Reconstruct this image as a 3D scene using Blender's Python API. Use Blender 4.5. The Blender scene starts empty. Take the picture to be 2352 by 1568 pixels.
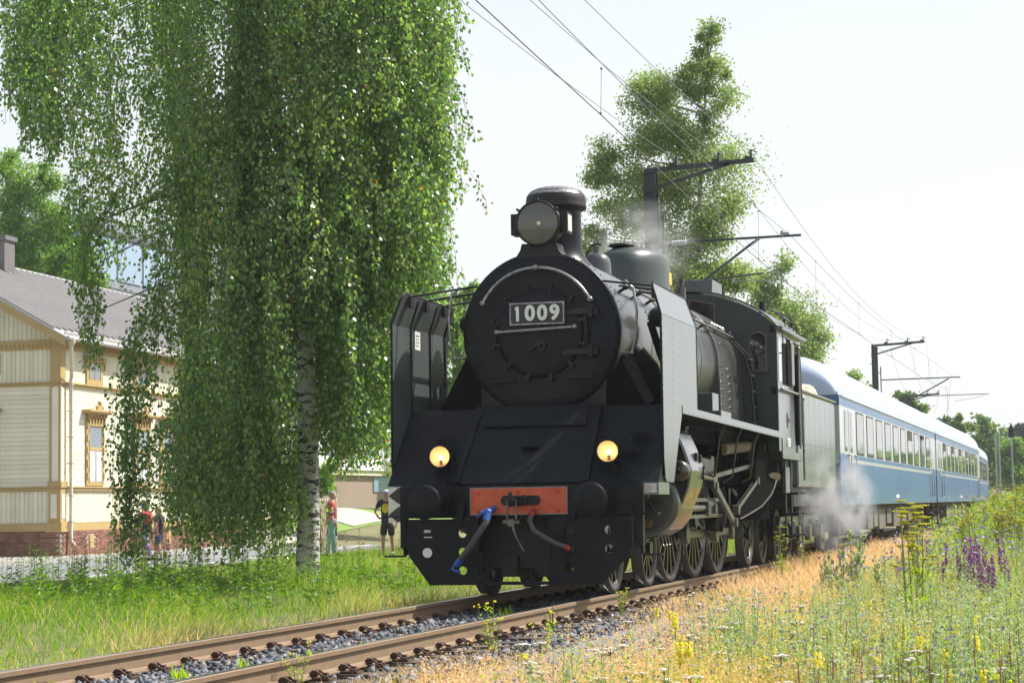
import bpy, bmesh, math, random
import numpy as np
from mathutils import Vector, Matrix

random.seed(7)
rng = np.random.default_rng(11)
PI = math.pi
rad = math.radians
sc = bpy.context.scene
col = sc.collection

# ------------------------------------------------------------------ camera
FOC, YAW, PITCH, ROLL = 4776.67, .2717, .0790, .0152      # focal length in units of 1/2352 of the frame width
CAM = Vector((6.4943, -23.5498, 1.0774))
cf = Vector((-math.sin(YAW) * math.cos(PITCH), math.cos(YAW) * math.cos(PITCH), math.sin(PITCH)))
cr0 = Vector((math.cos(YAW), math.sin(YAW), 0))
cu0 = cr0.cross(cf)
cr = math.cos(ROLL) * cr0 - math.sin(ROLL) * cu0
cu = math.sin(ROLL) * cr0 + math.cos(ROLL) * cu0
cd = bpy.data.cameras.new("camera")
cam = bpy.data.objects.new("camera", cd)
col.objects.link(cam)
cd.sensor_width = 36.0
cd.lens = 36.0 * FOC / 2352.0
cd.clip_start = 0.2
cd.clip_end = 6000
cd.dof.use_dof = True
cd.dof.focus_distance = 26.0
cd.dof.aperture_fstop = 9.0
cam.matrix_world = Matrix(((cr.x, cu.x, -cf.x, CAM.x), (cr.y, cu.y, -cf.y, CAM.y), (cr.z, cu.z, -cf.z, CAM.z), (0, 0, 0, 1)))
sc.camera = cam


def at(u, v, y):
    """the point of the place at distance y along the track that is seen at (u, v) of a 2352 px wide photograph"""
    d = cf * FOC + cr * (u - 1176) - cu * (v - 784)
    return CAM + d * ((y - CAM.y) / d.y)


# ------------------------------------------------------------------ sky and sun
SUN_EL, SUN_AZ = rad(50), rad(50)      # azimuth measured from +Y (along the track) towards +X
world = bpy.data.worlds.new("World")
sc.world = world
world.use_nodes = True
nt = world.node_tree
nt.nodes.clear()
wout = nt.nodes.new("ShaderNodeOutputWorld")
bg = nt.nodes.new("ShaderNodeBackground")
sky = nt.nodes.new("ShaderNodeTexSky")
sky.sky_type = 'NISHITA'
sky.sun_disc = False
sky.sun_elevation = SUN_EL
sky.sun_rotation = SUN_AZ
sky.air_density = 1.2
sky.dust_density = 2.5
sky.ozone_density = 1.0
tc = nt.nodes.new("ShaderNodeTexCoord")
sep = nt.nodes.new("ShaderNodeSeparateXYZ")
nt.links.new(tc.outputs["Generated"], sep.inputs[0])
elev = nt.nodes.new("ShaderNodeMapRange")          # thin cloud is denser low down
elev.inputs[1].default_value = 0.12
elev.inputs[2].default_value = 0.62
elev.inputs[3].default_value = 0.95
elev.inputs[4].default_value = 0.28
nt.links.new(sep.outputs[2], elev.inputs[0])
mp = nt.nodes.new("ShaderNodeMapping")
mp.inputs["Scale"].default_value = (1.2, 1.2, 4.0)
nt.links.new(tc.outputs["Generated"], mp.inputs[0])
cn = nt.nodes.new("ShaderNodeTexNoise")
cn.inputs["Scale"].default_value = 3.0
cn.inputs["Detail"].default_value = 7
cn.inputs["Roughness"].default_value = .6
nt.links.new(mp.outputs[0], cn.inputs["Vector"])
cmr = nt.nodes.new("ShaderNodeMapRange")
cmr.inputs[1].default_value = .3
cmr.inputs[2].default_value = .72
cmr.inputs[3].default_value = .80
cmr.inputs[4].default_value = 1.06
nt.links.new(cn.outputs[0], cmr.inputs[0])
mm = nt.nodes.new("ShaderNodeMath")
mm.operation = 'MULTIPLY'
mm.use_clamp = True
nt.links.new(elev.outputs[0], mm.inputs[0])
nt.links.new(cmr.outputs[0], mm.inputs[1])
mix = nt.nodes.new("ShaderNodeMixRGB")
nt.links.new(mm.outputs[0], mix.inputs[0])
nt.links.new(sky.outputs[0], mix.inputs[1])
mix.inputs[2].default_value = (5.95, 6.10, 6.15, 1)
nt.links.new(mix.outputs[0], bg.inputs[0])
bg.inputs[1].default_value = 0.10
nt.links.new(bg.outputs[0], wout.inputs[0])

sd = bpy.data.lights.new("sun", 'SUN')
sd.energy = 4.6
sd.angle = rad(.55)
sd.color = (1, .955, .88)
sun = bpy.data.objects.new("sun", sd)
sun_dir = Vector((math.sin(SUN_AZ) * math.cos(SUN_EL), math.cos(SUN_AZ) * math.cos(SUN_EL), math.sin(SUN_EL)))
sun.rotation_euler = sun_dir.to_track_quat('Z', 'Y').to_euler()
sun.location = (40, 20, 60)
col.objects.link(sun)
sc.view_settings.view_transform = 'Standard'
sc.view_settings.look = 'None'
sc.view_settings.gamma = 1
sc.view_settings.exposure = 0.78
sc.cycles.max_bounces = 8
sc.cycles.transparent_max_bounces = 8
sc.cycles.volume_bounces = 0
sc.cycles.use_adaptive_sampling = True


# ------------------------------------------------------------------ mesh helper
def V(*a): return Vector(a)


class MB:
    def __init__(s): s.v = []; s.f = []; s.sm = []

    def add(s, vs, fs, smooth=False):
        b = len(s.v)
        s.v.extend([tuple(p) for p in vs])
        s.f.extend([tuple(i + b for i in f) for f in fs])
        s.sm.extend([smooth] * len(fs))
        return s

    def box(s, x0, x1, y0, y1, z0, z1, M=None):
        vs = [(x, y, z) for z in (z0, z1) for y in (y0, y1) for x in (x0, x1)]
        if M is not None: vs = [M @ Vector(p) for p in vs]
        return s.add(vs, [(0, 2, 3, 1), (4, 5, 7, 6), (0, 1, 5, 4), (2, 6, 7, 3), (0, 4, 6, 2), (1, 3, 7, 5)])

    def cyl(s, p0, p1, r0, r1=None, n=16, caps=True, smooth=True):
        p0, p1 = Vector(p0), Vector(p1)
        r1 = r0 if r1 is None else r1
        d = (p1 - p0).normalized()
        a = d.orthogonal().normalized()
        b = d.cross(a)
        R0 = [p0 + (a * math.cos(t) + b * math.sin(t)) * r0 for t in [2 * PI * i / n for i in range(n)]]
        R1 = [p1 + (a * math.cos(t) + b * math.sin(t)) * r1 for t in [2 * PI * i / n for i in range(n)]]
        s.add(R0 + R1, [(i, (i + 1) % n, n + (i + 1) % n, n + i) for i in range(n)], smooth)
        if caps:
            s.add(R0, [tuple(range(n))[::-1]])
            s.add(R1, [tuple(range(n))])
        return s

    def bar(s, p0, p1, w, h, up=(0, 0, 1)):
        p0, p1 = Vector(p0), Vector(p1)
        d = (p1 - p0).normalized()
        x = d.cross(Vector(up))
        if x.length < 1e-4: x = d.orthogonal()
        x.normalize()
        z = x.cross(d)
        vs = [p + x * (w / 2 * i) + z * (h / 2 * j) for p in (p0, p1) for j in (-1, 1) for i in (-1, 1)]
        return s.add(vs, [(0, 2, 3, 1), (4, 5, 7, 6), (0, 1, 5, 4), (2, 6, 7, 3), (0, 4, 6, 2), (1, 3, 7, 5)])

    def tube(s, pts, r, n=8, caps=True):
        pts = [Vector(p) for p in pts]
        rr = r if isinstance(r, (list, tuple)) else [r] * len(pts)
        t0 = (pts[1] - pts[0]).normalized()
        a = t0.orthogonal().normalized()
        vs = []
        for i, p in enumerate(pts):
            if i == 0: t = t0
            elif i == len(pts) - 1: t = (pts[i] - pts[i - 1]).normalized()
            else: t = ((pts[i + 1] - pts[i]).normalized() + (pts[i] - pts[i - 1]).normalized()).normalized()
            a = (a - t * a.dot(t)).normalized()
            b = t.cross(a)
            vs += [p + (a * math.cos(q) + b * math.sin(q)) * rr[i] for q in [2 * PI * k / n for k in range(n)]]
        m = len(pts)
        s.add(vs, [(i * n + k, i * n + (k + 1) % n, (i + 1) * n + (k + 1) % n, (i + 1) * n + k) for i in range(m - 1) for k in range(n)], True)
        if caps:
            s.add(vs[:n], [tuple(range(n))[::-1]])
            s.add(vs[-n:], [tuple(range(n))])
        return s

    def lathe(s, prof, c=(0, 0, 0), ax='z', n=32, smooth=True, a0=0, a1=2 * PI):
        """prof: (radius, height along the axis)"""
        c = Vector(c)
        full = abs(a1 - a0 - 2 * PI) < 1e-6
        m = n if full else n + 1
        vs = []
        for r, h in prof:
            for k in range(m):
                t = a0 + (a1 - a0) * k / n
                x, y = r * math.cos(t), r * math.sin(t)
                vs.append(c + (Vector((x, y, h)) if ax == 'z' else Vector((x, h, y)) if ax == 'y' else Vector((h, x, y))))
        fl = ax == 'y'
        fs = []
        for i in range(len(prof) - 1):
            for k in range(n):
                k2 = (k + 1) % m
                q = (i * m + k, i * m + k2, (i + 1) * m + k2, (i + 1) * m + k)
                fs.append(q[::-1] if fl else q)
        return s.add(vs, fs, smooth)

    def prism(s, poly, ax, a, b, M=None):
        """poly in the plane normal to ax: x -> (y,z), y -> (x,z), z -> (x,y)"""
        def P(q, t): return (t, q[0], q[1]) if ax == 'x' else (q[0], t, q[1]) if ax == 'y' else (q[0], q[1], t)
        n = len(poly)
        vs = [P(q, a) for q in poly] + [P(q, b) for q in poly]
        if M is not None: vs = [M @ Vector(p) for p in vs]
        s.add(vs, [tuple(range(n)), tuple(range(2 * n - 1, n - 1, -1))] + [(i, n + i, n + (i + 1) % n, (i + 1) % n) for i in range(n)])
        return s

    def sheet(s, grid, th, off):
        """a bent plate: grid = rows of points, thickened by vector off*th"""
        R, Cn = len(grid), len(grid[0])
        o = Vector(off) * th
        A = [Vector(p) for r in grid for p in r]
        B = [p + o for p in A]
        N = R * Cn
        fs = []
        for i in range(R - 1):
            for j in range(Cn - 1):
                q = (i * Cn + j, i * Cn + j + 1, (i + 1) * Cn + j + 1, (i + 1) * Cn + j)
                fs += [q, tuple(k + N for k in q[::-1])]
        ed = [(0 * Cn + j, 0 * Cn + j + 1) for j in range(Cn - 1)] + [((R - 1) * Cn + j + 1, (R - 1) * Cn + j) for j in range(Cn - 1)]
        ed += [((i + 1) * Cn, i * Cn) for i in range(R - 1)] + [(i * Cn + Cn - 1, (i + 1) * Cn + Cn - 1) for i in range(R - 1)]
        fs += [(b, a, a + N, b + N) for a, b in ed]
        return s.add(A + B, fs)

    def sphere(s, c, r, n=12, m=8, sc=(1, 1, 1)):
        c = Vector(c)
        vs = [c + Vector((r * sc[0] * math.sin(PI * i / m) * math.cos(2 * PI * k / n), r * sc[1] * math.sin(PI * i / m) * math.sin(2 * PI * k / n), r * sc[2] * math.cos(PI * i / m))) for i in range(m + 1) for k in range(n)]
        return s.add(vs, [(i * n + k, (i + 1) * n + k, (i + 1) * n + (k + 1) % n, i * n + (k + 1) % n) for i in range(m) for k in range(n)], True)

    def bolts(s, pts, r=.012, h=.012, nrm=(0, -1, 0)):
        for p in pts:
            p = Vector(p)
            s.cyl(p, p + Vector(nrm) * h, r, r * .6, n=6, smooth=False)
        return s

    def mesh(s, name):
        me = bpy.data.meshes.new(name)
        me.from_pydata(s.v, [], s.f)
        me.polygons.foreach_set("use_smooth", s.sm)
        me.update()
        return me


def setp(o, parent):
    if parent is not None:
        o.parent = parent
        w = Vector((0, 0, 0))
        q = parent
        M = Matrix.Identity(4)
        chain = []
        while q is not None:
            chain.append(q)
            q = q.parent
        for q in reversed(chain):
            M = M @ q.matrix_parent_inverse @ q.matrix_basis
        o.matrix_parent_inverse = M.inverted()


def part(name, mb, m, parent=None, bev=0, kind=None, label=None):
    """link a mesh (built in world coordinates) as one object, a part of parent"""
    me = mb.mesh(name) if isinstance(mb, MB) else mb
    if m is not None and len(me.materials) == 0: me.materials.append(m)
    o = bpy.data.objects.new(name, me)
    col.objects.link(o)
    setp(o, parent)
    if bev:
        md = o.modifiers.new("bevel", 'BEVEL')
        md.width = bev
        md.segments = 2
        md.limit_method = 'ANGLE'
        md.angle_limit = rad(40)
        md.harden_normals = False
    if kind: o["kind"] = kind
    if label: o["label"] = label
    return o


def thing(name, label, cat, loc=(0, 0, 0), group=None):
    o = bpy.data.objects.new(name, None)
    o.empty_display_size = .2
    o.location = loc
    col.objects.link(o)
    tag(o, label, cat, group)
    return o


def tag(o, label=None, cat=None, group=None, kind=None):
    if label: o["label"] = label
    if cat: o["category"] = cat
    if group: o["group"] = group
    if kind: o["kind"] = kind
    return o


def copy_tree(o, move, rotz=0.0, parent=None, label=None, group=None, scale=1.0):
    """copy a thing with its parts and their sub-parts"""
    def rec(src, par):
        c = src.copy()
        col.objects.link(c)
        c.parent = par
        for ch in src.children: rec(ch, c)
        return c
    c = rec(o, parent)
    c.location = Vector(move)
    c.rotation_euler = (0, 0, rotz)
    c.scale = (scale,) * 3
    if label: c["label"] = label
    if group: c["group"] = group
    return c


def pieces(name, me, mats, parent, m):
    """many alike pieces sharing one mesh: one object each"""
    if len(me.materials) == 0: me.materials.append(m)
    inv = None
    out = []
    for M in mats:
        o = bpy.data.objects.new(name, me)
        col.objects.link(o)
        if parent is not None:
            if inv is None:
                setp(o, parent)
                inv = o.matrix_parent_inverse.copy()
            else:
                o.parent = parent
                o.matrix_parent_inverse = inv
        o.matrix_basis = M
        out.append(o)
    return out


def np_mesh(name, verts, faces, m=None, attrs=None, smooth=False):
    """verts (N,3), faces (F,k) numpy"""
    me = bpy.data.meshes.new(name)
    N, (F, k) = len(verts), faces.shape
    me.vertices.add(N)
    me.vertices.foreach_set("co", np.ascontiguousarray(verts, dtype=np.float32).ravel())
    me.loops.add(F * k)
    me.loops.foreach_set("vertex_index", np.ascontiguousarray(faces, dtype=np.int32).ravel())
    me.polygons.add(F)
    me.polygons.foreach_set("loop_start", np.arange(0, F * k, k, dtype=np.int32))
    me.polygons.foreach_set("loop_total", np.full(F, k, dtype=np.int32))
    if smooth: me.polygons.foreach_set("use_smooth", np.ones(F, dtype=bool))
    for an, av in (attrs or {}).items():
        a = me.attributes.new(an, 'FLOAT', 'POINT')
        a.data.foreach_set("value", np.ascontiguousarray(av, dtype=np.float32))
    me.update()
    if m is not None: me.materials.append(m)
    return me


# ------------------------------------------------------------------ materials
def newmat(name):
    m = bpy.data.materials.new(name)
    m.use_nodes = True
    n = m.node_tree
    return m, n, n.nodes["Principled BSDF"]


def mat(name, c, rough=.5, metal=0., c2=None, sc_=4., amt=.5, bump=0., bscale=30., spec=None, coat=0, streak=None, det=4, orand=0):
    """two base colours broken up by noise, uneven roughness, fine relief"""
    m, n, b = newmat(name)
    c2 = c2 or tuple(x * .72 for x in c)
    t = n.nodes.new("ShaderNodeTexCoord")
    mpn = n.nodes.new("ShaderNodeMapping")
    if streak: mpn.inputs["Scale"].default_value = streak
    n.links.new(t.outputs["Object"], mpn.inputs[0])
    nz = n.nodes.new("ShaderNodeTexNoise")
    nz.inputs["Scale"].default_value = sc_
    nz.inputs["Detail"].default_value = det
    nz.inputs["Roughness"].default_value = .65
    n.links.new(mpn.outputs[0], nz.inputs["Vector"])
    mr = n.nodes.new("ShaderNodeMapRange")
    mr.inputs[1].default_value = .5 - .22
    mr.inputs[2].default_value = .5 + .22
    mr.inputs[3].default_value = 0
    mr.inputs[4].default_value = amt * 1.6
    mr.clamp = True
    n.links.new(nz.outputs[0], mr.inputs[0])
    mx = n.nodes.new("ShaderNodeMixRGB")
    n.links.new(mr.outputs[0], mx.inputs[0])
    mx.inputs[1].default_value = (*c, 1)
    mx.inputs[2].default_value = (*c2, 1)
    if orand:
        oi = n.nodes.new("ShaderNodeObjectInfo")
        om = n.nodes.new("ShaderNodeMapRange")
        om.inputs[3].default_value = 1 - orand
        om.inputs[4].default_value = 1 + orand * .6
        n.links.new(oi.outputs["Random"], om.inputs[0])
        hs = n.nodes.new("ShaderNodeHueSaturation")
        n.links.new(om.outputs[0], hs.inputs["Value"])
        n.links.new(mx.outputs[0], hs.inputs["Color"])
        n.links.new(hs.outputs[0], b.inputs["Base Color"])
    else: n.links.new(mx.outputs[0], b.inputs["Base Color"])
    rr = n.nodes.new("ShaderNodeMapRange")
    rr.inputs[3].default_value = max(.02, rough - .10)
    rr.inputs[4].default_value = min(1, rough + .12)
    n.links.new(nz.outputs[0], rr.inputs[0])
    n.links.new(rr.outputs[0], b.inputs["Roughness"])
    b.inputs["Metallic"].default_value = metal
    if spec is not None: b.inputs["Specular IOR Level"].default_value = spec
    if coat:
        b.inputs["Coat Weight"].default_value = coat
        b.inputs["Coat Roughness"].default_value = .16
        b.inputs["Coat IOR"].default_value = 1.5 + .25 * coat
    if bump:
        n2 = n.nodes.new("ShaderNodeTexNoise")
        n2.inputs["Scale"].default_value = bscale
        n2.inputs["Detail"].default_value = 3
        n.links.new(t.outputs["Object"], n2.inputs["Vector"])
        bp = n.nodes.new("ShaderNodeBump")
        bp.inputs["Strength"].default_value = min(1, bump)
        bp.inputs["Distance"].default_value = .02
        n.links.new(n2.outputs[0], bp.inputs["Height"])
        n.links.new(bp.outputs[0], b.inputs["Normal"])
    return m


def emis(name, c, s):
    m, n, b = newmat(name)
    b.inputs["Base Color"].default_value = (*c, 1)
    b.inputs["Emission Color"].default_value = (*c, 1)
    b.inputs["Emission Strength"].default_value = s
    return m


def ramp_mat(name, stops, rough=.55, transl=.35, attr="rnd", spec=.35):
    """vegetation: colour picked by a per-leaf attribute, light passing through the leaf"""
    m = bpy.data.materials.new(name)
    m.use_nodes = True
    n = m.node_tree
    b = n.nodes["Principled BSDF"]
    at_ = n.nodes.new("ShaderNodeAttribute")
    at_.attribute_name = attr
    cr_ = n.nodes.new("ShaderNodeValToRGB")
    e = cr_.color_ramp.elements
    while len(e) < len(stops): e.new(.5)
    for i, (p, c) in enumerate(stops):
        e[i].position = p
        e[i].color = (*c, 1)
    n.links.new(at_.outputs["Fac"], cr_.inputs[0])
    n.links.new(cr_.outputs[0], b.inputs["Base Color"])
    b.inputs["Roughness"].default_value = rough
    b.inputs["Specular IOR Level"].default_value = spec
    if transl > 0:
        tr = n.nodes.new("ShaderNodeBsdfTranslucent")
        hs = n.nodes.new("ShaderNodeHueSaturation")
        hs.inputs["Saturation"].default_value = 1.15
        hs.inputs["Value"].default_value = 1.7
        n.links.new(cr_.outputs[0], hs.inputs["Color"])
        n.links.new(hs.outputs[0], tr.inputs[0])
        ms = n.nodes.new("ShaderNodeMixShader")
        ms.inputs[0].default_value = transl
        n.links.new(b.outputs[0], ms.inputs[1])
        n.links.new(tr.outputs[0], ms.inputs[2])
        n.links.new(ms.outputs[0], n.nodes["Material Output"].inputs[0])
    return m


def glass_mat(name, tint, rough=.04, refl=.5):
    m, n, b = newmat(name)
    b.inputs["Base Color"].default_value = (*tint, 1)
    b.inputs["Roughness"].default_value = rough
    b.inputs["Specular IOR Level"].default_value = refl
    b.inputs["Coat Weight"].default_value = .6
    b.inputs["Coat Roughness"].default_value = .02
    return m


M_black = mat("black_engine_paint", (.006, .008, .011), .42, c2=(.016, .016, .017), sc_=3, amt=.6, bump=.08, bscale=14, spec=.14)
M_soot = mat("sooty_black_steel", (.010, .010, .012), .55, spec=.3, c2=(.034, .029, .025), sc_=2.2, amt=.5, bump=.1, bscale=25, streak=(1, 1, .35))
M_smoke = mat("smokebox_black", (.006, .009, .015), .36, c2=(.022, .018, .015), sc_=1.6, spec=.15, amt=.55, bump=.06, bscale=18, streak=(1, 1, .3))
M_green = mat("dark_green_paint", (.048, .068, .070), .32, c2=(.074, .094, .094), sc_=3, amt=.5, bump=.03, bscale=6, streak=(1, 1, .3), coat=.85)
M_defl = mat("dusty_deflector_paint", (.064, .086, .090), .34, c2=(.098, .104, .098), sc_=2.2, amt=.6, bump=.05, bscale=5, streak=(1, 1, .3), coat=.8)
M_green_shade = mat("shaded_green_paint", (.026, .036, .036), .36, c2=(.038, .046, .045), sc_=3, amt=.5, bump=.03, bscale=6, spec=.4)  # same green paint as the sides, with the cab front's shade put into the colour
M_dome = mat("dome_paint", (.034, .047, .044), .33, c2=(.048, .060, .054), sc_=3, amt=.5, bump=.02, bscale=5)
M_boiler = mat("boiler_cladding", (.040, .045, .047), .30, c2=(.075, .070, .062), sc_=2.5, amt=.5, bump=.03, bscale=5, coat=.4)
M_steel = mat("polished_steel", (.40, .41, .41), .27, .9, c2=(.22, .225, .22), sc_=5, amt=.5)
M_rod = mat("oiled_rod_steel", (.17, .168, .155), .34, .7, c2=(.085, .08, .07), sc_=5)
M_steeldark = mat("oily_steel", (.16, .15, .13), .3, .8, c2=(.06, .055, .045), sc_=6, amt=.6)
M_chrome = mat("worn_silver_paint", (.42, .43, .45), .32, .6, c2=(.16, .15, .14), sc_=18, amt=.7)
M_red = mat("orange_red_paint", (.72, .12, .035), .45, c2=(.42, .065, .025), sc_=5, amt=.6, bump=.05)
M_greyedge = mat("grey_edge_paint", (.28, .27, .25), .5, c2=(.15, .14, .13), sc_=14)
M_white = mat("white_enamel", (.78, .78, .74), .45, c2=(.62, .61, .57), sc_=8)
M_plate = mat("number_plate_black", (.018, .020, .022), .4)
M_brass = mat("old_brass", (.42, .29, .12), .35, .9, c2=(.25, .17, .07), sc_=10)
M_rubber = mat("hose_rubber", (.050, .048, .048), .65, c2=(.09, .085, .08), sc_=12, bump=.1, bscale=60)
M_bluep = mat("blue_paint", (.025, .12, .45), .4, c2=(.02, .07, .25), sc_=12)
M_redp = mat("red_paint", (.42, .03, .02), .45, c2=(.2, .02, .02), sc_=12)
M_lagging = mat("pipe_lagging", (.30, .25, .18), .9, c2=(.14, .10, .07), sc_=6, bump=.5, bscale=20)
M_wheel = mat("wheel_black", (.016, .018, .021), .34, c2=(.030, .029, .028), sc_=6, amt=.5, coat=.15)
M_tyre = mat("wheel_tyre_steel", (.055, .056, .056), .45, .0, c2=(.035, .034, .031), sc_=8, spec=.3)
M_rust = mat("rusty_iron", (.10, .048, .030), .8, c2=(.055, .030, .022), sc_=18, amt=.7, bump=.4, bscale=80)
M_windark = glass_mat("dark_cab_glass", (.012, .014, .016))
M_winrefl = glass_mat("painted_reflection_glass", (.42, .50, .54), .12)  # pale blue base colour stands in for the reflection in this pane
M_gold = mat("varnished_frame", (.24, .14, .06), .5)
M_lens = glass_mat("big_lamp_glass", (.085, .085, .065), .10)
M_reflector = mat("warm_reflector", (.80, .72, .55), .35, c2=(.7, .6, .4), sc_=6)
M_bulb = emis("lit_bulb", (1, .86, .60), 12)
M_flat = mat("matt_black_frames", (.009, .009, .010), .8, c2=(.016, .014, .012), sc_=4, spec=0.0)
M_glow = emis("lamp_bowl_glow", (.80, .52, .22), .10)
M_yellow = mat("yellow_label", (.65, .48, .06), .5)
M_label = mat("paper_label", (.68, .66, .62), .6)
M_ink = mat("label_ink", (.12, .12, .13), .7)
M_redink = mat("label_red", (.55, .08, .06), .6)
M_burlap = mat("firewood_net", (.55, .26, .10), .8, c2=(.75, .66, .5), sc_=9, amt=.9, bump=.5, bscale=25)


def text_mesh(txt, size, extrude=.004, off=0.0, spacing=1.0):
    cu_ = bpy.data.curves.new("t", 'FONT')
    cu_.body = txt
    cu_.size = size
    cu_.extrude = extrude
    cu_.offset = off
    cu_.align_x = 'CENTER'
    cu_.align_y = 'CENTER'
    cu_.space_character = spacing
    cu_.resolution_u = 4
    o = bpy.data.objects.new("t", cu_)
    col.objects.link(o)
    dg = bpy.context.evaluated_depsgraph_get()
    me = bpy.data.meshes.new_from_object(o.evaluated_get(dg))
    bpy.data.objects.remove(o)
    me.materials.clear()
    return me


def text(name, txt, size, M, m, parent, extrude=.004, off=0.0, spacing=1.0):
    me = text_mesh(txt, size, extrude, off, spacing)
    me.transform(M)
    return part(name, me, m, parent)


M_FRONT = lambda x, y, z: Matrix.Translation((x, y, z)) @ Matrix(((1, 0, 0, 0), (0, 0, -1, 0), (0, 1, 0, 0), (0, 0, 0, 1)))      # text facing -Y
M_SIDE = lambda x, y, z: Matrix.Translation((x, y, z)) @ Matrix(((0, 0, 1, 0), (1, 0, 0, 0), (0, 1, 0, 0), (0, 0, 0, 1)))       # text facing +X
M_mast = mat("mast_dark_steel", (.030, .034, .042), .35, c2=(.06, .06, .065), sc_=3, metal=.2, streak=(1, 1, .2))
M_galv = mat("galvanised_steel", (.38, .39, .40), .42, .7, c2=(.25, .26, .27), sc_=9)
M_wire = mat("wire_grey", (.20, .22, .25), .5, .5)
M_wire2 = mat("copper_contact_wire", (.16, .13, .12), .5, .4)
M_insul = mat("porcelain", (.62, .64, .66), .25)
# ================================================================== terrain, road, track bed


def sstep(a, b, x):
    t = np.clip((x - a) / (b - a), 0, 1)
    return t * t * (3 - 2 * t)


def curve_x(y):
    """the track is straight, then bends to the left far down the line"""
    t = np.maximum(0, np.asarray(y, float) - 50)
    return -np.minimum(t, 220) ** 2 / 1600 - np.maximum(t - 220, 0) * .275


def ground(x, y):
    x = np.asarray(x, float)
    y = np.asarray(y, float)
    X = x - curve_x(y)
    bed = -.47
    z = np.full(np.broadcast(x, y).shape, bed)
    z = z + .22 * (1 - sstep(1.5, 2.5, np.abs(X)))                                      # ballast shoulder
    z = z + .10 * sstep(-4, -9, x) * 1.0 + .07 * sstep(-9, -14, x)
    z = z + sstep(2.3, 5.2, X) * (.10 + .95 * sstep(-6, 42, y))                       # bank on the right
    z = z + sstep(6, 30, X) * .4
    z = z + sstep(48, 66, y) * sstep(-20, -27, x) * 1.38                                # rising lawns beyond the road
    z = z + .05 * np.sin(x * .9 + 1.3) * np.cos(y * .53) * sstep(2.5, 4, np.abs(X)) * (1 - sstep(-12, -14.5, x))
    z = z - .10 * sstep(-14.2, -15.6, x) * sstep(-32, -26, x) * (1 - sstep(48, 60, y)) 
    far = np.hypot(x, y)
    z = z + sstep(150, 420, far) * 5.0
    return z


gx = np.concatenate([np.linspace(-700, -120, 14), np.linspace(-110, -32, 27), np.linspace(-31, 12, 130), np.linspace(13, 60, 20), np.linspace(70, 700, 14)])
gy = np.concatenate([np.linspace(-120, -35, 8), np.linspace(-30, 70, 170), np.linspace(72, 180, 40), np.linspace(190, 900, 20)])
GX, GY = np.meshgrid(gx, gy)
GZ = ground(GX, GY)
nx_, ny_ = len(gx), len(gy)
idx = np.arange(nx_ * ny_).reshape(ny_, nx_)
fc = np.stack([idx[:-1, :-1].ravel(), idx[:-1, 1:].ravel(), idx[1:, 1:].ravel(), idx[1:, :-1].ravel()], 1)
M_soil = mat("grassy_soil", (.10, .13, .035), .95, c2=(.19, .15, .075), sc_=.55, amt=.7, bump=.5, bscale=9, det=8)
g = part("ground", np_mesh("ground", np.stack([GX.ravel(), GY.ravel(), GZ.ravel()], 1), fc, M_soil, smooth=True), None)
tag(g, "rough grassy ground on both sides of the track", kind="structure")

M_asphalt = mat("asphalt", (.17, .175, .185), .85, c2=(.21, .21, .215), sc_=1.1, amt=.6, bump=.05, bscale=120)
M_paint = mat("road_paint", (.72, .72, .70), .7, c2=(.45, .45, .44), sc_=7)
M_paving = mat("sidewalk_asphalt", (.34, .31, .27), .9, c2=(.27, .25, .22), sc_=1.4, bump=.3, bscale=90)
M_kerb = mat("kerb_stone", (.42, .41, .39), .8, c2=(.28, .27, .26), sc_=3, bump=.3)
nearx = lambda y: -13.7 - .165 * (y - 14)
farx = lambda y: -22.4 - .050 * (y - 30)


def strip(name, fa_, fb_, y0, y1, z, m, n=40, th=0):
    v_, f_ = [], []
    for k in range(n + 1):
        y = y0 + (y1 - y0) * k / n
        a, b = fa_(y), fb_(y)
        v_ += [(a, y, z), (b, y, z), (a, y, z - .3), (b, y, z - .3)]
    for k in range(n):
        i, j = 4 * k, 4 * k + 4
        f_ += [(i, i + 1, j + 1, j), (i, j, j + 2, i + 2), (i + 1, i + 3, j + 3, j + 1)]
    return part(name, MB().add(v_, f_), m)


tag(strip("road", lambda y: farx(y), lambda y: nearx(y), -60, 180, -.335, M_asphalt), "grey asphalt street beyond the grass", kind="structure")
tag(strip("sidewalk", lambda y: farx(y) - 3.4, lambda y: farx(y) - .16, -60, 62, -.225, M_paving), "pale sidewalk along the wooden house", kind="structure")
kp = thing("kerb", "pale granite kerb between street and sidewalk by the house", "kerb", (farx(20), 20, -.3))
ks = []
for k in range(64):
    y = 2 + k * 1.0
    ks.append(Matrix.Translation((farx(y), y + .5, -.22)) @ Matrix.Rotation(.05, 4, 'Z'))
kme = MB().box(-.15, 0, -.49, .49, -.12, .02).mesh("kerb_stone")
pieces("kerb_stone", kme, ks, kp, M_kerb)
ml = MB()
for y in np.arange(4, 90, 6.2): ml.add([(-18.95 - .05 * (y - 24) + dx_, y + dy_, -.331) for dx_, dy_ in ((-.06, 0), (.06, 0), (.0, 2.2), (-.12, 2.2))], [(0, 1, 2, 3)])
tag(part("road_marking", ml, M_paint), "dashed white centre line on the street", kind="structure")
tag(strip("edge_line", lambda y: nearx(y) - .75, lambda y: nearx(y) - .62, -40, 150, -.331, M_paint), "solid white edge line along the street", kind="structure")
# paths and lawns beyond the street
M_lawn = mat("mown_lawn", (.13, .24, .035), .95, c2=(.19, .27, .06), sc_=.8, amt=.7, bump=.4, bscale=40)
M_gravel = mat("gravel_path", (.46, .42, .36), .95, c2=(.36, .33, .28), sc_=1.5, bump=.3, bscale=60)


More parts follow.
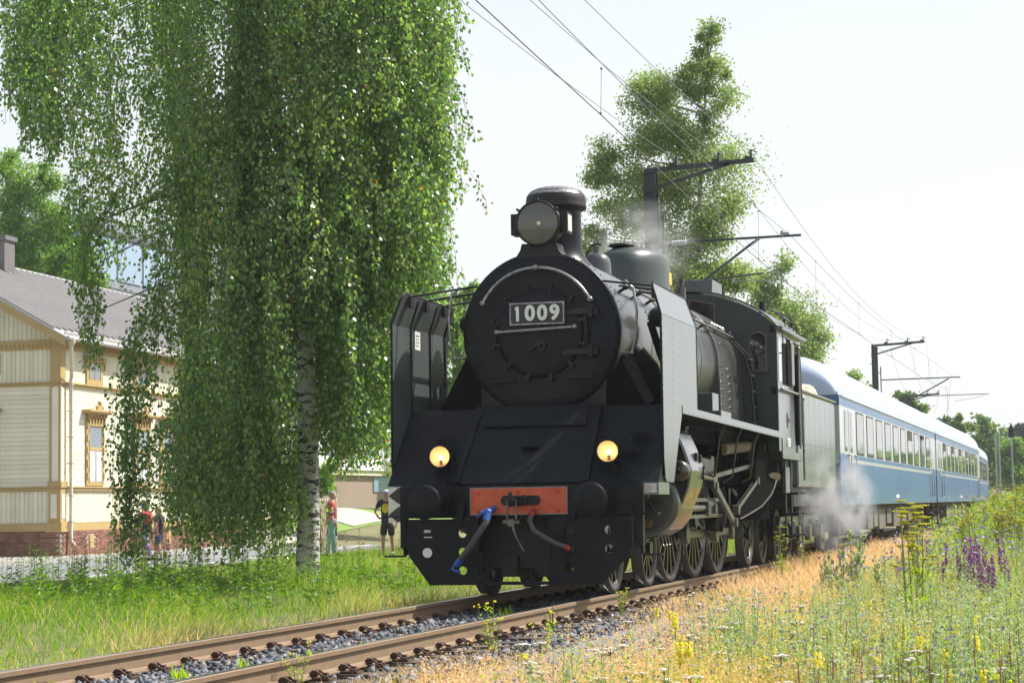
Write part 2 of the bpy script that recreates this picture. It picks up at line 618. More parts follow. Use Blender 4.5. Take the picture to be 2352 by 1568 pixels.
def patch(name, poly, m, label, dz=.03):
    bm = bmesh.new()
    vs = [bm.verts.new((x, y, 0)) for x, y in poly]
    f = bm.faces.new(vs)
    bmesh.ops.triangulate(bm, faces=[f])
    for _ in range(4): bmesh.ops.subdivide_edges(bm, edges=bm.edges[:], cuts=1, use_grid_fill=True)
    for v_ in bm.verts: v_.co.z = float(ground(v_.co.x, v_.co.y)) + dz
    me = bpy.data.meshes.new(name)
    bm.to_mesh(me)
    bm.free()
    return tag(part(name, me, m), label, kind="structure")


patch("lawn", [(-33, 46), (-23.6, 46), (-23.9, 95), (-33, 95)], M_lawn, "mown lawn beyond the street", .03)
patch("gravel_path", [(-33, 52.5), (-23.7, 52), (-23.9, 56.5), (-33, 57)], M_gravel, "pale path between two strips of lawn", .05)
patch("gravel_path", [(-33, 62), (-26, 61), (-23.9, 60), (-23.9, 65), (-27, 67), (-33, 67.5)], M_gravel, "pale forecourt before the brown wall", .05)

# ------------------------------------------------------------------ the track
M_ballast_base = mat("ballast_bed", (.11, .115, .125), .95, c2=(.20, .195, .19), sc_=22, amt=.8, bump=.9, bscale=45)
M_sleeper = mat("old_sleeper", (.115, .080, .055), .9, c2=(.055, .042, .034), sc_=9, streak=(.4, 4, 4), bump=.5, bscale=30, orand=.3)
M_rail = mat("rusty_rail_side", (.225, .155, .092), .62, c2=(.175, .115, .068), sc_=7, amt=.5, bump=.05)
M_railtop = mat("bright_rail_head", (.50, .50, .50), .22, .9, c2=(.35, .33, .31), sc_=3, streak=(8, .3, 8))


def sweep(prof, ys, zoff=0):
    v_, f_ = [], []
    n = len(prof)
    for y in ys:
        cx = float(curve_x(y))
        for x, z in prof: v_.append((x + cx, y, z + zoff))
    for i in range(len(ys) - 1):
        for k in range(n - 1):
            f_.append((i * n + k, i * n + k + 1, (i + 1) * n + k + 1, (i + 1) * n + k))
    return v_, f_


ysl = [-30] + list(np.arange(-28, 60, 4)) + list(np.arange(60, 300, 8))
v_, f_ = sweep([(-2.9, -.60), (-2.3, -.42), (-1.75, -.235), (1.75, -.235), (2.3, -.40), (2.9, -.60)], ysl)
tag(part("ballast_bed", MB().add(v_, f_), M_ballast_base), "grey crushed stone bed under the track", kind="structure")
TRK = thing("railway_track", "single railway track with rusty brown rails on grey ballast", "railway track", (0, -10, -.2))
railp = [(-.075, -.172), (-.075, -.160), (-.030, -.148), (-.010, -.138), (-.009, -.050), (-.034, -.040), (-.036, -.008), (-.030, -.0015)]
topp = [(-.030, -.0015), (-.012, 0), (.012, 0), (.030, -.0015)]
for s in (-1, 1):
    full = [(x + s * .798, z) for x, z in railp] 
    right = [(-x + s * .798, z) for x, z in railp[::-1]]
    v_, f_ = sweep(full, ysl)
    mb = MB().add(v_, f_, False)
    v_, f_ = sweep(right, ysl)
    mb.add(v_, f_, False)
    r_ = part("rail", mb, M_rail, TRK)
    v_, f_ = sweep([(x + s * .798, z) for x, z in topp], ysl)
    part("rail_head_surface", MB().add(v_, f_, True), M_railtop, r_)
    if s > 0:
        part("rail_joint", MB().box(.770, .8352, -1.76, -1.752, -.048, .0008).box(.832, .838, -1.79, -1.74, -.155, -.03), M_soot, r_)
        for y in (-1.98, -1.48): part("bolt_hole", MB().cyl((.806, y, -.095), (.8095, y, -.095), .016, n=12), M_soot, r_)
sl_me = MB().box(-1.32, 1.32, -.125, .125, -.17, 0).mesh("sleeper")
mats = []
sy = []
y = -12.0
while y < 150:
    sy.append(y)
    y += .61
for i, y in enumerate(sy):
    mats.append(Matrix.Translation((float(curve_x(y)), y, -.182 + random.uniform(-.006, .004))) @ Matrix.Rotation(random.uniform(-.012, .012), 4, 'Z'))
pieces("sleeper", sl_me, mats, TRK, M_sleeper)
# fastenings: a base plate, a bent spring clip and a square headed screw on each side of each rail
clip = MB().box(.0, .16, -.075, .075, 0, .016).box(.085, .125, -.02, .02, .016, .052)
for q in (-.045, .03):
    clip.tube([(.145, q, .02), (.10, q, .028), (.055, q + .0, .062), (.02, q, .066), (.0, q, .045), (.018, q, .028), (.035, q, .034)], .0095, 5)
clip.tube([(.03, -.05, .050), (.03, .05, .050)], .022, 7)
cme = clip.mesh("rail_clip")
cm = []
for y in sy:
    if y > 34: break
    for X, rz in ((.798 + .05, 0), (-.798 + .05, 0), (.798 - .05, PI), (-.798 - .05, PI)):
        cm.append(Matrix.Translation((X, y, -.180)) @ Matrix.Rotation(rz, 4, 'Z'))
pieces("rail_clip", cme, cm[:300], TRK, M_rust)

# crushed stone, one shape family scattered as a mass


def stones(N, xs, ys, zs, size, name, label, m):
    base = []
    for k in range(6):
        p = rng.normal(size=(8, 3))
        p = np.array([(-1, -1, -1), (1, -1, -1), (1, 1, -1), (-1, 1, -1), (-.6, -.7, 1), (.8, -.6, 1), (.6, .7, 1), (-.8, .6, 1)], float) * .62 + rng.uniform(-.28, .28, (8, 3))
        base.append(p)
    base = np.array(base)
    fcs = np.array([(0, 3, 2, 1), (4, 5, 6, 7), (0, 1, 5, 4), (1, 2, 6, 5), (2, 3, 7, 6), (3, 0, 4, 7)])
    which = rng.integers(0, 6, N)
    P = base[which]
    q = rng.normal(size=(N, 4))
    q /= np.linalg.norm(q, axis=1)[:, None]
    w, x, y, z = q.T
    R_ = np.stack([np.stack([1 - 2 * (y * y + z * z), 2 * (x * y - z * w), 2 * (x * z + y * w)], 1), np.stack([2 * (x * y + z * w), 1 - 2 * (x * x + z * z), 2 * (y * z - x * w)], 1), np.stack([2 * (x * z - y * w), 2 * (y * z + x * w), 1 - 2 * (x * x + y * y)], 1)], 1)
    P = P * rng.uniform(.45, 1.35, (N, 1, 3))
    P = np.einsum('nij,nkj->nki', R_, P) * size[:, None, None]
    P += np.stack([xs, ys, zs], 1)[:, None, :]
    F = (fcs[None] + 8 * np.arange(N)[:, None, None]).reshape(-1, 4)
    me = np_mesh(name, P.reshape(-1, 3), F, m, {"rnd": np.repeat(rng.random(N), 8)})
    return tag(part(name, me, None), label, kind="stuff")


M_stone = ramp_mat("crushed_stone", [(0, (.05, .058, .072)), (.35, (.10, .112, .135)), (.7, (.165, .18, .205)), (.88, (.22, .215, .21)), (.97, (.24, .17, .13)), (1, (.42, .41, .40))], .75, 0, spec=.4)
N1 = 26000
ys_ = -13 + 43 * rng.random(N1) ** 1.7
xs_ = rng.uniform(-1.25, 2.35, N1)
keep = (np.abs(np.abs(xs_) - .80) > .10)
xs_, ys_ = xs_[keep], ys_[keep]
zs_ = np.where(np.abs(xs_) < 1.6, -.205, -.235 - (np.abs(xs_) - 1.6) * .26) + rng.uniform(-.01, .03, len(xs_))
nearcl = np.abs((ys_ + 12.0 + .305) % .61 - .305) < .15
zs_ = zs_ - np.where(nearcl & (xs_ > .85) & (xs_ < 1.35), .055, 0) - np.where((xs_ > .9) & (xs_ < 1.4), .02, 0)
stones(len(xs_), xs_, ys_, zs_, rng.uniform(.017, .048, len(xs_)), "ballast_stones", "sharp blue grey ballast stones between and beside the rails", M_stone)
# ================================================================== the wooden house
M_cream = mat("cream_boards", (.80, .77, .64), .55, c2=(.70, .67, .54), sc_=1.6, amt=.6, orand=.10)
M_cream2 = mat("cream_vertical_boards", (.77, .73, .57), .55, c2=(.68, .64, .48), sc_=1.6, amt=.6, orand=.10)
M_must = mat("mustard_trim", (.47, .335, .14), .55, c2=(.39, .275, .11), sc_=2)
M_brick = mat("house_brick", (.34, .155, .11), .85, c2=(.22, .095, .07), sc_=3.1, amt=.7, bump=.4, bscale=40, orand=.35)
M_mortar = mat("mortar", (.42, .37, .32), .95)
M_roofm = mat("grey_sheet_roof", (.42, .40, .39), .42, c2=(.33, .315, .31), sc_=.8, metal=.1)
M_pipe = mat("cream_downpipe", (.66, .60, .47), .4, c2=(.5, .44, .34), sc_=6)
M_hglass = glass_mat("house_window_glass", (.16, .20, .23), .05, .8)
M_curtain = mat("white_curtain", (.58, .62, .64), .8, c2=(.40, .45, .48), sc_=5, streak=(3, 3, .15))
HO = Vector((-24.1, 34.3, 0))
HA = rad(2.3)
HM = Matrix.Translation(HO) @ Matrix(((-math.cos(HA), -math.sin(HA), 0, 0), (-math.sin(HA), math.cos(HA), 0, 0), (0, 0, 1, 0), (0, 0, 0, 1)))
# local axes of HM: x = along the gable (away from the street), y = along the street front, z up  (mirrored frame)
LH = 21.0
WH = 10.0
HOUSE = thing("wooden_house", "cream wooden house with mustard trim, brick base and grey metal roof", "house", HO)


def hbox(x0, x1, y0, y1, z0, z1, mb=None):
    mb = mb or MB()
    return mb.box(x0, x1, y0, y1, z0, z1, HM)


part("wall", hbox(.03, WH - .03, .03, LH - .03, -.6, 6.35), M_cream, HOUSE)
gw = MB().prism([(.03, 6.35), (WH - .03, 6.35), (WH / 2, 9.12)], 'y', .03, .10, HM)
part("gable_wall", gw, M_cream2, HOUSE)
base = part("brick_base", hbox(-.06, WH, -.06, LH, -.6, .53), M_mortar, HOUSE)
# bricks: gable side (y=0 face) and street side (x=0 face)
bme = MB().box(-.122, .122, -.02, .02, -.034, .034).mesh("brick")
bs = []
HR = HM.to_3x3()
for r_ in range(10):
    z = .49 - r_ * .079
    for k in range(9):
        xx = .10 + .255 * k + (.128 if r_ % 2 else 0)
        bs.append(HM @ Matrix.Translation((xx, -.062 - random.uniform(0, .004), z)) @ Matrix.Identity(4))
for r_ in range(10):
    z = .49 - r_ * .079
    for k in range(21):
        yy = .10 + .255 * k + (.128 if r_ % 2 else 0)
        if abs(yy - 2.14) < .26 and -.02 < z < .42: continue
        bs.append(HM @ Matrix.Translation((-.062 - random.uniform(0, .004), yy, z)) @ Matrix.Rotation(PI / 2, 4, 'Z'))
fixed = []
for M in bs:
    t_ = M.to_translation()
    # rigid rotation (no mirror) so the copies stay plain
    fixed.append((t_, abs((HM.inverted() @ t_).y + .062) < .01 or (HM.inverted() @ t_).y < 0))
mats = []
for t_, gable in fixed:
    mats.append(Matrix.Translation(t_) @ Matrix.Rotation((HA if gable else PI / 2 + HA), 4, 'Z'))
pieces("brick", bme, mats[:300], base, M_brick)
mb = MB()
for r_ in range(10):
    z = .49 - r_ * .079
    for k in range(21, 62):
        yy = .10 + .255 * k + (.128 if r_ % 2 else 0)
        mb.box(-.084, -.055, yy - .122, yy + .122, z - .034, z + .034, HM)
part("far_bricks", mb, M_brick, base, kind="stuff")
for yy in (2.14, 8.36):
    v0 = part("base_vent", hbox(-.095, -.06, yy - .17, yy + .17, -.02, .40), M_must, HOUSE)
# siding: horizontal boards as parts, z 1.9..4.95 on the street side and the gable
hb_l = MB().box(-.014, .014, -LH / 2, LH / 2, -.066, .066).mesh("siding_board")
hb_g = MB().box(-.014, .014, -WH / 2, WH / 2, -.066, .066).mesh("siding_board")
cs_ = lambda x, y, z: HM @ Vector((x, y, z))
ml_, mg_ = [], []
for k in range(22):
    z = 1.95 + .1425 * k
    tilt = Matrix.Rotation(rad(4), 4, 'Y')
    ml_.append(Matrix.Translation(cs_(.018, LH / 2, z)) @ Matrix.Rotation(HA, 4, 'Z') @ tilt)
    mg_.append(Matrix.Translation(cs_(WH / 2, .018, z)) @ Matrix.Rotation(HA - PI / 2, 4, 'Z') @ tilt)
pieces("siding_board", hb_l, ml_, HOUSE, M_cream)
pieces("siding_board", hb_g, mg_, HOUSE, M_cream)
# vertical boards
def vboards(z0, z1, n_l, pitch_l, pitch_g, n_g):
    h = (z1 - z0)
    v1 = MB().box(-.012, .012, -pitch_l * .44, pitch_l * .44, -h / 2, h / 2).mesh("vertical_board")
    v2 = MB().box(-.012, .012, -pitch_g * .46, pitch_g * .46, -h / 2, h / 2).mesh("vertical_board")
    a = [Matrix.Translation(cs_(.016, .28 + pitch_l * (k + .5), (z0 + z1) / 2)) @ Matrix.Rotation(HA, 4, 'Z') for k in range(n_l)]
    b = [Matrix.Translation(cs_(.28 + pitch_g * (k + .5), .016, (z0 + z1) / 2)) @ Matrix.Rotation(HA - PI / 2, 4, 'Z') for k in range(n_g)]
    pieces("vertical_board", v1, a, HOUSE, M_cream2)
    pieces("vertical_board", v2, b, HOUSE, M_cream2)
vboards(5.10, 6.12, 78, .145, .15, 26)
vboards(.78, 1.76, 112, .10, .15, 26)
for k in range(32):
    x = .12 + .152 * k
    zt = 6.42 + .56 * x
    part("vertical_board", MB().box(x - .070, x + .070, -.0, .028, 6.42, min(zt, 9.0), HM), M_cream2, HOUSE)
# belts and corner
def belt(z0, z1, d, name="belt_board"):
    mb = hbox(-d, .0, -d, LH, z0, z1)
    hbox(.0, WH, -d, .0, z0, z1, mb)
    return part(name, mb, M_must, HOUSE, bev=.006)
belt(.53, .76, .075, "skirt_board")
belt(1.77, 1.86, .07)
belt(1.86, 1.90, .11)
belt(4.99, 5.07, .06)
belt(5.07, 5.12, .11)
belt(6.12, 6.20, .05, "frieze")
belt(6.20, 6.42, .07, "frieze")
den = MB().box(-.012, .03, -.03, .03, -.045, .045).mesh("dentil")
pieces("dentil", den, [Matrix.Translation(cs_(-.088, .3 + .13 * k, 6.26)) @ Matrix.Rotation(HA + PI, 4, 'Z') for k in range(75)] + [Matrix.Translation(cs_(.3 + .15 * k, -.088, 6.26)) @ Matrix.Rotation(HA + PI / 2, 4, 'Z') for k in range(16)], HOUSE, M_must)
part("corner_board", hbox(-.05, .30, -.05, .30, 5.12, 6.12), M_must, HOUSE)
cb = MB()
for a, b in ((-.055, .02), (.24, .32)):
    hbox(-.052, 0, a if a < 0 else a, b, 1.9, 4.99, cb)
    hbox(a, b, -.052, 0, 1.9, 4.99, cb)
part("corner_pilaster", cb, M_must, HOUSE)
part("pilaster_panel", hbox(-.045, .31, -.045, .31, 1.95, 4.95), M_cream, HOUSE)
part("pilaster_foot", hbox(-.10, .36, -.10, .36, 1.9, 2.06), M_must, HOUSE, bev=.01)
part("pilaster_foot", hbox(-.12, .40, -.12, .40, .50, .80), M_must, HOUSE, bev=.01)
part("pilaster_base", hbox(-.065, .34, -.065, .34, .80, 1.77), M_must, HOUSE)
pp = hbox(-.075, -.064, .03, .24, .92, 1.66)
hbox(.06, .26, -.075, -.064, .92, 1.66, pp)
part("pilaster_panel", pp, M_cream, HOUSE)


# windows on the street front
def big_window(y):
    w = part("window", hbox(-.05, .0, y - .67, y + .67, 1.93, 4.02), M_must, HOUSE, bev=.008)
    part("window_pane", hbox(-.056, -.051, y - .46, y + .46, 3.15, 3.78), M_hglass, w)
    part("window_pane", hbox(-.056, -.051, y - .46, y - .02, 2.06, 3.05), M_curtain, w)
    part("window_pane", hbox(-.056, -.051, y + .02, y + .46, 2.06, 3.05), M_curtain, w)
    part("sash", hbox(-.07, -.05, y - .5, y + .5, 3.05, 3.15, hbox(-.068, -.05, y - .02, y + .02, 2.06, 3.05, hbox(-.07, -.05, y - .5, y - .46, 2.02, 3.82, hbox(-.07, -.05, y + .46, y + .5, 2.02, 3.82)))), M_gold if False else M_must, w)
    mb = MB()
    for q in (-.60, .60):
        for z in (2.15, 2.55, 2.95, 3.35, 3.75): mb.box(-.085, -.05, y + q - .05, y + q + .05, z, z + .2, HM)
    part("carved_side", mb, M_must, w)
    cr_ = part("window_cornice", hbox(-.30, 0, y - .92, y + .92, 4.26, 4.33, hbox(-.25, 0, y - .80, y + .80, 4.20, 4.26)), M_must, w)
    mb = MB()
    for k in range(6):
        yy = y - .55 + .22 * k
        mb.box(-.14, -.02, yy - .035, yy + .035, 3.92, 4.20, HM).box(-.20, -.02, yy - .03, yy + .03, 4.10, 4.20, HM)
    mb.box(-.09, -.02, y - .66, y + .66, 3.82, 3.92, HM)
    part("bracket", mb, M_must, w)
    mb = hbox(-.22, -.16, y - .24, y + .24, 4.33, 4.42)
    hbox(-.21, -.17, y - .14, y + .14, 4.42, 4.50, mb)
    mb.sphere(HM @ Vector((-.19, y, 4.56)), .075, 10, 8)
    for q in (-.2, .2): mb.sphere(HM @ Vector((-.19, y + q, 4.42)), .06, 8, 6)
    part("crown", mb, M_must, w)


def attic_window(y):
    w = part("attic_window", hbox(-.05, .0, y - .60, y + .60, 5.13, 6.02), M_must, HOUSE, bev=.008)
    part("window_pane", hbox(-.056, -.051, y - .40, y - .02, 5.32, 5.80), M_hglass, w)
    part("window_pane", hbox(-.056, -.051, y + .02, y + .40, 5.32, 5.80), M_hglass, w)
    part("sash", hbox(-.068, -.05, y - .02, y + .02, 5.3, 5.82, hbox(-.068, -.05, y - .44, y - .40, 5.3, 5.84, hbox(-.068, -.05, y + .40, y + .44, 5.3, 5.84))), M_must, w)
    mb = hbox(-.10, -.05, y - .78, y + .78, 5.86, 6.05)
    for q in (-.74, .66): hbox(-.10, -.05, y + q, y + q + .08, 5.60, 5.86, mb)
    for k in range(9): hbox(-.12, -.10, y - .55 + .13 * k, y - .50 + .13 * k, 5.90, 5.98, mb)
    part("window_hood", mb, M_must, w)


for y in (2.5, 6.15, 8.42, 10.5, 13.2, 16.0): big_window(y)
for y in (2.45, 6.12, 10.2, 14.0): attic_window(y)
# the gable's own windows, at the frame edge
part("window", hbox(2.05, 3.3, -.05, 0, 1.93, 4.02), M_must, HOUSE)
part("window_cornice", hbox(1.93, 3.5, -.28, 0, 4.22, 4.33), M_must, HOUSE)
part("attic_window", hbox(2.0, 3.2, -.06, 0, 5.4, 6.05), M_must, HOUSE)

# roof
SL = .56
rise = lambda x: 6.46 + SL * (x + .45)
ov = -.55
roof = MB()
for s_, a, b in ((0, -.45, WH / 2), (1, WH + .45, WH / 2)):
    za, zb = 6.46, rise(WH / 2)
    roof.add([HM @ Vector(p) for p in ((a, ov, za), (b, ov, zb), (b, LH + .5, zb), (a, LH + .5, za), (a, ov, za - .06), (b, ov, zb - .06), (b, LH + .5, zb - .06), (a, LH + .5, za - .06))], [(0, 1, 2, 3), (7, 6, 5, 4), (0, 4, 5, 1), (1, 5, 6, 2), (2, 6, 7, 3), (3, 7, 4, 0)])
rf = part("roof", roof, M_roofm, HOUSE)
L_ = math.hypot(WH / 2 + .45, SL * (WH / 2 + .45))
rib = MB()
ang = math.atan(SL)
rm = MB().box(-.0, .06, -.014, .014, 0, .045)
rib_me = MB().bar((0, 0, 0), (L_ - .5, 0, 0), .10, .11).mesh("roof_seam")
rmats = []
ex = (HR @ Vector((math.cos(ang), 0, math.sin(ang)))).normalized()
ey = (HR @ Vector((0, 1, 0))).normalized()
ez = ex.cross(ey)
if ez.z < 0: ez = -ez; ey = -ey
ey = ez.cross(ex)
Rm = Matrix((ex, ey, ez)).transposed().to_4x4()
k = 0
y = ov + .12
while y < LH + .4:
    p = HM @ Vector((-.45 + .5 * math.cos(ang), y, 6.46 + .5 * math.sin(ang)))
    rmats.append(Matrix.Translation(p + ez * .03) @ Rm)
    y += .45
pieces("roof_seam", rib_me, rmats, rf, M_roofm)
part("ridge_cap", MB().cyl(HM @ Vector((WH / 2, ov, rise(WH / 2) + .02)), HM @ Vector((WH / 2, LH + .5, rise(WH / 2) + .02)), .07, n=8), M_roofm, rf)
part("eave_board", hbox(-.42, -.0, ov + .1, LH + .3, 6.42, 6.455), M_must, HOUSE)
gut = MB().tube([HM @ Vector((-.52, ov, 6.40)), HM @ Vector((-.52, LH + .4, 6.40))], .07, 10)
part("gutter", gut, M_roofm, HOUSE)
part("snow_lip", MB().bar(HM @ Vector((-.28, ov + .3, 6.60)), HM @ Vector((-.28, LH, 6.60)), .03, .07), M_roofm, rf)
ra1 = MB()
for s_ in (1,):
    ra1.add([HM @ Vector(p) for p in ((-.45, ov - .01, 6.41), (WH / 2, ov - .01, rise(WH / 2) - .05), (WH / 2, ov - .01, rise(WH / 2) - .30), (-.45, ov - .01, 6.16), (-.45, ov + .03, 6.41), (WH / 2, ov + .03, rise(WH / 2) - .05), (WH / 2, ov + .03, rise(WH / 2) - .30), (-.45, ov + .03, 6.16))], [(0, 1, 2, 3), (7, 6, 5, 4), (0, 4, 5, 1), (3, 2, 6, 7), (0, 3, 7, 4), (1, 5, 6, 2)])
part("barge_board", ra1, M_must, HOUSE)
part("downpipe", MB().tube([HM @ Vector(p) for p in ((-.50, -.25, 6.42), (-.50, -.25, 6.05), (-.22, .36, 5.28), (-.18, .40, 5.2), (-.18, .44, .22), (-.30, .44, .08))], .06, 10).lathe([(.07, 0), (.13, .10), (.13, .24)], HM @ Vector((-.50, -.25, 6.18)), 'z', 14), M_pipe, HOUSE)
for z in (5.0, 4.2, 3.4, 2.6, 1.6, .8): part("pipe_clip", MB().box(-.25, -.08, .36, .52, z, z + .03, HM), M_roofm, HOUSE)
chx = MB().box(4.3, 5.1, 3.1, 3.9, 8.7, 10.6, HM).box(4.2, 5.2, 3.0, 4.0, 10.55, 10.7, HM)
M_chim = mat("plastered_chimney", (.16, .15, .155), .8, c2=(.12, .11, .11))
part("house_chimney", MB().box(4.35, 5.15, 2.85 + 2.0, 3.6 + 2.0, 8.8, 10.35, HM).box(4.25, 5.25, 2.75 + 2.0, 3.7 + 2.0, 8.9, 9.25, HM).box(4.28, 5.22, 2.78 + 2.0, 3.67 + 2.0, 10.3, 10.45, HM), M_chim, HOUSE)

# garden fence at the far end of the house
M_picket = mat("cream_picket", (.66, .60, .40), .6, c2=(.56, .5, .32))
FN = thing("picket_fence", "cream picket fence beyond the far end of the wooden house", "fence", (-18.5, 45, -.3))
pme = MB().box(-.012, .012, -.045, .045, 0, 1.72).prism([(-.045, 1.72), (.045, 1.72), (0, 1.80)], 'x', -.012, .012).mesh("picket")
fA, fB = Vector((-23.4, 55.9, -.2)), Vector((-19.0, 46.5, -.25))
fA, fB = Vector((at(690, 1180, 45).x, 45, -.35)), Vector((at(772, 1180, 44).x, 44, -.35))
npk = 16
ang_f = math.atan2(-(fB - fA).x, (fB - fA).y)
pieces("picket", pme, [Matrix.Translation(fA.lerp(fB, k / npk)) @ Matrix.Rotation(ang_f, 4, 'Z') for k in range(npk + 1)], FN, M_picket)
part("fence_rail", MB().bar(fA + V(0, .03, .4), fB + V(0, .03, .4), .03, .08).bar(fA + V(0, .03, 1.4), fB + V(0, .03, 1.4), .03, .08), M_picket, FN)

# ================================================================== buildings farther away
M_render_w = mat("white_render", (.74, .74, .74), .7, c2=(.68, .68, .69), sc_=.6)
M_brownw = mat("brown_wall", (.28, .205, .165), .8, c2=(.24, .175, .14), sc_=1)
M_bglass = glass_mat("balcony_glass", (.26, .36, .48), .06, .8)
M_bdark = mat("dark_window_band", (.10, .11, .13), .5)
M_alu = mat("balcony_aluminium", (.40, .42, .45), .4, .3)
APT = thing("apartment_building", "white apartment block with glazed balconies and brown ground floor behind the birch", "building", (-28, 70, 1))
part("wall", MB().box(-35, -28.0, 66, 82.5, 2.95, 13.9), M_render_w, APT)
part("ground_floor", MB().box(-35, -28.3, 56, 84, .2, 2.7), M_brownw, APT)
part("ground_floor_fascia", MB().box(-35, -28.1, 56, 84, 2.7, 2.98), mat("beige_fascia", (.62, .56, .42), .7), APT)
part("ground_window", MB().box(-28.29, -28.24, 75, 82, 1.9, 2.65), M_bglass, APT)
for fl in range(4):
    z0 = 3.3 + 2.68 * fl
    bl = part("balcony", MB().box(-28.0, -26.6, 77, 82.4, z0 - .12, z0 + .10).box(-28.0, -26.62, 77, 82.4, z0 + .10, z0 + .7), M_render_w, APT)
    for k in range(4):
        part("balcony_pane", MB().box(-26.61, -26.58, 77.05 + 1.34 * k, 77.05 + 1.34 * k + 1.26, z0 + .82, z0 + 2.2), M_bglass, bl)
    part("balcony_rail", MB().box(-26.60, -26.52, 77, 82.4, z0 + .70, z0 + .76).box(-26.60, -26.52, 77, 82.4, z0 + .95, z0 + .98).box(-26.62, -26.55, 77, 82.4, z0 + 2.2, z0 + 2.28).box(-28, -26.6, 82.35, 82.4, z0 + .7, z0 + 2.25), M_alu, bl)
    for k in range(3): part("apartment_window", MB().box(-28.03, -27.97, 67.5 + 2.9 * k, 69.1 + 2.9 * k, z0 + .3, z0 + 1.8), M_bglass, APT)
part("balcony_roof", MB().box(-28.0, -26.4, 76.9, 82.5, 13.75, 14.1), M_render_w, APT)
OFF = thing("glass_building", "blue grey glass fronted building behind the roof of the wooden house", "building", (-46, 80, 0))
part("wall", MB().box(-60, -43.5, 74, 99, 0, 16.6), mat("grey_cladding", (.26, .28, .32), .6), OFF)
for fl in range(5):
    z0 = 1.2 + 3.05 * fl
    for k in range(8): part("window", MB().box(-43.52, -43.44, 74.3 + 3.1 * k, 77.1 + 3.1 * k, z0, z0 + 2.15), M_bglass, OFF)
    part("floor_band", MB().box(-43.5, -43.38, 74, 99, z0 + 2.3, z0 + 2.62), M_bdark, OFF)
    for k in range(5): part("window", MB().box(-59.5 + 3.2 * k, -56.6 + 3.2 * k, 73.93, 74.0, z0, z0 + 2.15), M_bglass, OFF)

# marker board beside the track
MK = thing("marker_board", "white board with black triangles standing beyond the left end of the engine's buffer beam", "sign", (-9.4, 28, -.3))
by = 28.0
bx0, bx1 = at(892, 1160, by).x, at(930, 1160, by).x
zb_t, zb_b = at(910, 1120, by).z, at(910, 1200, by).z
part("board", MB().box(bx0, bx1, by, by + .03, zb_b, zb_t), M_white, MK)
tr = MB()
zc = (zb_t + zb_b) / 2
xm = bx0 + .62 * (bx1 - bx0)
K_ = (zb_t - zb_b) / .525
tr.prism([(bx0 + .01, zc + .14 * K_), (xm - .0, zc + .262 * K_), (bx1, zc + .262 * K_), (bx1, zc + .06 * K_), (bx1 - .07, zc + .06 * K_), (bx1 - .07, zc + .02 * K_), (xm, zc + .02 * K_)], 'y', by - .006, by - .001)
tr.prism([(bx0 + .01, zc - .14 * K_), (xm, zc - .02 * K_), (bx1 - .07, zc - .02 * K_), (bx1 - .07, zc - .24 * K_), (xm - .04, zc - .255 * K_)], 'y', by - .006, by - .001)
part("black_triangle", tr, M_plate, MK)
part("post", MB().box(bx1 - .08, bx1, by + .03, by + .10, -.5, zb_t - .1), M_soot, MK)

# lamp posts and signal posts far right
LPm = thing("street_lamp", "tall grey lamp post among the plants far down the line", "street lamp", (1.9, 60, 0))
pa = at(2322, 975, 62)
part("pole", MB().cyl((pa.x, 62, 0), (pa.x, 62, pa.z - .45), .05, .035, n=10), M_galv, LPm)
part("lamp_head", MB().lathe([(.03, -.5), (.14, -.35), (.10, -.12), (.16, -.10), (.05, .06), (.02, .16)], (pa.x, 62, pa.z - .1), 'z', 14), M_mast, LPm)
part("lamp_glass", MB().lathe([(.05, -.5), (.13, -.36), (.10, -.16)], (pa.x, 62, pa.z - .09), 'z', 12), M_insul, LPm)
part("control_box", MB().box(pa.x + .05, pa.x + .30, 61.9, 62.05, .85, 1.35), M_galv, LPm)
for i, (u, vt) in enumerate(((2286, 995), (2294, 1000))):
    p = at(u, vt, 105)
    tag(part("signal_post", MB().cyl((p.x, 105, 0), (p.x, 105, p.z), .05, n=8), M_galv), ("left" if i == 0 else "right") + " of two thin grey posts beside the end of the train", "post", "two thin posts at the end of the train")
p = at(2251, 950, 120)
# ================================================================== the steam locomotive
LOCO = thing("steam_locomotive", "black steam locomotive numbered 1009 with smoke deflectors heading the train", "steam locomotive", (0, 0, 0))
BZ = 3.2
bolt_ring = lambda r, n, y, ph=0, z0=BZ: [(r * math.cos(ph + 2 * PI * k / n), y, z0 + r * math.sin(ph + 2 * PI * k / n)) for k in range(n)]

# --- smokebox and boiler
part("smokebox", MB().lathe([(.985, 1.10), (1.0, 1.16), (1.0, 3.0)], (0, 0, BZ), 'y', 64), M_boiler, LOCO)
front = part("smokebox_front", MB().lathe([(.0, 1.03), (.60, 1.03), (.80, 1.05), (.835, 1.045), (.87, 1.058), (.93, 1.066), (.985, 1.075), (1.0, 1.10), (1.0, 1.17)][::-1], (0, 0, BZ), 'y', 64), M_smoke, LOCO)
part("rivet", MB().bolts(bolt_ring(.945, 44, 1.07), .013, .012), M_smoke, front, kind="stuff")
part("rivet_row", MB().bolts([(math.sin(t) * 1.0, y, BZ + math.cos(t) * 1.0) for y in (1.3, 2.9) for t in [-1.3 + 2.6 * k / 26 for k in range(27)]], .014, .012, (0, 0, 1)), M_smoke, LOCO, kind="stuff")
door = part("smokebox_door", MB().lathe([(.0, .945), (.12, .948), (.30, .962), (.46, .985), (.53, 1.003), (.555, 1.03), (.555, 1.05)][::-1], (0, 0, BZ - .01), 'y', 56), M_smoke, LOCO)
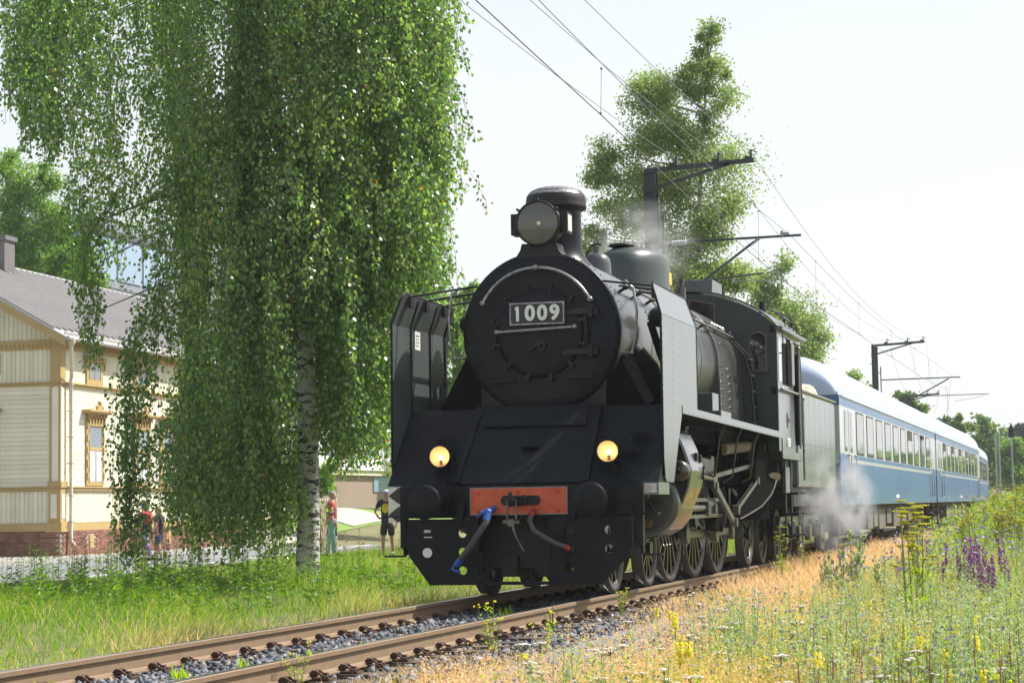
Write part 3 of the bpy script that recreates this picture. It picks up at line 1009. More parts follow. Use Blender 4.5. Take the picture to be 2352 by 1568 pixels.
for k in range(12):
    t = 2 * PI * k / 12 + .26
    x, z = .59 * math.cos(t), BZ - .01 + .59 * math.sin(t)
    c = MB().cyl((x, 1.03, z), (x, .97, z), .030, .026, n=8).cyl((x, .98, z), (x, .95, z), .016, n=6)
    d = Vector((math.cos(t), 0, math.sin(t)))
    c.bar(Vector((x, 1.0, z)), Vector((x, .995, z)) - d * .075, .04, .022, (0, 1, 0))
    part("door_clamp", c, M_soot, door)
hg = MB()
part("door_handle", MB().cyl((.03, .945, 3.03), (.03, .915, 3.03), .075, n=20).cyl((.03, .92, 3.03), (.03, .86, 3.03), .03, n=10).bar((.03, .875, 3.03), (-.10, .86, 2.97), .028, .035, (0, 1, 0)), M_soot, door)
for z in (3.43, 2.94):
    part("hinge", MB().box(.30, .68, .945, .99, z - .035, z + .035).cyl((.66, .965, z - .075), (.66, .965, z + .075), .036, n=12).box(.63, .74, .98, 1.04, z - .05, z + .05), M_soot, door)
part("hinge_rod", MB().cyl((.60, .98, 2.98), (.60, .98, 3.40), .014, n=8).cyl((.60, .98, 3.16), (.60, .98, 3.22), .028, n=8), M_soot, door)
npl = part("number_plate", MB().box(-.335, .335, .915, .935, 3.295, 3.545), M_plate, door)
fr = MB()
for (a, b, c_, d_) in ((-.345, .345, 3.54, 3.556), (-.345, .345, 3.284, 3.30), (-.345, -.329, 3.30, 3.54), (.329, .345, 3.30, 3.54)): fr.box(a, b, .905, .93, c_, d_)
part("plate_frame", fr, M_chrome, npl)
text("plate_numbers", "009", .255, M_FRONT(.068, .910, 3.418), M_white, npl, .006, .0095, 1.22)
part("plate_number_one", MB().box(-.262, -.226, .900, .914, 3.330, 3.512).prism([(-.262, 3.512), (-.262, 3.47), (-.277, 3.47), (-.277, 3.49)], "y", .901, .914), M_white, npl)
arch = [(.76 * math.cos(t), .87 if 0.1 < k < 19 else .87, 3.22 + .76 * math.sin(t)) for k, t in [(k, rad(27) + rad(126) * k / 20) for k in range(21)]]
hr = MB().tube(arch, .019, 8)
for p in (arch[0], arch[10], arch[20]): hr.sphere(p, .036, 10, 8).cyl(p, (p[0], 1.04, p[2]), .014, n=8)
part("handrail", hr, M_chrome, front, label="arched silver handrail over the smokebox door")
hr = MB().cyl((-.50, .86, 3.20), (.48, .86, 3.235), .019, n=8)
for x, z in ((-.50, 3.20), (.48, 3.235)): hr.sphere((x, .86, z), .034, 10, 8).cyl((x, .86, z), (x, 1.03, z), .014, n=8)
part("handrail", hr, M_chrome, front, label="straight silver handrail below the number plate")
for s in (-1, 1):
    p = [(s * 1.005, 1.22, 3.78), (s * 1.06, 1.16, 3.80), (s * 1.16, 1.14, 3.70), (s * 1.20, 1.14, 3.42), (s * 1.18, 1.14, 3.10), (s * 1.13, 1.15, 2.92), (s * 1.0, 1.2, 2.93)]
    part("grab_rail", MB().tube(p, .017, 8).sphere(p[5], .03, 8, 6), M_chrome, LOCO)
part("step_ledge", MB().box(-.62, -.30, .92, 1.05, 2.60, 2.615), M_soot, front)
part("step_ledge", MB().box(.36, .70, .92, 1.05, 2.62, 2.635), M_soot, front)

boil = part("boiler", MB().lathe([(.99, 3.0), (.99, 7.75)], (0, 0, BZ), 'y', 64), M_boiler, LOCO)
for y in (3.0, 4.2, 5.5, 6.6, 7.72): part("boiler_band", MB().lathe([(.992, y - .022), (1.004, y - .02), (1.004, y + .02), (.992, y + .022)], (0, 0, BZ), 'y', 64), M_steel if y in (5.5, 6.6) else M_boiler, boil)
fbx = []
for t in [PI * k / 28 for k in range(29)]: fbx.append((1.04 * math.cos(t), BZ + 1.02 * math.sin(t)))
fbx = [(1.02, 2.0), (1.06, 2.5), (1.06, 2.9)] + fbx + [(-1.06, 2.9), (-1.06, 2.5), (-1.02, 2.0)]
fb = part("firebox", MB().prism(fbx, 'y', 7.75, 9.85), M_boiler, LOCO, bev=.02)
part("rivet", MB().bolts([(1.06, y, z) for y in (7.85, 8.6) for z in [2.2 + .12 * k for k in range(9)]] + [(1.04 * math.cos(t), y, BZ + 1.02 * math.sin(t)) for y in (8.3, 8.45, 8.6, 8.75) for t in (.35, .5, .65)], .022, .02, (1, 0, .1)), M_boiler, fb, kind="stuff")
for i, (y, t) in enumerate([(8.05 + .24 * k, .62 - .02 * j) for k in range(5) for j in range(1)]):
    part("washout_plug", MB().sphere((1.06 * math.cos(t), y, BZ + 1.04 * math.sin(t)), .065, 12, 8), M_chrome, fb)

# --- chimney, lamp, domes
ch = part("chimney", MB().lathe([(.60, 3.96), (.50, 4.06), (.42, 4.14), (.365, 4.22), (.335, 4.31), (.322, 4.42), (.318, 4.82)], (0, 1.95, 0), 'z', 40), M_smoke, LOCO)
part("chimney_rim", MB().lathe([(.318, 4.80), (.385, 4.83), (.392, 4.86), (.385, 4.88), (.385, 4.93), (.375, 5.0), (.33, 5.06), (.24, 5.10), (.18, 5.115), (.0, 5.118)], (0, 1.95, 0), 'z', 40), M_soot, ch)
M_net = mat("spark_net", (.62, .62, .64), .5, .3, c2=(.02, .02, .02), sc_=60, amt=.9, det=1)  # spark mesh, its pale speckle also carries the highlight as colour
part("spark_net", MB().lathe([(.372, 5.008), (.345, 5.045), (.30, 5.078), (.24, 5.104)], (0, 1.95, 0), 'z', 32, a0=rad(205), a1=rad(335)), M_net, ch)
lp = part("top_headlamp", MB().lathe([(.20, 1.42), (.25, 1.36), (.265, 1.10), (.28, 1.03), (.282, 1.0), (.262, .99), (.258, 1.01)], (0, 0, 4.545), 'y', 40), M_soot, LOCO)
part("lamp_glass", MB().lathe([(.258, 1.005), (.18, .985), (.08, .972), (0, .968)], (0, 0, 4.545), 'y', 32), M_lens, lp)
part("lamp_bulb", MB().sphere((.03, .955, 4.53), .028, 10, 8), M_reflector, lp)
for t in (35, 90, 145, 200, 250, 330): part("lamp_clip", MB().bar((.275 * math.cos(rad(t)), 1.0, 4.545 + .275 * math.sin(rad(t))), (.315 * math.cos(rad(t)), 1.0, 4.545 + .315 * math.sin(rad(t))), .03, .05, (0, 1, 0)), M_soot, lp)
mk = part("lamp_side_box", MB().box(.265, .36, 1.08, 1.32, 4.42, 4.68), M_soot, lp)
part("number_glass", MB().box(.36, .366, 1.11, 1.29, 4.45, 4.65), M_label, mk)
mk = part("lamp_side_box", MB().box(-.36, -.265, 1.08, 1.32, 4.42, 4.68), M_soot, lp)
part("lamp_seat", MB().prism([(-.30, 4.13), (.30, 4.13), (.24, 4.22), (.22, 4.30), (-.22, 4.30), (-.24, 4.22)], 'y', 1.06, 1.40).cyl((.2, 1.1, 4.2), (.2, 1.1, 4.5), .012, n=6), M_soot, lp)

sand = part("sand_dome", MB().lathe([(.24, 4.0), (.21, 4.15), (.20, 4.36), (.185, 4.44), (.14, 4.50), (.06, 4.53), (0, 4.535)], (0, 4.15, 0), 'z', 28).cyl((0, 4.15, 4.5), (0, 4.15, 4.62), .05, n=12), M_boiler, LOCO)
part("dome_strap", MB().tube([(-.20, 3.95, 4.2), (-.1, 3.93, 4.45), (-.06, 4.1, 4.63), (0.02, 4.15, 4.66), (.07, 4.16, 4.64)], .018, 6), M_soot, sand)
dome = part("steam_dome", MB().lathe([(.60, 4.02), (.54, 4.12), (.525, 4.30), (.52, 4.55), (.50, 4.68), (.45, 4.76), (.36, 4.82), (.20, 4.855), (0, 4.865)], (0, 0, 0), 'z', 48), M_dome, LOCO)
for v_ in dome.data.vertices: v_.co.y = 6.55 + v_.co.y * 1.75
part("dome_cover", MB().lathe([(.19, 4.84), (.19, 4.875), (0, 4.885)], (-.06, 6.05, 0), 'z', 24), M_soot, dome)
part("yellow_notice", MB().box(.517, .522, 6.62, 6.82, 4.32, 4.50), M_yellow, dome)
for i, (x, y) in enumerate(((.14, 8.6), (.30, 8.72), (-.14, 8.6))):
    part("safety_valve", MB().cyl((x, y, 4.1), (x, y, 4.48), .075, .07, n=14).cyl((x, y, 4.48), (x, y, 4.62), .03, .05, n=10), M_brass if i == 0 else M_boiler, LOCO)

# --- smoke deflectors
for s in (1, -1):
    out = [(y, z) for y, z in ((.42, 1.34), (.84, 1.335), (1.46, 2.20), (2.50, 2.26), (2.50, 3.30), (.30, 3.30), (.27, 1.62), (.32, 1.42))]
    d = MB().prism(out, 'x', s * 1.655, s * 1.672)
    d.sheet([[(s * 1.655, .30, 3.30), (s * 1.655, 2.50, 3.30)], [(s * 1.56, .36, 3.60), (s * 1.56, 2.50, 3.58)], [(s * 1.535, .44, 3.68), (s * 1.535, 2.48, 3.66)]], .017, (s, 0, .3))
    df = part("smoke_deflector", d, M_defl, LOCO)
    e = MB().tube([(s * 1.664, .32, 1.4), (s * 1.664, .27, 1.62), (s * 1.664, .29, 3.3), (s * 1.57, .36, 3.6), (s * 1.545, .44, 3.69), (s * 1.545, 2.48, 3.67), (s * 1.664, 2.5, 3.30), (s * 1.664, 2.5, 2.26)], .016, 6)
    part("edge_beading", e, M_black, df)
    for y in (.98, 1.75, 2.38):
        part("stiffening_rib", MB().box(s * 1.632, s * 1.653, y - .006, y + .006, 2.27, 3.30).bar((s * 1.643, y, 3.30), (s * 1.54, y, 3.64), .02, .012, (0, 1, 0)), M_soot, df)
    rv = [(s * 1.655, y, 2.3 + .085 * k) for y in (.33, .95, 2.46) for k in range(12)]
    part("rivet", MB().bolts(rv, .008, .008, (-s, 0, 0)).bolts([(s * 1.672, p[1], p[2]) for p in rv], .008, .006, (s, 0, 0)), M_green, df, kind="stuff")
    for y, x0 in ((.62, .80), (1.25, .86), (2.0, .90)):
        part("deflector_stay", MB().cyl((s * 1.545, y, 3.66), (s * x0, y + .45, 3.80), .014, n=6).box(s * 1.50, s * 1.545, y - .05, y + .05, 3.52, 3.66), M_soot, df)
    if s > 0: part("edge_bolt", MB().bolts([(1.56, .5 + .6 * k, 3.60) for k in range(4)] + [(1.565, .5 + .6 * k, 3.55) for k in range(4)], .02, .012, (1, 0, .3)), M_black, df, kind="stuff")
    else:
        nb = part("notice_plate", MB().box(-1.652, -1.648, 1.15, 1.36, 3.05, 3.28), M_label, df)
        part("notice_lines", MB().box(-1.647, -1.645, 1.18, 1.31, 3.22, 3.235).box(-1.647, -1.645, 1.18, 1.30, 3.18, 3.19).box(-1.647, -1.645, 1.18, 1.31, 3.14, 3.15).box(-1.647, -1.645, 1.18, 1.28, 3.10, 3.11), M_ink, nb)
    gp = [(s * .3, 2.2), (s * 1.42, 2.2), (s * 1.36, 2.32), (s * 1.02, 2.95), (s * .8, 3.0), (s * .3, 2.4)] if s < 0 else [(.3, 2.2), (1.60, 2.2), (1.60, 2.62), (1.30, 2.70), (.98, 2.90), (.8, 3.0), (.3, 2.4)]  # near-side gusset widened into a dark sheet that also stands for the shade there
    part("saddle_gusset", MB().prism(gp, 'y', 1.32, 1.36), M_flat, LOCO)
    if s > 0: part("front_bracket", MB().bar((1.05, 1.22, 2.86), (1.34, 1.16, 2.30), .13, .02, (0, 1, 0)).bolts([(1.10, 1.20, 2.74), (1.16, 1.20, 2.72)], .02, .02), M_black, LOCO)

# --- front apron over the frames
ap = part("front_apron", MB().prism([(.03, 1.335), (.05, 1.335), (.98, 2.27), (1.46, 2.27), (1.46, 2.20), (1.0, 1.335)], 'x', -1.650, 1.650), M_black, LOCO)
pn = MB().prism([(.01, 1.345), (.90, 2.30), (1.02, 2.27), (.13, 1.33)], 'x', -.78, .80)
part("centre_panel", pn, M_black, ap, bev=.008)
part("upper_panel", MB().prism([(.62, 2.04), (.84, 2.275), (.88, 2.25), (.66, 2.01)], 'x', -.62, .66), M_black, ap, bev=.006)
part("saddle", MB().prism([(-.78, 2.2), (.80, 2.2), (.80, 2.75), (.55, 2.55), (0, 2.3), (-.55, 2.55), (-.78, 2.75)], 'y', 1.12, 2.9), M_soot, LOCO)
for x, z in ((-1.07, 1.93), (.03, 1.78), (1.33, 1.92), (1.28, 1.72)):
    y = (z - 1.335) / .935 * .93 - .04
    part("lamp_shelf", MB().box(x - .12, x + .12, y - .06, y + .05, z, z + .012).bolts([(x - .06, y, z + .012), (x, y, z + .012), (x + .06, y, z + .012)], .012, .012, (0, 0, 1)), M_black, ap)
sl = lambda x, t: (x, .04 + t * .93, 1.335 + t * .935)
part("rivet", MB().bolts([sl(x, t) for x in (-1.2, .0, 1.15) for t in [.05 + .1 * k for k in range(9)]] + [(x, -.001, 1.345) for x in [-1.3 + .1 * k for k in range(27)]], .010, .012, (0, -.6, .8)), M_black, ap, kind="stuff")
for x in (-.78, .80):
    part("panel_strip", MB().bar((x, -.0, 1.36), (x + (.07 if x < 0 else -.03), .88, 2.29), .06, .02, (0, -.7, .7)), M_black, ap)


def head_lamp(x, y, z):
    b = part("headlamp", MB().lathe([(.125, .22), (.140, .18), (.142, .0), (.150, -.01), (.150, -.035), (.128, -.04), (.122, -.02)], (x, y, z), 'y', 32), M_black, LOCO)
    part("lamp_bowl", MB().lathe([(.0, .07), (.06, .055), (.10, .02), (.122, -.018)][::-1], (x, y, z), 'y', 28), M_glow, b)
    part("bulb_socket", MB().cyl((x + .012, y - .005, z - .10), (x + .012, y - .005, z - .04), .019, n=10), M_brass, b)
    part("bulb", MB().cyl((x + .012, y - .006, z - .035), (x + .012, y - .006, z + .012), .018, n=10), M_bulb, b)
    hp = [(x - .055, y + .05, z + .135), (x - .055, y + .04, z + .195), (x - .035, y + .04, z + .215), (x + .055, y + .04, z + .215), (x + .075, y + .04, z + .195), (x + .085, y + .05, z + .125)]
    part("lamp_handle", MB().tube(hp, .009, 6), M_black, b)
    part("lamp_foot", MB().bar((x + .03, y + .12, z - .10), (x + .06, y + .10, z - .32), .05, .03, (0, 1, 0)), M_black, b)


head_lamp(-1.005, .10, 1.68)
head_lamp(1.045, .10, 1.70)

# --- buffer beam
bb = part("buffer_beam", MB().box(-1.45, 1.47, -.03, .03, .95, 1.33).box(-1.45, 1.47, .03, 1.0, 1.30, 1.33), M_black, LOCO)
rp = part("red_panel", MB().box(-.59, .575, -.036, -.031, .985, 1.295), M_red, bb)
fr = MB()
for q in ((-.60, .585, .978, .99), (-.60, .585, 1.29, 1.302), (-.60, -.588, .99, 1.29), (.573, .585, .99, 1.29)): fr.box(q[0], q[1], -.040, -.032, q[2], q[3])
part("panel_edge", fr, M_greyedge, rp)
for x, z in ((-.50, 1.24), (-.50, 1.03), (-.02, 1.255), (.46, 1.25), (.46, 1.03)): part("bolt", MB().bolts([(x, -.036, z)], .026, .03), M_red, rp)
for x in (-1.30, -.80, 1.35): part("rivet", MB().bolts([(x, -.03, 1.0 + .07 * k) for k in range(5)], .016, .014), M_black, bb, kind="stuff")
for s, x in ((-1, -.985), (1, .985)):
    bf = part("buffer", MB().cyl((x, -.03, 1.14), (x, -.08, 1.14), .17, n=24).cyl((x, -.06, 1.14), (x, -.36, 1.14), .115, .10, n=24).box(x - .17, x + .17, -.045, -.03, .98, 1.30), M_black, LOCO)
    part("buffer_stem", MB().cyl((x, -.34, 1.14), (x, -.60, 1.14), .082, n=20), M_steel, bf)
    part("buffer_head", MB().lathe([(.06, -.56), (.195, -.575), (.202, -.59), (.200, -.605), (.12, -.622), (0, -.628)][::-1], (x, 0, 1.14), 'y', 40), M_black, bf)
hk = part("draw_hook", MB().box(-.16, .20, -.062, -.04, 1.09, 1.20).cyl((-.16, -.055, 1.145), (-.16, -.04, 1.145), .06, n=12).cyl((.2, -.055, 1.145), (.2, -.04, 1.145), .06, n=12).box(-.03, .03, -.30, -.05, 1.08, 1.18).tube([(0, -.28, 1.13), (0, -.38, 1.11), (0, -.43, 1.16), (0, -.42, 1.24)], [.045, .042, .036, .018], 8).cyl((.06, -.05, 1.15), (.06, -.14, 1.15), .06, .05, n=10), M_soot, LOCO)
cp = part("screw_coupling", MB().tube([(-.05, -.36, 1.14), (-.055, -.37, .93)], .016, 6).tube([(.05, -.36, 1.14), (.055, -.37, .93)], .016, 6).tube([(-.05, -.36, 1.14), (0, -.33, 1.18), (.05, -.36, 1.14)], .016, 6), M_steeldark, LOCO)
part("coupling_nut", MB().box(-.04, .04, -.41, -.33, .85, .93).cyl((-.10, -.37, .89), (.10, -.37, .89), .034, n=10), M_steeldark, cp)
part("coupling_handle", MB().tube([(.0, -.37, .87), (.05, -.37, .72), (.14, -.37, .56)], [.02, .017, .012], 6), M_steeldark, cp)
h1 = part("brake_hose", MB().tube([(-.32, -.20, .98), (-.33, -.28, .90), (-.42, -.32, .76), (-.52, -.30, .62), (-.62, -.26, .52), (-.69, -.22, .46)], [.036, .036, .040, .036, .034, .030], 10), M_rubber, LOCO, label="hose with blue cock")
part("cock", MB().cyl((-.34, -.20, 1.02), (-.42, -.22, 1.00), .028, n=10).cyl((-.30, -.05, 1.06), (-.33, -.2, 1.0), .036, n=10).bar((-.42, -.22, 1.02), (-.46, -.24, .94), .018, .012).sphere((-.335, -.2, 1.01), .05, 10, 8).cyl((-.33, -.22, .99), (-.34, -.27, .91), .044, n=10), M_bluep, h1)
part("hose_end", MB().cyl((-.66, -.23, .48), (-.73, -.2, .40), .036, n=10).tube([(-.73, -.2, .43), (-.78, -.2, .36), (-.72, -.2, .33), (-.68, -.2, .33)], .020, 6), M_bluep, h1)
h2 = part("brake_hose", MB().tube([(.175, -.16, .98), (.18, -.24, .90), (.24, -.30, .80), (.36, -.30, .72), (.50, -.26, .64), (.60, -.20, .60)], .030, 10), M_rubber, LOCO, label="hose with red cock")
part("cock", MB().cyl((.18, -.05, 1.02), (.18, -.18, .98), .034, n=10).sphere((.185, -.17, .985), .042, 10, 8).bar((.19, -.16, 1.0), (.27, -.18, 1.03), .018, .012), M_redp, h2)
part("hose_end", MB().cyl((.58, -.21, .61), (.63, -.18, .58), .034, n=10), M_redp, h2)
for x in (-.70, .66): part("coupling_bracket", MB().prism([(x - .04, .90), (x + .02, .90), (x + .045, 1.05), (x + .03, 1.16), (x - .03, 1.16), (x - .05, 1.05)], 'y', -.10, -.03), M_black, bb)


def holed_plate(poly, holes, y0, y1):
    """a plate with round holes, triangulated"""
    bm = bmesh.new()
    edges = []
    def loop(pts):
        vs = [bm.verts.new((x, y0, z)) for x, z in pts]
        for i in range(len(vs)): edges.append(bm.edges.new((vs[i], vs[(i + 1) % len(vs)])))
    loop(poly)
    for cx, cz, r in holes: loop([(cx + r * math.cos(2 * PI * k / 20), cz + r * math.sin(2 * PI * k / 20)) for k in range(20)])
    bmesh.ops.triangle_fill(bm, use_beauty=True, edges=edges)
    ge = bmesh.ops.extrude_face_region(bm, geom=bm.faces[:])
    bmesh.ops.translate(bm, vec=(0, y1 - y0, 0), verts=[g for g in ge["geom"] if isinstance(g, bmesh.types.BMVert)])
    bmesh.ops.recalc_face_normals(bm, faces=bm.faces[:])
    me = bpy.data.meshes.new("plough_plate")
    bm.to_mesh(me)
    bm.free()
    return me


pl = part("plough_plate", holed_plate([(-1.38, .94), (-.50, .94), (-.50, .215), (-.82, .165), (-1.11, .165), (-1.36, .50), (-1.40, .62)], [(-.70, .77, .052), (-.70, .55, .052), (-.70, .335, .052)], -.03, -.005), M_black, LOCO)
q1 = part("inspection_mark", MB().box(-1.175, -1.09, -.034, -.031, .782, .815), M_white, pl)
part("inspection_mark", MB().box(-1.175, -1.075, -.034, -.031, .722, .734), M_white, pl)
text("mark_numbers", "C-148", .036, M_FRONT(-1.132, -.036, .799), M_ink, q1, .001)
part("round_mark", MB().cyl((-1.135, -.030, .545), (-1.135, -.034, .545), .058, n=28), M_white, pl)
part("plough_plate", holed_plate([(.36, .96), (1.34, .96), (1.35, .60), (1.30, .50), (.98, .165), (.36, .165)], [(.585, .785, .058), (.585, .565, .058), (.585, .36, .056), (1.07, .79, .055), (1.07, .575, .055)], -.03, -.005), M_black, LOCO)
part("plough_foot", MB().box(-1.10, .90, -.04, .10, .165, .20), M_black, LOCO)
part("front_underframe", MB().box(-.62, -.56, .0, 9.9, .55, 1.30).box(.56, .62, .0, 9.9, .55, 1.30).box(-.56, .56, .3, .5, .35, 1.3).box(-.56, .56, 1.0, 9.8, .85, 1.5).box(-.3, -.1, .2, .9, .25, .5).box(.15, .3, .2, .9, .25, .5), M_soot, LOCO)
for s in (-1, 1):
    part("beam_end_strap", MB().box(s * 1.40, s * 1.47, -.028, .08, .60, 1.325), M_black, LOCO)
    st = MB().bar((s * 1.44, .02, .93), (s * 1.44, .10, .52), .03, .10, (0, 1, 0))
    st.box(s * 1.44, s * 1.66, -.08, .10, .965, .985).box(s * 1.46, s * 1.68, .0, .16, .495, .515)
    part("front_steps", st, M_black, LOCO)
lb = part("side_bracket", MB().box(1.46, 1.66, -.0, .62, 1.19, 1.33), M_green, LOCO)
sg = part("warning_label", MB().box(1.50, 1.635, -.012, -.004, 1.215, 1.315), M_label, lb)
lines = MB()
for k in range(8): lines.box(1.507, 1.507 + (.072 if k % 3 else .06), -.0145, -.0125, 1.299 - .0105 * k, 1.303 - .0105 * k)
part("label_text", lines, M_ink, sg)
part("label_ring", MB().lathe([(.026, -.0145), (.030, -.015), (.030, -.0125)], (1.606, 0, 1.266), 'y', 20).box(1.603, 1.608, -.0145, -.0125, 1.25, 1.282), M_redink, sg)

# --- cylinders and valve gear
for s in (1, -1):
    cyl = part("cylinder", MB().lathe([(.0, 1.99), (.36, 1.99), (.405, 2.0), (.425, 2.03), (.43, 2.07), (.43, 3.0)][::-1], (s * 1.07, 0, 1.10), 'y', 48), M_boiler, LOCO)
    pr = [(1.02, 2.02), (1.40, 2.02), (1.47, 1.96), (1.55, 1.78), (1.645, 1.49), (1.60, 1.28), (1.51, 1.07), (1.45, .90), (1.34, .76), (1.20, .68), (1.07, .655), (1.07, .70), (1.10, .74)]
    part("cylinder_cladding", MB().prism([(s * x, z) for x, z in pr], 'y', 2.20, 3.04), M_steel, cyl, bev=.012)
    part("cladding_front_edge", MB().prism([(s * (x - .02), z - .008) for x, z in pr], 'y', 2.13, 2.20), M_soot, cyl)
    vc = part("valve_chest", MB().lathe([(0, 1.97), (.10, 1.97), (.125, 1.985), (.132, 2.02), (.132, 2.2)][::-1], (s * 1.50, 0, 1.485), 'y', 28), M_steeldark, cyl)
    part("valve_plug", MB().cyl((s * 1.50, 1.97, 1.485), (s * 1.50, 1.93, 1.485), .045, .035, n=12), M_soot, vc)
    part("cylinder_upper", MB().lathe([(0, 1.98), (.20, 1.98), (.24, 2.0), (.25, 2.05), (.25, 2.2)][::-1], (s * 1.17, 0, 1.74), 'y', 32), M_steeldark, cyl)
    part("cover_spider", MB().cyl((s * 1.10, 1.99, 1.18), (s * 1.10, 1.80, 1.18), .10, .06, n=14).bar((s * 1.1, 1.9, 1.18), (s * 1.28, 1.97, 1.30), .03, .03).bar((s * 1.1, 1.9, 1.18), (s * 1.30, 1.97, 1.10), .03, .03).bar((s * 1.1, 1.9, 1.18), (s * 1.2, 1.97, .98), .03, .03), M_soot, cyl)
    part("drain_valve", MB().cyl((s * 1.12, 1.78, 1.19), (s * 1.12, 1.72, 1.19), .055, n=16).cyl((s * 1.12, 1.98, .84), (s * 1.12, 1.84, .84), .065, .055, n=6, smooth=False), M_brass, cyl)
    for y in (2.3, 2.5, 2.7): part("drain_pipe", MB().tube([(s * 1.2, y, .68), (s * 1.22, y, .60), (s * 1.24, y - .04, .55)], .016, 6), M_steeldark, cyl)
    lv = MB()
    for k, (x, z) in enumerate(((1.50, 1.86), (1.53, 1.84))): pass
    part("cladding_slot", MB().box(s * 1.585, s * 1.625, 2.62, 2.72, 1.62, 1.72).box(s * 1.56, s * 1.61, 2.78, 2.82, 1.66, 1.72).box(s * 1.585, s * 1.63, 2.86, 2.94, 1.60, 1.70), M_soot, cyl)
    part("cladding_catch", MB().cyl((s * 1.64, 2.92, 1.54), (s * 1.67, 2.92, 1.54), .02, n=8).cyl((s * 1.63, 2.92, 1.40), (s * 1.66, 2.92, 1.40), .02, n=8).bar((s * 1.65, 2.92, 1.54), (s * 1.645, 2.92, 1.40), .012, .02), M_soot, cyl)
    part("oil_pot", MB().sphere((s * 1.42, 2.95, 2.06), .045, 10, 8).cyl((s * 1.42, 2.95, 1.98), (s * 1.42, 2.95, 2.04), .02, n=8), M_steeldark, cyl)
    # motion
    gb = part("guide_bar", MB().box(s * 1.22, s * 1.32, 3.04, 6.1, 1.10, 1.15), M_rod, LOCO)
    part("guide_bar", MB().box(s * 1.22, s * 1.32, 3.04, 6.2, .88, .925), M_rod, LOCO)
    part("piston_rod", MB().cyl((s * 1.27, 3.0, 1.02), (s * 1.27, 5.2, 1.01), .045, n=12).cyl((s * 1.27, 3.02, 1.06), (s * 1.27, 3.12, 1.06), .085, n=16), M_rod, LOCO)
    part("crosshead", MB().prism([(4.9, .90), (5.6, .90), (5.55, 1.10), (4.95, 1.10)], 'x', s * 1.20, s * 1.35).cyl((s * 1.34, 5.25, 1.0), (s * 1.40, 5.25, 1.0), .07, n=14), M_rod, LOCO, bev=.012)
    part("motion_bracket", MB().prism([(5.55, .70), (6.75, .66), (6.85, .80), (6.95, 1.30), (6.80, 2.12), (6.45, 2.12), (6.55, 1.6), (6.50, 1.35), (5.9, 1.30), (6.1, 1.14), (5.5, .86)], 'x', s * 1.18, s * 1.215), M_flat, LOCO)
    part("bracket_plate", MB().prism([(5.0, 1.42), (6.15, 1.42), (6.2, 1.74), (6.0, 1.76), (5.95, 1.70), (5.1, 1.72)], 'x', s * 1.18, s * 1.21), M_rod, LOCO)
    part("combination_lever", MB().bar((s * 1.40, 5.12, 1.32), (s * 1.40, 6.62, .80), .05, .09).cyl((s * 1.36, 5.12, 1.32), (s * 1.45, 5.12, 1.32), .06, n=12).cyl((s * 1.36, 6.62, .80), (s * 1.46, 6.62, .80), .07, n=12), M_rod, LOCO)
    part("valve_rod", MB().cyl((s * 1.40, 3.0, 1.48), (s * 1.40, 5.15, 1.40), .03, n=10).box(s * 1.33, s * 1.43, 4.9, 5.2, 1.30, 1.46), M_steeldark, LOCO)
    part("eccentric_rod", MB().bar((s * 1.42, 6.75, .98), (s * 1.42, 8.75, 1.42), .05, .06).cyl((s * 1.38, 6.75, .98), (s * 1.47, 6.75, .98), .075, n=12).cyl((s * 1.38, 8.75, 1.42), (s * 1.46, 8.75, 1.42), .06, n=12), M_rod, LOCO)
    part("expansion_link", MB().prism([(8.62, 1.36), (8.78, 1.34), (8.92, 1.65), (8.88, 1.98), (8.74, 1.98), (8.76, 1.66)], 'x', s * 1.30, s * 1.38), M_steeldark, LOCO)
    part("radius_rod", MB().bar((s * 1.34, 5.15, 1.44), (s * 1.34, 8.8, 1.66), .04, .06), M_steeldark, LOCO)
    part("connecting_rod", MB().bar((s * 1.12, 5.25, 1.0), (s * 1.12, 6.58, .66), .05, .13).cyl((s * 1.07, 6.58, .66), (s * 1.17, 6.58, .66), .15, n=20), M_rod, LOCO)
    part("coupling_rod", MB().box(s * 1.0, s * 1.05, 4.55, 8.6, .60, .70).cyl((s * .98, 4.73, .65), (s * 1.09, 4.73, .65), .13, n=18).cyl((s * .98, 8.44, .65), (s * 1.09, 8.44, .65), .13, n=18), M_rod, LOCO)
    part("reverser_shaft", MB().cyl((s * 1.20, 7.45, 1.0), (s * 1.20, 7.45, 1.3), .02, n=8).cyl((s * 1.22, 7.6, 1.28), (s * 1.22, 8.0, 1.20), .025, n=8), M_rod, LOCO)


def wheel(x, y, r, nsp, s, parent=None, name="driving_wheel", cw=True):
    parent = parent or LOCO
    xo = s * .835
    xi = s * .70
    hub = MB().cyl((xi, y, r), (xo + s * .03, y, r), r * .19, n=24)
    w = part(name, hub, M_wheel, parent)
    ty = MB().lathe([(r + .03, xi), (r + .03, xi + s * .03), (r, xi + s * .05), (r, xo), (r - .075, xo), (r - .085, xo - s * .012), (r - .12, xo - s * .02), (r - .12, xi), (r + .03, xi)], (0, y, r + .003), 'x', 64)
    part("tyre", ty, M_tyre, w)
    for k in range(nsp):
        t = 2 * PI * k / nsp + .1
        c, sn = math.cos(t), math.sin(t)
        part("spoke", MB().bar((xo - s * .05, y + r * .15 * c, r + r * .15 * sn), (xo - s * .05, y + (r - .11) * c, r + (r - .11) * sn), .05 if r < .7 else .055, .055 if r > .7 else .045, (0, -sn, c)), M_wheel, w)
    if cw and r > .7:
        seg = [((y + (r - .12) * math.cos(t)), r + (r - .12) * math.sin(t)) for t in [rad(60) + rad(60) * k / 8 for k in range(9)]]
        part("balance_weight", MB().prism(seg, 'x', xo - s * .07, xo - s * .01), M_wheel, w)
    return w


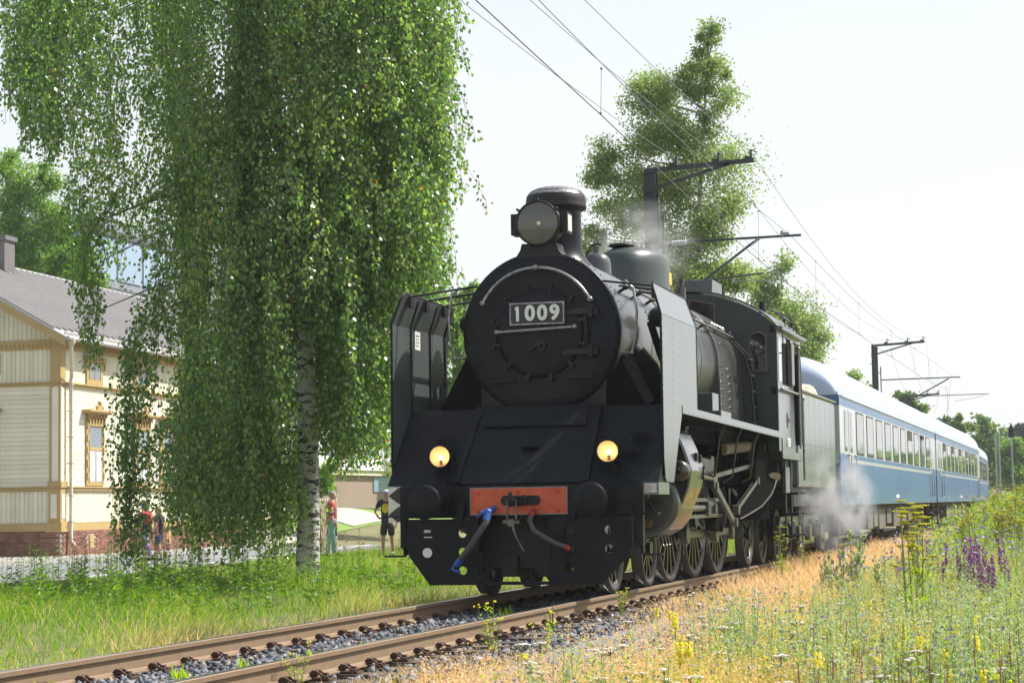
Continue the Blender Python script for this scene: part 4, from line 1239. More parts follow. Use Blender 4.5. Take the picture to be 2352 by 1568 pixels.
for s in (1, -1):
    for y in (1.28, 3.31): wheel(0, y, .50, 10, s, name="bogie_wheel")
    for y in (4.73, 6.585, 8.44): wheel(0, y, .90, 17, s)
    wheel(0, 11.40, .565, 11, s, name="trailing_wheel")
    for y in (5.66, 7.51): part("brake_hanger", MB().bar((s * .78, y, 1.2), (s * .78, y + .02, .42), .05, .07).prism([(y - .06, .35), (y + .03, .35), (y + .05, .7), (y - .04, .7)], 'x', s * .74, s * .84), M_soot, LOCO)
for y in (1.28, 3.31, 4.73, 6.585, 8.44, 11.40): part("axle", MB().cyl((-.72, y, .5 if y < 4 else .9 if y < 9 else .565), (.72, y, .5 if y < 4 else .9 if y < 9 else .565), .09, n=12), M_soot, LOCO)
part("bogie_frame", MB().box(-.64, -.58, .9, 3.8, .38, .72).box(.58, .64, .9, 3.8, .38, .72).box(-.6, .6, 2.1, 2.5, .4, .7), M_soot, LOCO)
part("inner_frame", MB().box(-.50, .50, 2.0, 9.9, 1.3, 2.3), M_flat, LOCO)

# --- running boards, cab
for s in (1, -1):
    part("running_board", MB().prism([(1.46, 2.25), (9.86, 2.185), (9.86, 2.205), (1.46, 2.27)], 'x', s * .95, s * 1.66), M_black, LOCO)
    va = part("board_valance", MB().prism([(1.46, 2.175), (9.86, 2.10), (9.86, 2.20), (1.46, 2.268)], 'x', s * 1.66, s * 1.68), M_green, LOCO)
    part("rivet", MB().bolts([(s * 1.68, 1.6 + .2 * k, 2.19 - .0089 * (.2 * k)) for k in range(41)], .008, .006, (s, 0, 0)), M_green, va, kind="stuff")
    part("valance_drop", MB().box(s * 1.66, s * 1.68, 9.86, 9.94, 1.78, 2.20), M_green, LOCO)
    part("cab_valance", MB().box(s * 1.62, s * 1.68, 9.94, 11.95, 1.78, 1.90), M_green, LOCO)
    for y in (4.95, 6.4, 8.0): part("board_bracket", MB().tube([(s * 1.60, y, 2.17), (s * 1.52, y, 2.0), (s * 1.48, y, 1.75), (s * 1.44, y, 1.46), (s * 1.30, y, 1.38)], .016, 6), M_steeldark, LOCO)
    part("tool_box", MB().box(s * 1.10, s * 1.38, 5.9, 6.75, 2.22, 2.40).box(s * 1.02, s * 1.26, 5.9, 6.4, 2.40, 2.66), M_green, LOCO, bev=.01)
    # handrail along the boiler
    rl = [(s * .93, 1.65, 3.80), (s * .93, 4.0, 3.78), (s * .93, 6.9, 3.76), (s * .95, 9.8, 3.73)]
    hr = part("boiler_rail", MB().tube(rl, .022, 8), M_chrome, LOCO)
    for y in (1.75, 2.55, 3.4, 4.3, 5.3, 6.3, 7.3, 8.4, 9.4):
        part("rail_post", MB().cyl((s * .93, y, 3.78), (s * .80, y, 3.70), .02, n=8).sphere((s * .93, y, 3.78), .034, 8, 6).cyl((s * .78, y, 3.68), (s * .83, y, 3.72), .035, n=8), M_soot, hr)
    # ladder beside the firebox
    ld = MB()
    A = [(s * 1.06, 8.62, 3.62), (s * 1.20, 9.15, 3.42), (s * 1.26, 9.40, 3.0), (s * 1.28, 9.55, 2.22)]
    B = [(p[0] + s * .02, p[1] + .32, p[2]) for p in A]
    ld.tube(A, .018, 6).tube(B, .018, 6)
    lad = part("cab_ladder", ld, M_soot, LOCO)
    for t in (2.35, 2.6, 2.85, 3.1, 3.35):
        y = np.interp(t, [2.22, 3.0, 3.42, 3.62], [9.55, 9.40, 9.15, 8.62])
        part("rung", MB().box(s * 1.24, s * 1.29, y - .01, y + .34, t - .012, t + .012), M_boiler, lad)
    part("pump", MB().sphere((s * 1.25, 2.35, 3.45), .17, 14, 10, (1, 1.2, .8)).cyl((s * 1.3, 2.5, 2.5), (s * 1.3, 2.5, 3.5), .05, n=10).cyl((s * 1.36, 2.55, 2.9), (s * 1.36, 2.55, 3.4), .025, n=8).tube([(s * 1.1, 2.4, 3.4), (s * 1.2, 2.5, 3.0), (s * 1.28, 2.7, 2.7), (s * 1.2, 2.9, 2.3)], .05, 8), M_soot, LOCO)
    part("steam_pipe", MB().tube([(s * .95, 1.9, 3.0), (s * 1.15, 1.95, 2.75), (s * 1.22, 2.3, 2.45), (s * 1.22, 2.4, 2.1)], .15, 14), M_soot, LOCO)
part("pipe_brass", MB().cyl((1.40, 2.62, 2.9), (1.40, 2.62, 3.5), .018, n=8).cyl((1.40, 2.62, 3.2), (1.40, 2.62, 3.26), .03, n=8), M_brass, LOCO)
part("lagged_pipe", MB().tube([(1.22, 6.8, 1.86), (1.25, 8.2, 1.93), (1.28, 9.2, 1.97), (1.32, 9.55, 1.92), (1.34, 9.72, 1.62), (1.36, 9.95, 1.52), (1.40, 10.9, 1.50)], .085, 12), M_lagging, LOCO)
part("pipe_elbow", MB().sphere((1.32, 9.55, 1.95), .13, 14, 10).cyl((1.32, 9.4, 1.9), (1.32, 9.45, 1.45), .035, n=10), M_boiler, LOCO)
fa = [(10.75, 2.05), (10.78, 1.55), (10.45, 1.35), (10.0, 1.20), (9.0, 1.02), (7.9, .92), (6.9, .84), (6.7, 1.0), (7.4, 1.16), (8.4, 1.38), (8.9, 2.05)]
for s in (1, -1):
    part("ashpan_side", MB().prism(fa, 'x', s * 1.42, s * 1.44), M_flat, LOCO)
    part("ashpan_edge", MB().tube([(s * 1.45, y, z) for y, z in fa[:7]], .014, 6), M_brass if False else M_steeldark, LOCO)
    part("rear_frame", MB().box(s * .98, s * 1.04, 9.6, 12.6, .80, 1.8), M_flat, LOCO)

cab = part("cab_front", None or MB().prism([(1.62, 1.90), (1.62, 3.88), (1.50, 4.02), (1.30, 4.17), (1.05, 4.30), (.70, 4.42), (.35, 4.49), (0, 4.51), (-.35, 4.49), (-.70, 4.42), (-1.05, 4.30), (-1.30, 4.17), (-1.50, 4.02), (-1.62, 3.88), (-1.62, 1.90)], 'y', 9.88, 9.93), M_green_shade, LOCO)
for s in (1, -1):
    def archw(g):
        a, b, z0, zs = 1.17 + g, 1.47 - g, 3.19 + g, 3.70
        r_a = (b - a) / 2
        return [(s * a, z0), (s * b, z0)] + [(s * ((a + b) / 2 + r_a * math.cos(t)), zs + r_a * .95 * math.sin(t)) for t in [PI * k / 10 for k in range(11)]]
    part("cab_window_frame", MB().prism(archw(-.03), 'y', 9.835, 9.879), M_green_shade, cab)
    part("cab_window_frame", MB().prism(archw(.012), 'y', 9.830, 9.834), M_gold, cab)
    part("cab_window_pane", MB().prism(archw(.026), 'y', 9.822, 9.829), M_windark, cab)
    part("cab_window_frame", MB().prism([(s * .20, 4.05), (s * .62, 4.02), (s * .62, 4.32), (s * .20, 4.40)], 'y', 9.86, 9.879), M_gold, cab)
    part("cab_window_pane", MB().prism([(s * .215, 4.065), (s * .605, 4.035), (s * .605, 4.305), (s * .215, 4.385)], 'y', 9.85, 9.859), M_windark, cab)
    for z in (2.95, 3.95): part("window_hinge", MB().box(s * 1.52, s * 1.60, 9.86, 9.879, z - .14, z - .02), M_black, cab)
# roof
arcp = [(1.66, 3.86), (1.62, 3.92), (1.50, 4.05), (1.30, 4.20), (1.05, 4.33), (.70, 4.45), (.35, 4.52), (0, 4.54)]
arcp = arcp + [(-x, z) for x, z in arcp[-2::-1]]
rf = part("cab_roof", MB().sheet([[(x, 9.82, z) for x, z in arcp], [(x, 12.75, z) for x, z in arcp]], .03, (0, 0, 1)), M_boiler, LOCO)
part("roof_hatch", MB().prism([(10.0, 4.50), (11.1, 4.50), (11.0, 4.74), (10.06, 4.74)], 'x', -.05, .56), M_boiler, rf, bev=.01)
part("roof_hatch", MB().prism([(11.6, 4.42), (12.3, 4.42), (12.25, 4.62), (11.65, 4.62)], 'x', -.1, .50), M_boiler, rf, bev=.01)
part("roof_pipe", MB().cyl((.75, 9.95, 4.42), (.75, 9.95, 4.62), .015, n=6).cyl((1.2, 11.2, 4.25), (1.2, 11.2, 4.45), .06, .05, n=10), M_soot, rf)
ra = MB().tube([(1.32, 10.9, 4.3), (1.42, 12.75, 4.32), (1.45, 12.85, 4.26), (1.47, 12.88, 3.4)], .016, 6)
ra.tube([(1.50, 11.2, 4.16), (1.56, 12.6, 4.16), (1.57, 12.65, 4.0)], .012, 6)
for y in (11.3, 11.8, 12.3): ra.cyl((1.36, y, 4.30), (1.54, y + .15, 4.16), .010, n=5).cyl((1.54, y + .15, 4.16), (1.54, y + .15, 4.02), .010, n=5)
part("roof_rail", ra, M_soot, rf)
for s in (1, -1):
    sd_ = part("cab_side", MB().box(s * 1.60, s * 1.62, 9.93, 11.75, 1.90, 3.0).box(s * 1.60, s * 1.62, 9.93, 10.42, 3.0, 3.86).box(s * 1.60, s * 1.62, 10.42, 12.7, 3.80, 3.86).box(s * 1.60, s * 1.62, 11.45, 11.75, 3.0, 3.80), M_green, LOCO)
    part("side_window_pane", MB().box(s * 1.605, s * 1.626, 10.02, 10.36, 3.04, 3.76), M_winrefl, sd_)
    part("side_window_pane", MB().box(s * 1.603, s * 1.612, 10.42, 11.0, 3.0, 3.78), M_windark, sd_)
    part("weather_board", MB().box(s * 1.62, s * 1.70, 11.02, 11.07, 3.02, 3.72).box(s * 1.62, s * 1.69, 11.07, 11.40, 3.02, 3.72), M_boiler, sd_, bev=.01)
    part("roof_gutter", MB().prism([(1.60 * s, 3.86), (1.72 * s, 3.86), (1.72 * s, 3.91), (1.60 * s, 3.93)], 'y', 9.86, 12.72), M_boiler, rf)
    part("window_rail", MB().tube([(s * 1.64, 10.0, 3.84), (s * 1.70, 10.02, 3.84), (s * 1.70, 10.04, 3.50), (s * 1.64, 10.0, 3.48)], .012, 6), M_soot, sd_)
    part("arm_rest", MB().cyl((s * 1.68, 9.98, 2.90), (s * 1.68, 11.9, 2.90), .025, n=8).sphere((s * 1.68, 9.98, 2.90), .035, 8, 6).sphere((s * 1.68, 11.9, 2.90), .035, 8, 6), M_chrome, sd_)
    part("grab_pole", MB().cyl((s * 1.70, 11.85, 3.66), (s * 1.70, 11.85, 1.98), .022, n=8).sphere((s * 1.70, 11.85, 3.68), .04, 8, 6), M_chrome, sd_)
    part("grab_pole", MB().cyl((s * 1.66, 12.55, 2.84), (s * 1.66, 12.55, 1.45), .022, n=8).sphere((s * 1.66, 12.55, 2.86), .04, 8, 6), M_chrome, sd_)
    dp = part("door_opening", MB().box(s * 1.50, s * 1.52, 11.75, 12.6, 1.9, 3.86), M_soot, sd_)
    part("canvas_curtain", MB().tube([(s * 1.62, 11.95, 3.6), (s * 1.63, 12.05, 3.0), (s * 1.63, 12.15, 2.4), (s * 1.63, 12.2, 2.05)], [.10, .09, .08, .06], 10), M_soot, sd_)
    part("maker_plate", MB().box(s * 1.62, s * 1.632, 10.85, 11.05, 2.30, 2.56), M_chrome, sd_)
    # steps below the cab
    st = part("cab_steps", MB().box(s * 1.50, s * 1.52, 11.15, 11.30, .48, 1.78).box(s * 1.50, s * 1.52, 11.85, 12.0, .48, 1.78).box(s * 1.46, s * 1.50, 11.0, 11.7, 1.25, 1.78), M_black, LOCO)
    for z in (1.20, .86, .50): part("tread", MB().box(s * 1.50, s * 1.74, 11.10, 11.55, z, z + .03).box(s * 1.50, s * 1.74, 11.72, 12.12, z + .01, z + .04), M_black, st)
    part("vent_box", MB().box(s * 1.50, s * 1.56, 10.95, 11.45, 1.22, 1.66), M_boiler, LOCO, bev=.008)
text("side_numbers", "1009", .21, M_SIDE(1.628, 10.95, 2.05), M_white, sd_ if False else cab, .004, .004, 1.0)
pc = text("maker_letters", "Hr1", .11, M_SIDE(1.640, 10.95, 2.43), M_ink, cab, .003, .002)
part("cab_floor", MB().box(-1.6, 1.6, 9.9, 12.6, 1.78, 1.9), M_soot, LOCO)
part("cab_back", MB().box(-1.5, 1.45, 10.6, 10.65, 1.9, 4.0), M_soot, LOCO)

# ================================================================== tender
TEN = thing("tender", "grey green tender coupled behind the locomotive cab carrying sacks of firewood", "tender", (0, 13, 0))
tb = part("tank_body", MB().box(-1.49, 1.49, 12.95, 18.45, 1.34, 3.04), M_green, TEN, bev=.02)
for k in range(7): part("side_panel", MB().box(1.491, 1.499, 12.97 + .785 * k, 12.97 + .785 * (k + 1) - .012, 1.36, 2.10 if True else 3).box(1.491, 1.499, 12.97 + .785 * k, 12.97 + .785 * (k + 1) - .012, 2.112, 2.99), M_green, TEN)
part("top_rim", MB().tube([(1.50, 12.9, 3.06), (1.50, 18.47, 3.06)], .032, 8).box(-1.52, -1.46, 12.9, 18.47, 3.03, 3.09), M_boiler, TEN)
part("front_bulkhead", MB().box(-1.45, 1.40, 12.72, 13.2, 1.4, 3.78), M_green, TEN, bev=.015)
part("bulkhead_bolts", MB().bolts([(1.40, y, z) for y in (12.8, 13.15) for z in (3.15, 3.35, 3.55, 3.7)], .02, .012, (1, 0, 0)), M_black, TEN, kind="stuff")
part("underframe", MB().box(-1.42, 1.42, 12.8, 18.5, 1.0, 1.33).box(-.7, .7, 13.0, 18.3, .5, 1.0), M_soot, TEN)
part("rail_hook", MB().tube([(1.52, 12.95, 3.0), (1.54, 12.95, 3.16), (1.5, 12.99, 3.18)], .018, 6), M_chrome, TEN)
for s in (1, -1):
    for y0 in (13.85, 17.0):
        bg_ = part("tender_bogie", MB().prism([(y0 - 1.25, .62), (y0 - 1.05, .82), (y0 + 1.05, .82), (y0 + 1.25, .62), (y0 + 1.2, .5), (y0 + .85, .45), (y0 + .4, .40), (y0 - .4, .40), (y0 - .85, .45), (y0 - 1.2, .5)], 'x', s * 1.12, s * 1.18), M_boiler, TEN)
        for y in (y0 - .85, y0 + .85):
            part("axle_box", MB().box(s * 1.16, s * 1.27, y - .14, y + .14, .36, .64), M_boiler, bg_, bev=.015)
        part("coil_spring", MB().lathe([(.09 if k % 2 else .06, .42 + .028 * k) for k in range(13)], (s * 1.22, y0, 0), 'z', 14), M_boiler, bg_)
        for k in range(4): part("leaf_spring", MB().box(s * 1.18, s * 1.26, y0 - .6 + .12 * k, y0 + .6 - .12 * k, .72 - .03 * k, .745 - .03 * k), M_boiler, bg_)
        for y in (y0 - .85, y0 + .85): wheel(0, y, .48, 10, s, TEN, "tender_wheel")
# firewood sacks on the tender


def sack(x, y, z, r, sc_, label):
    bm = bmesh.new()
    bmesh.ops.create_icosphere(bm, subdivisions=4, radius=r)
    for v_ in bm.verts:
        n_ = v_.co.normalized()
        q = math.sin(n_.x * 9 + y) * math.sin(n_.y * 8) * .05 + math.sin(n_.z * 13 + n_.y * 11) * .035
        v_.co = Vector((n_.x * r * sc_[0], n_.y * r * sc_[1], n_.z * r * sc_[2])) * (1 + q)
        v_.co += Vector((x, y, z))
    for f in bm.faces: f.smooth = True
    me = bpy.data.meshes.new("firewood_sack")
    bm.to_mesh(me)
    bm.free()
    o = part("firewood_sack", me, M_burlap)
    tag(o, label, "sack")


sack(.95, 15.0, 3.20, .34, (1, 1.5, 1.0), "big rounded orange and white sack of firewood on the tender top")
sack(1.15, 16.6, 3.12, .24, (1, 1.9, .9), "low brown net sack of firewood, rearmost on the tender")
tag(part("fuel_heap", MB().sphere((0, 15.9, 2.75), 1.0, 20, 12, (1.35, 2.4, .38)), M_soot), "dark heap of fuel in the tender bunker behind its rim", "fuel")
# ================================================================== passenger coaches
M_cblue = mat("coach_blue", (.035, .125, .290), .30, c2=(.060, .155, .310), sc_=1.5, amt=.5, spec=.35, coat=.25, streak=(1, 1, .25))
M_cgrey = mat("coach_pale_grey", (.50, .52, .53), .33, c2=(.42, .44, .45), sc_=2, coat=.5, streak=(1, 1, .3))
M_croof = mat("coach_silver_roof", (.44, .51, .64), .34, .15, c2=(.36, .42, .54), sc_=1.2, streak=(1, .4, 1), coat=.3)
M_cdark = mat("coach_underframe", (.028, .026, .026), .7, c2=(.07, .055, .045), sc_=4)
M_cbox = mat("equipment_box", (.16, .15, .13), .6, c2=(.09, .08, .07), sc_=4)
M_cglass = glass_mat("coach_window_glass", (.020, .035, .040), .03, .8)
M_rubberg = mat("gangway_rubber", (.03, .03, .032), .8)


def make_coach(y0, label, opened, name="passenger_coach"):
    L = 26.1
    T = thing(name, label, "passenger coach", (0, y0, 0), "blue and grey coaches behind the tender")
    W = 1.55
    sec = [(W, 1.02), (W + .005, 1.4), (W, 3.22), (1.46, 3.40), (1.28, 3.60), (.98, 3.80), (.6, 3.93), (0, 3.98)]
    wall = [(W - .03, .99), (W, 1.02), (W + .004, 1.45), (W, 3.10), (W - .01, 3.24)]
    for s in (1, -1):
        a = MB()
        a.box(s * (W - .08), s * W, y0, y0 + L, 1.0, 2.02)
        part("lower_side", a, M_cblue, T, bev=.008)
        part("upper_side", MB().box(s * (W - .08), s * W, y0, y0 + L, 2.02, 2.055 + .0), M_cblue, T)
        part("window_band", MB().box(s * (W - .08), s * (W - .001), y0, y0 + L, 2.055, 3.03), M_cgrey, T)
        part("letter_board", MB().box(s * (W - .08), s * W, y0, y0 + L, 3.03, 3.22), M_cblue, T)
        part("stripe", MB().box(s * W, s * (W + .004), y0 + 1.7, y0 + L - 1.7, 1.885, 1.955), M_cgrey, T)
        part("gutter", MB().box(s * W, s * (W + .025), y0 + .3, y0 + L - .3, 3.215, 3.24), M_cgrey, T)
        for k in range(10):
            ya = y0 + 3.02 + 2.135 * k
            if s < 0 and k % 2: continue
            wf = part("window", MB().box(s * (W - .05), s * (W + .006), ya, ya + 1.46, 2.075, 3.005), M_cbox if False else M_cdark, T)
            op = k in opened
            part("frame", MB().box(s * (W + .0), s * (W + .012), ya + .01, ya + 1.45, 2.085, 2.11).box(s * W, s * (W + .012), ya + .01, ya + 1.45, 2.97, 2.995).box(s * W, s * (W + .012), ya + .01, ya + .04, 2.11, 2.97).box(s * W, s * (W + .012), ya + 1.42, ya + 1.45, 2.11, 2.97), M_cdark, wf)
            if op:
                part("pane", MB().box(s * (W + .007), s * (W + .009), ya + .04, ya + 1.42, 2.11, 2.66), M_cglass, wf)
                part("sash", MB().box(s * (W + .007), s * (W + .022), ya + .04, ya + 1.42, 2.66, 2.72), M_cgrey, wf)
            else:
                part("pane", MB().box(s * (W + .007), s * (W + .009), ya + .04, ya + 1.42, 2.11, 2.97), M_cglass, wf)
        for ya in (y0 + 1.55, y0 + L - 2.35):
            dr = part("door", MB().box(s * (W - .02), s * (W + .010), ya, ya + .82, 1.0, 3.0), M_cblue if False else M_cgrey, T, bev=.006)
            part("door_window", MB().box(s * (W + .011), s * (W + .014), ya + .2, ya + .62, 2.1, 2.95), M_cglass, dr)
            part("door_lower", MB().box(s * (W + .0105), s * (W + .013), ya + .01, ya + .81, 1.02, 1.88), M_cblue, dr)
            for q in (ya - .09, ya + .90):
                part("door_handrail", MB().tube([(s * W, q, 2.05), (s * (W + .06), q, 2.04), (s * (W + .06), q, 1.22), (s * W, q, 1.21)], .016, 6), M_chrome, dr)
            part("door_steps", MB().box(s * (W - .25), s * (W - .02), ya + .1, ya + .72, .66, .70).box(s * (W - .25), s * (W - .02), ya + .1, ya + .72, .36, .40).box(s * (W - .2), s * (W - .17), ya + .1, ya + .13, .36, 1.0).box(s * (W - .2), s * (W - .17), ya + .7, ya + .73, .36, 1.0), M_cdark, dr)
        if s > 0:
            for ya, w_ in ((y0 + .82, .42),): part("window", MB().box(W, W + .008, ya, ya + w_, 2.12, 2.95), M_cglass, T)
            part("small_lettering", MB().box(W + .001, W + .003, y0 + 3.0, y0 + 3.3, 1.16, 1.20).box(W + .001, W + .003, y0 + 5.0, y0 + 5.2, 1.16, 1.22).box(W + .001, W + .003, y0 + 12.0, y0 + 12.9, 1.15, 1.23), M_label, T)
            part("small_lettering", MB().box(W + .001, W + .003, y0 + 1.2, y0 + 1.28, 1.05, 1.18), M_yellow, T)
    # roof with rounded ends
    prof = []
    for t in np.linspace(0, PI, 21):
        prof.append((1.57 * math.cos(t) * (1 if abs(math.cos(t)) < 1 else 1), 3.235 + .95 * math.sin(t) ** .85))
    rows = []
    for f_, dy in ((.0, -.05), (.35, -.04), (.60, .02), (.78, .14), (.90, .36), (.97, .70), (1, 1.2), (1, L - 1.2), (.97, L - .70), (.90, L - .36), (.78, L - .14), (.60, L - .02), (.35, L + .04), (.0, L + .05)):
        rows.append([(x * (.90 + .10 * f_ if f_ > .5 else .95), y0 + dy, 3.235 + (z - 3.235) * f_) for x, z in prof])
    me_ = MB()
    n = len(prof)
    me_.add([p for r in rows for p in r], [(i * n + k, i * n + k + 1, (i + 1) * n + k + 1, (i + 1) * n + k) for i in range(len(rows) - 1) for k in range(n - 1)], True)
    rf_ = part("roof", me_, M_croof, T)
    for k in range(5): part("roof_vent", MB().box(-.12, .12, y0 + 3 + 5 * k, y0 + 3.4 + 5 * k, 4.14, 4.22), M_croof, rf_)
    part("end_wall", MB().box(-1.53, 1.53, y0 - .02, y0 + .03, 1.0, 3.3).box(-1.53, 1.53, y0 + L - .03, y0 + L + .02, 1.0, 3.3), M_cgrey, T)
    part("end_panel", MB().box(-1.54, 1.54, y0 - .03, y0 - .021, 1.0, 1.85).box(-1.54, 1.54, y0 - .03, y0 - .021, 3.02, 3.24), M_cblue, T)
    part("gangway", MB().box(-.55, .55, y0 - .35, y0 - .03, 1.1, 3.1).box(-.55, .55, y0 + L + .02, y0 + L + .33, 1.1, 3.1), M_rubberg, T)
    part("floor_frame", MB().box(-1.35, 1.35, y0 + .1, y0 + L - .1, .88, 1.0).box(-1.5, 1.5, y0 + .02, y0 + L - .02, .985, .999), M_cdark, T)
    for ya, ln, zb in ((6.6, 1.1, .42), (8.0, .9, .45), (9.2, 1.6, .38), (11.2, 1.2, .5), (13.0, 2.0, .4), (15.6, 1.3, .45), (17.4, 1.2, .5)):
        part("equipment_box", MB().box(-1.3, 1.38, y0 + ya, y0 + ya + ln, zb, .88), M_cbox, T, bev=.015)
    for yc_ in (y0 + 3.6, y0 + L - 3.6):
        for s in (1, -1):
            bg2 = part("bogie", MB().prism([(yc_ - 1.75, .50), (yc_ - 1.55, .72), (yc_ - .5, .66), (yc_ + .5, .66), (yc_ + 1.55, .72), (yc_ + 1.75, .50), (yc_ + .9, .45), (yc_ + .6, .34), (yc_ - .6, .34), (yc_ - .9, .45)], 'x', s * 1.05, s * 1.13), M_cdark, T)
            for q in (-1.25, 1.25):
                part("wheel", MB().lathe([(.47, s * .72), (.46, s * .84), (.36, s * .845), (.32, s * .80), (.12, s * .82), (0, s * .86)], (0, yc_ + q, .47), 'x', 28), M_steeldark, bg2)
                part("axle_box", MB().box(s * 1.06, s * 1.22, yc_ + q - .15, yc_ + q + .15, .33, .62), M_cdark, bg2, bev=.01)
            part("damper", MB().cyl((s * 1.16, yc_ - .6, .85), (s * 1.16, yc_ - .15, .40), .045, n=10), M_cbox, bg2)
            part("bogie_spring", MB().cyl((s * 1.18, yc_ + .35, .4), (s * 1.18, yc_ + .35, .8), .12, n=14), M_cbox, bg2)
        part("axle", MB().cyl((-.75, yc_ - 1.25, .47), (.75, yc_ - 1.25, .47), .08, n=8).cyl((-.75, yc_ + 1.25, .47), (.75, yc_ + 1.25, .47), .08, n=8), M_cdark, T)
    return T


make_coach(18.85, "first blue and grey coach, directly behind the tender", (6,))
make_coach(45.5, "second coach with a row of opened windows, behind the first", (0, 2, 4, 6, 8))
c3 = make_coach(72.1, "last visible coach, small and far, half hidden by yellow plants", (0, 1, 3, 5, 7))
c3.rotation_euler = (0, 0, rad(1.2))
c3.location = Vector(c3.location) + V(-.35, 0, 0)

# ================================================================== overhead line


def mast(y, x0, label, flip=False, zt=8.72):
    T = thing("overhead_line_mast", label, "mast", (x0, y, -.4), "overhead line masts along the track")
    q = zt - 8.72
    post = MB().box(x0 - .14, x0 + .14, y - .14, y - .128, -.4, zt).box(x0 - .14, x0 + .14, y + .128, y + .14, -.4, zt).box(x0 - .007, x0 + .007, y - .128, y + .128, -.4, zt)
    part("post", post, M_mast, T)
    arm = MB().bar((x0 - .12, y - .16, zt - .03), (x0 + 2.42, y - .16, zt + .08), .05, .11, (0, -1, 0) if False else (0, 0, 1))
    am = part("cross_arm", arm, M_mast, T)
    for i, x in enumerate((x0 + .62, x0 + 1.60, x0 + 2.34)):
        zz = zt + .03 + .025 * i
        part("bracket", MB().box(x - .13, x + .04, y - .20, y - .10, zz + .02, zz + .10).box(x - .01, x + .035, y - .18, y - .12, zz + .05, zz + .25), M_mast, am)
        part("insulator", MB().cyl((x + .02, y - .15, zz + .23), (x + .12, y - .15, zz + .20), .018, n=8).sphere((x + .12, y - .15, zz + .19), .028, 8, 6), M_galv, am)
    part("brace", MB().bar((x0 + .02, y - .16, zt - .47), (x0 + 1.85, y - .16, zt + .03), .05, .07), M_mast, T)
    part("clamp", MB().box(x0 - .15, x0 + .10, y - .19, y - .13, zt - .53, zt - .44), M_mast, T)
    part("peg", MB().bar((x0 - .14, y, zt - .9), (x0 - .26, y, zt - .9), .03, .03), M_mast, T)
    ct = MB().bar((x0 + .27, y, zt - 1.05), (x0 + .27, y, zt - 2.9), .05, .05, (1, 0, 0))
    for z in (zt - 1.35, zt - 2.6): ct.bar((x0 + .13, y, z), (x0 + .27, y, z), .035, .035)
    part("stand_off", ct, M_mast, T)
    z1 = zt - 1.70
    if not flip:
        can = part("cantilever_tube", MB().cyl((x0 + .88, y, z1 + .02), (x0 + 3.42, y, z1 + .04), .030, n=10), M_mast, T)
        iz = MB().cyl((x0 + .28, y, z1), (x0 + .9, y, z1 + .02), .028, n=10)
        for k in range(7): iz.cyl((x0 + .48 + .05 * k, y, z1 + .006), (x0 + .50 + .05 * k, y, z1 + .007), .062, .05, n=12)
        part("insulator", iz, M_insul, can)
        part("clevis", MB().box(x0 + .28, x0 + .36, y - .04, y + .04, z1 - .05, z1 + .05).box(x0 + .86, x0 + 1.0, y - .04, y + .04, z1 - .03, z1 + .06), M_galv, can)
        part("support_tube", MB().cyl((x0 + .27, y, z1 - 1.55), (x0 + 2.35, y, z1 - .06), .030, n=10), M_mast, T)
        part("joint", MB().bar((x0 + 2.28, y, z1 - .12), (x0 + 2.5, y, z1 + .03), .05, .06), M_galv, T)
        part("wire_clamp", MB().box(x0 + 2.96, x0 + 3.02, y - .03, y + .03, z1 + .03, z1 + .16).box(x0 + 2.95, x0 + 3.15, y - .02, y + .02, z1 + .05, z1 + .12), M_galv, T)
        ra_ = part("registration_tube", MB().cyl((x0 + 1.18, y, z1 - .90), (x0 + 2.55, y, z1 - .78), .020, n=8), M_mast, T)
        part("steady_arm", MB().cyl((x0 + 1.85, y, z1 - .93), (x0 + 3.08, y, z1 - .96), .010, n=6).bar((x0 + 1.85, y, z1 - .96), (x0 + 1.85, y, z1 - .82), .02, .03).bar((x0 + 3.08, y, z1 - .96), (x0 + 3.08, y, z1 - 1.06), .015, .02), M_galv, ra_)
    else:
        can = part("cantilever_tube", MB().cyl((x0 + .30, y, z1), (x0 + 4.05, y, z1 + .03), .030, n=8), M_mast, T)
        part("support_tube", MB().cyl((x0 + .27, y, z1 - 1.75), (x0 + 3.5, y, z1 - .03), .032, n=8), M_mast, T)
        ra_ = part("registration_tube", MB().cyl((x0 + 1.95, y, z1 - .84), (x0 + 5.35, y, z1 - .82), .020, n=8), M_mast, T)
        part("steady_arm", MB().cyl((x0 + 3.75, y, z1 - 1.12), (x0 + 5.1, y, z1 - .93), .012, n=6), M_galv, ra_)
    return T


mast(23.0, -3.10, "nearest dark steel mast, with insulated cantilever, behind the steam dome")
mast(78.5, -3.62, "second dark steel mast, with long double cantilever above the coach roof", True, 8.62)
mast(124, -6.15, "third mast, only its top with small cross arm above the coach roof", False, 8.35)
mast(178, -11.2, "far fourth mast with thin arms above the last coach", True, 8.6)


def wire(name, pts, r, m, label, group="overhead wires above the train"):
    P = []
    pts = [Vector(p) for p in pts]
    for i in range(len(pts) - 1):
        a, b = pts[i], pts[i + 1]
        sag = (b - a).length ** 2 / 8000
        for k in range(8):
            t = k / 8
            p = a.lerp(b, t)
            p.z -= 4 * t * (1 - t) * sag
            P.append(p)
    P.append(pts[-1])
    o = part(name, MB().tube(P, r, 5), m)
    return tag(o, label, "wire", group)


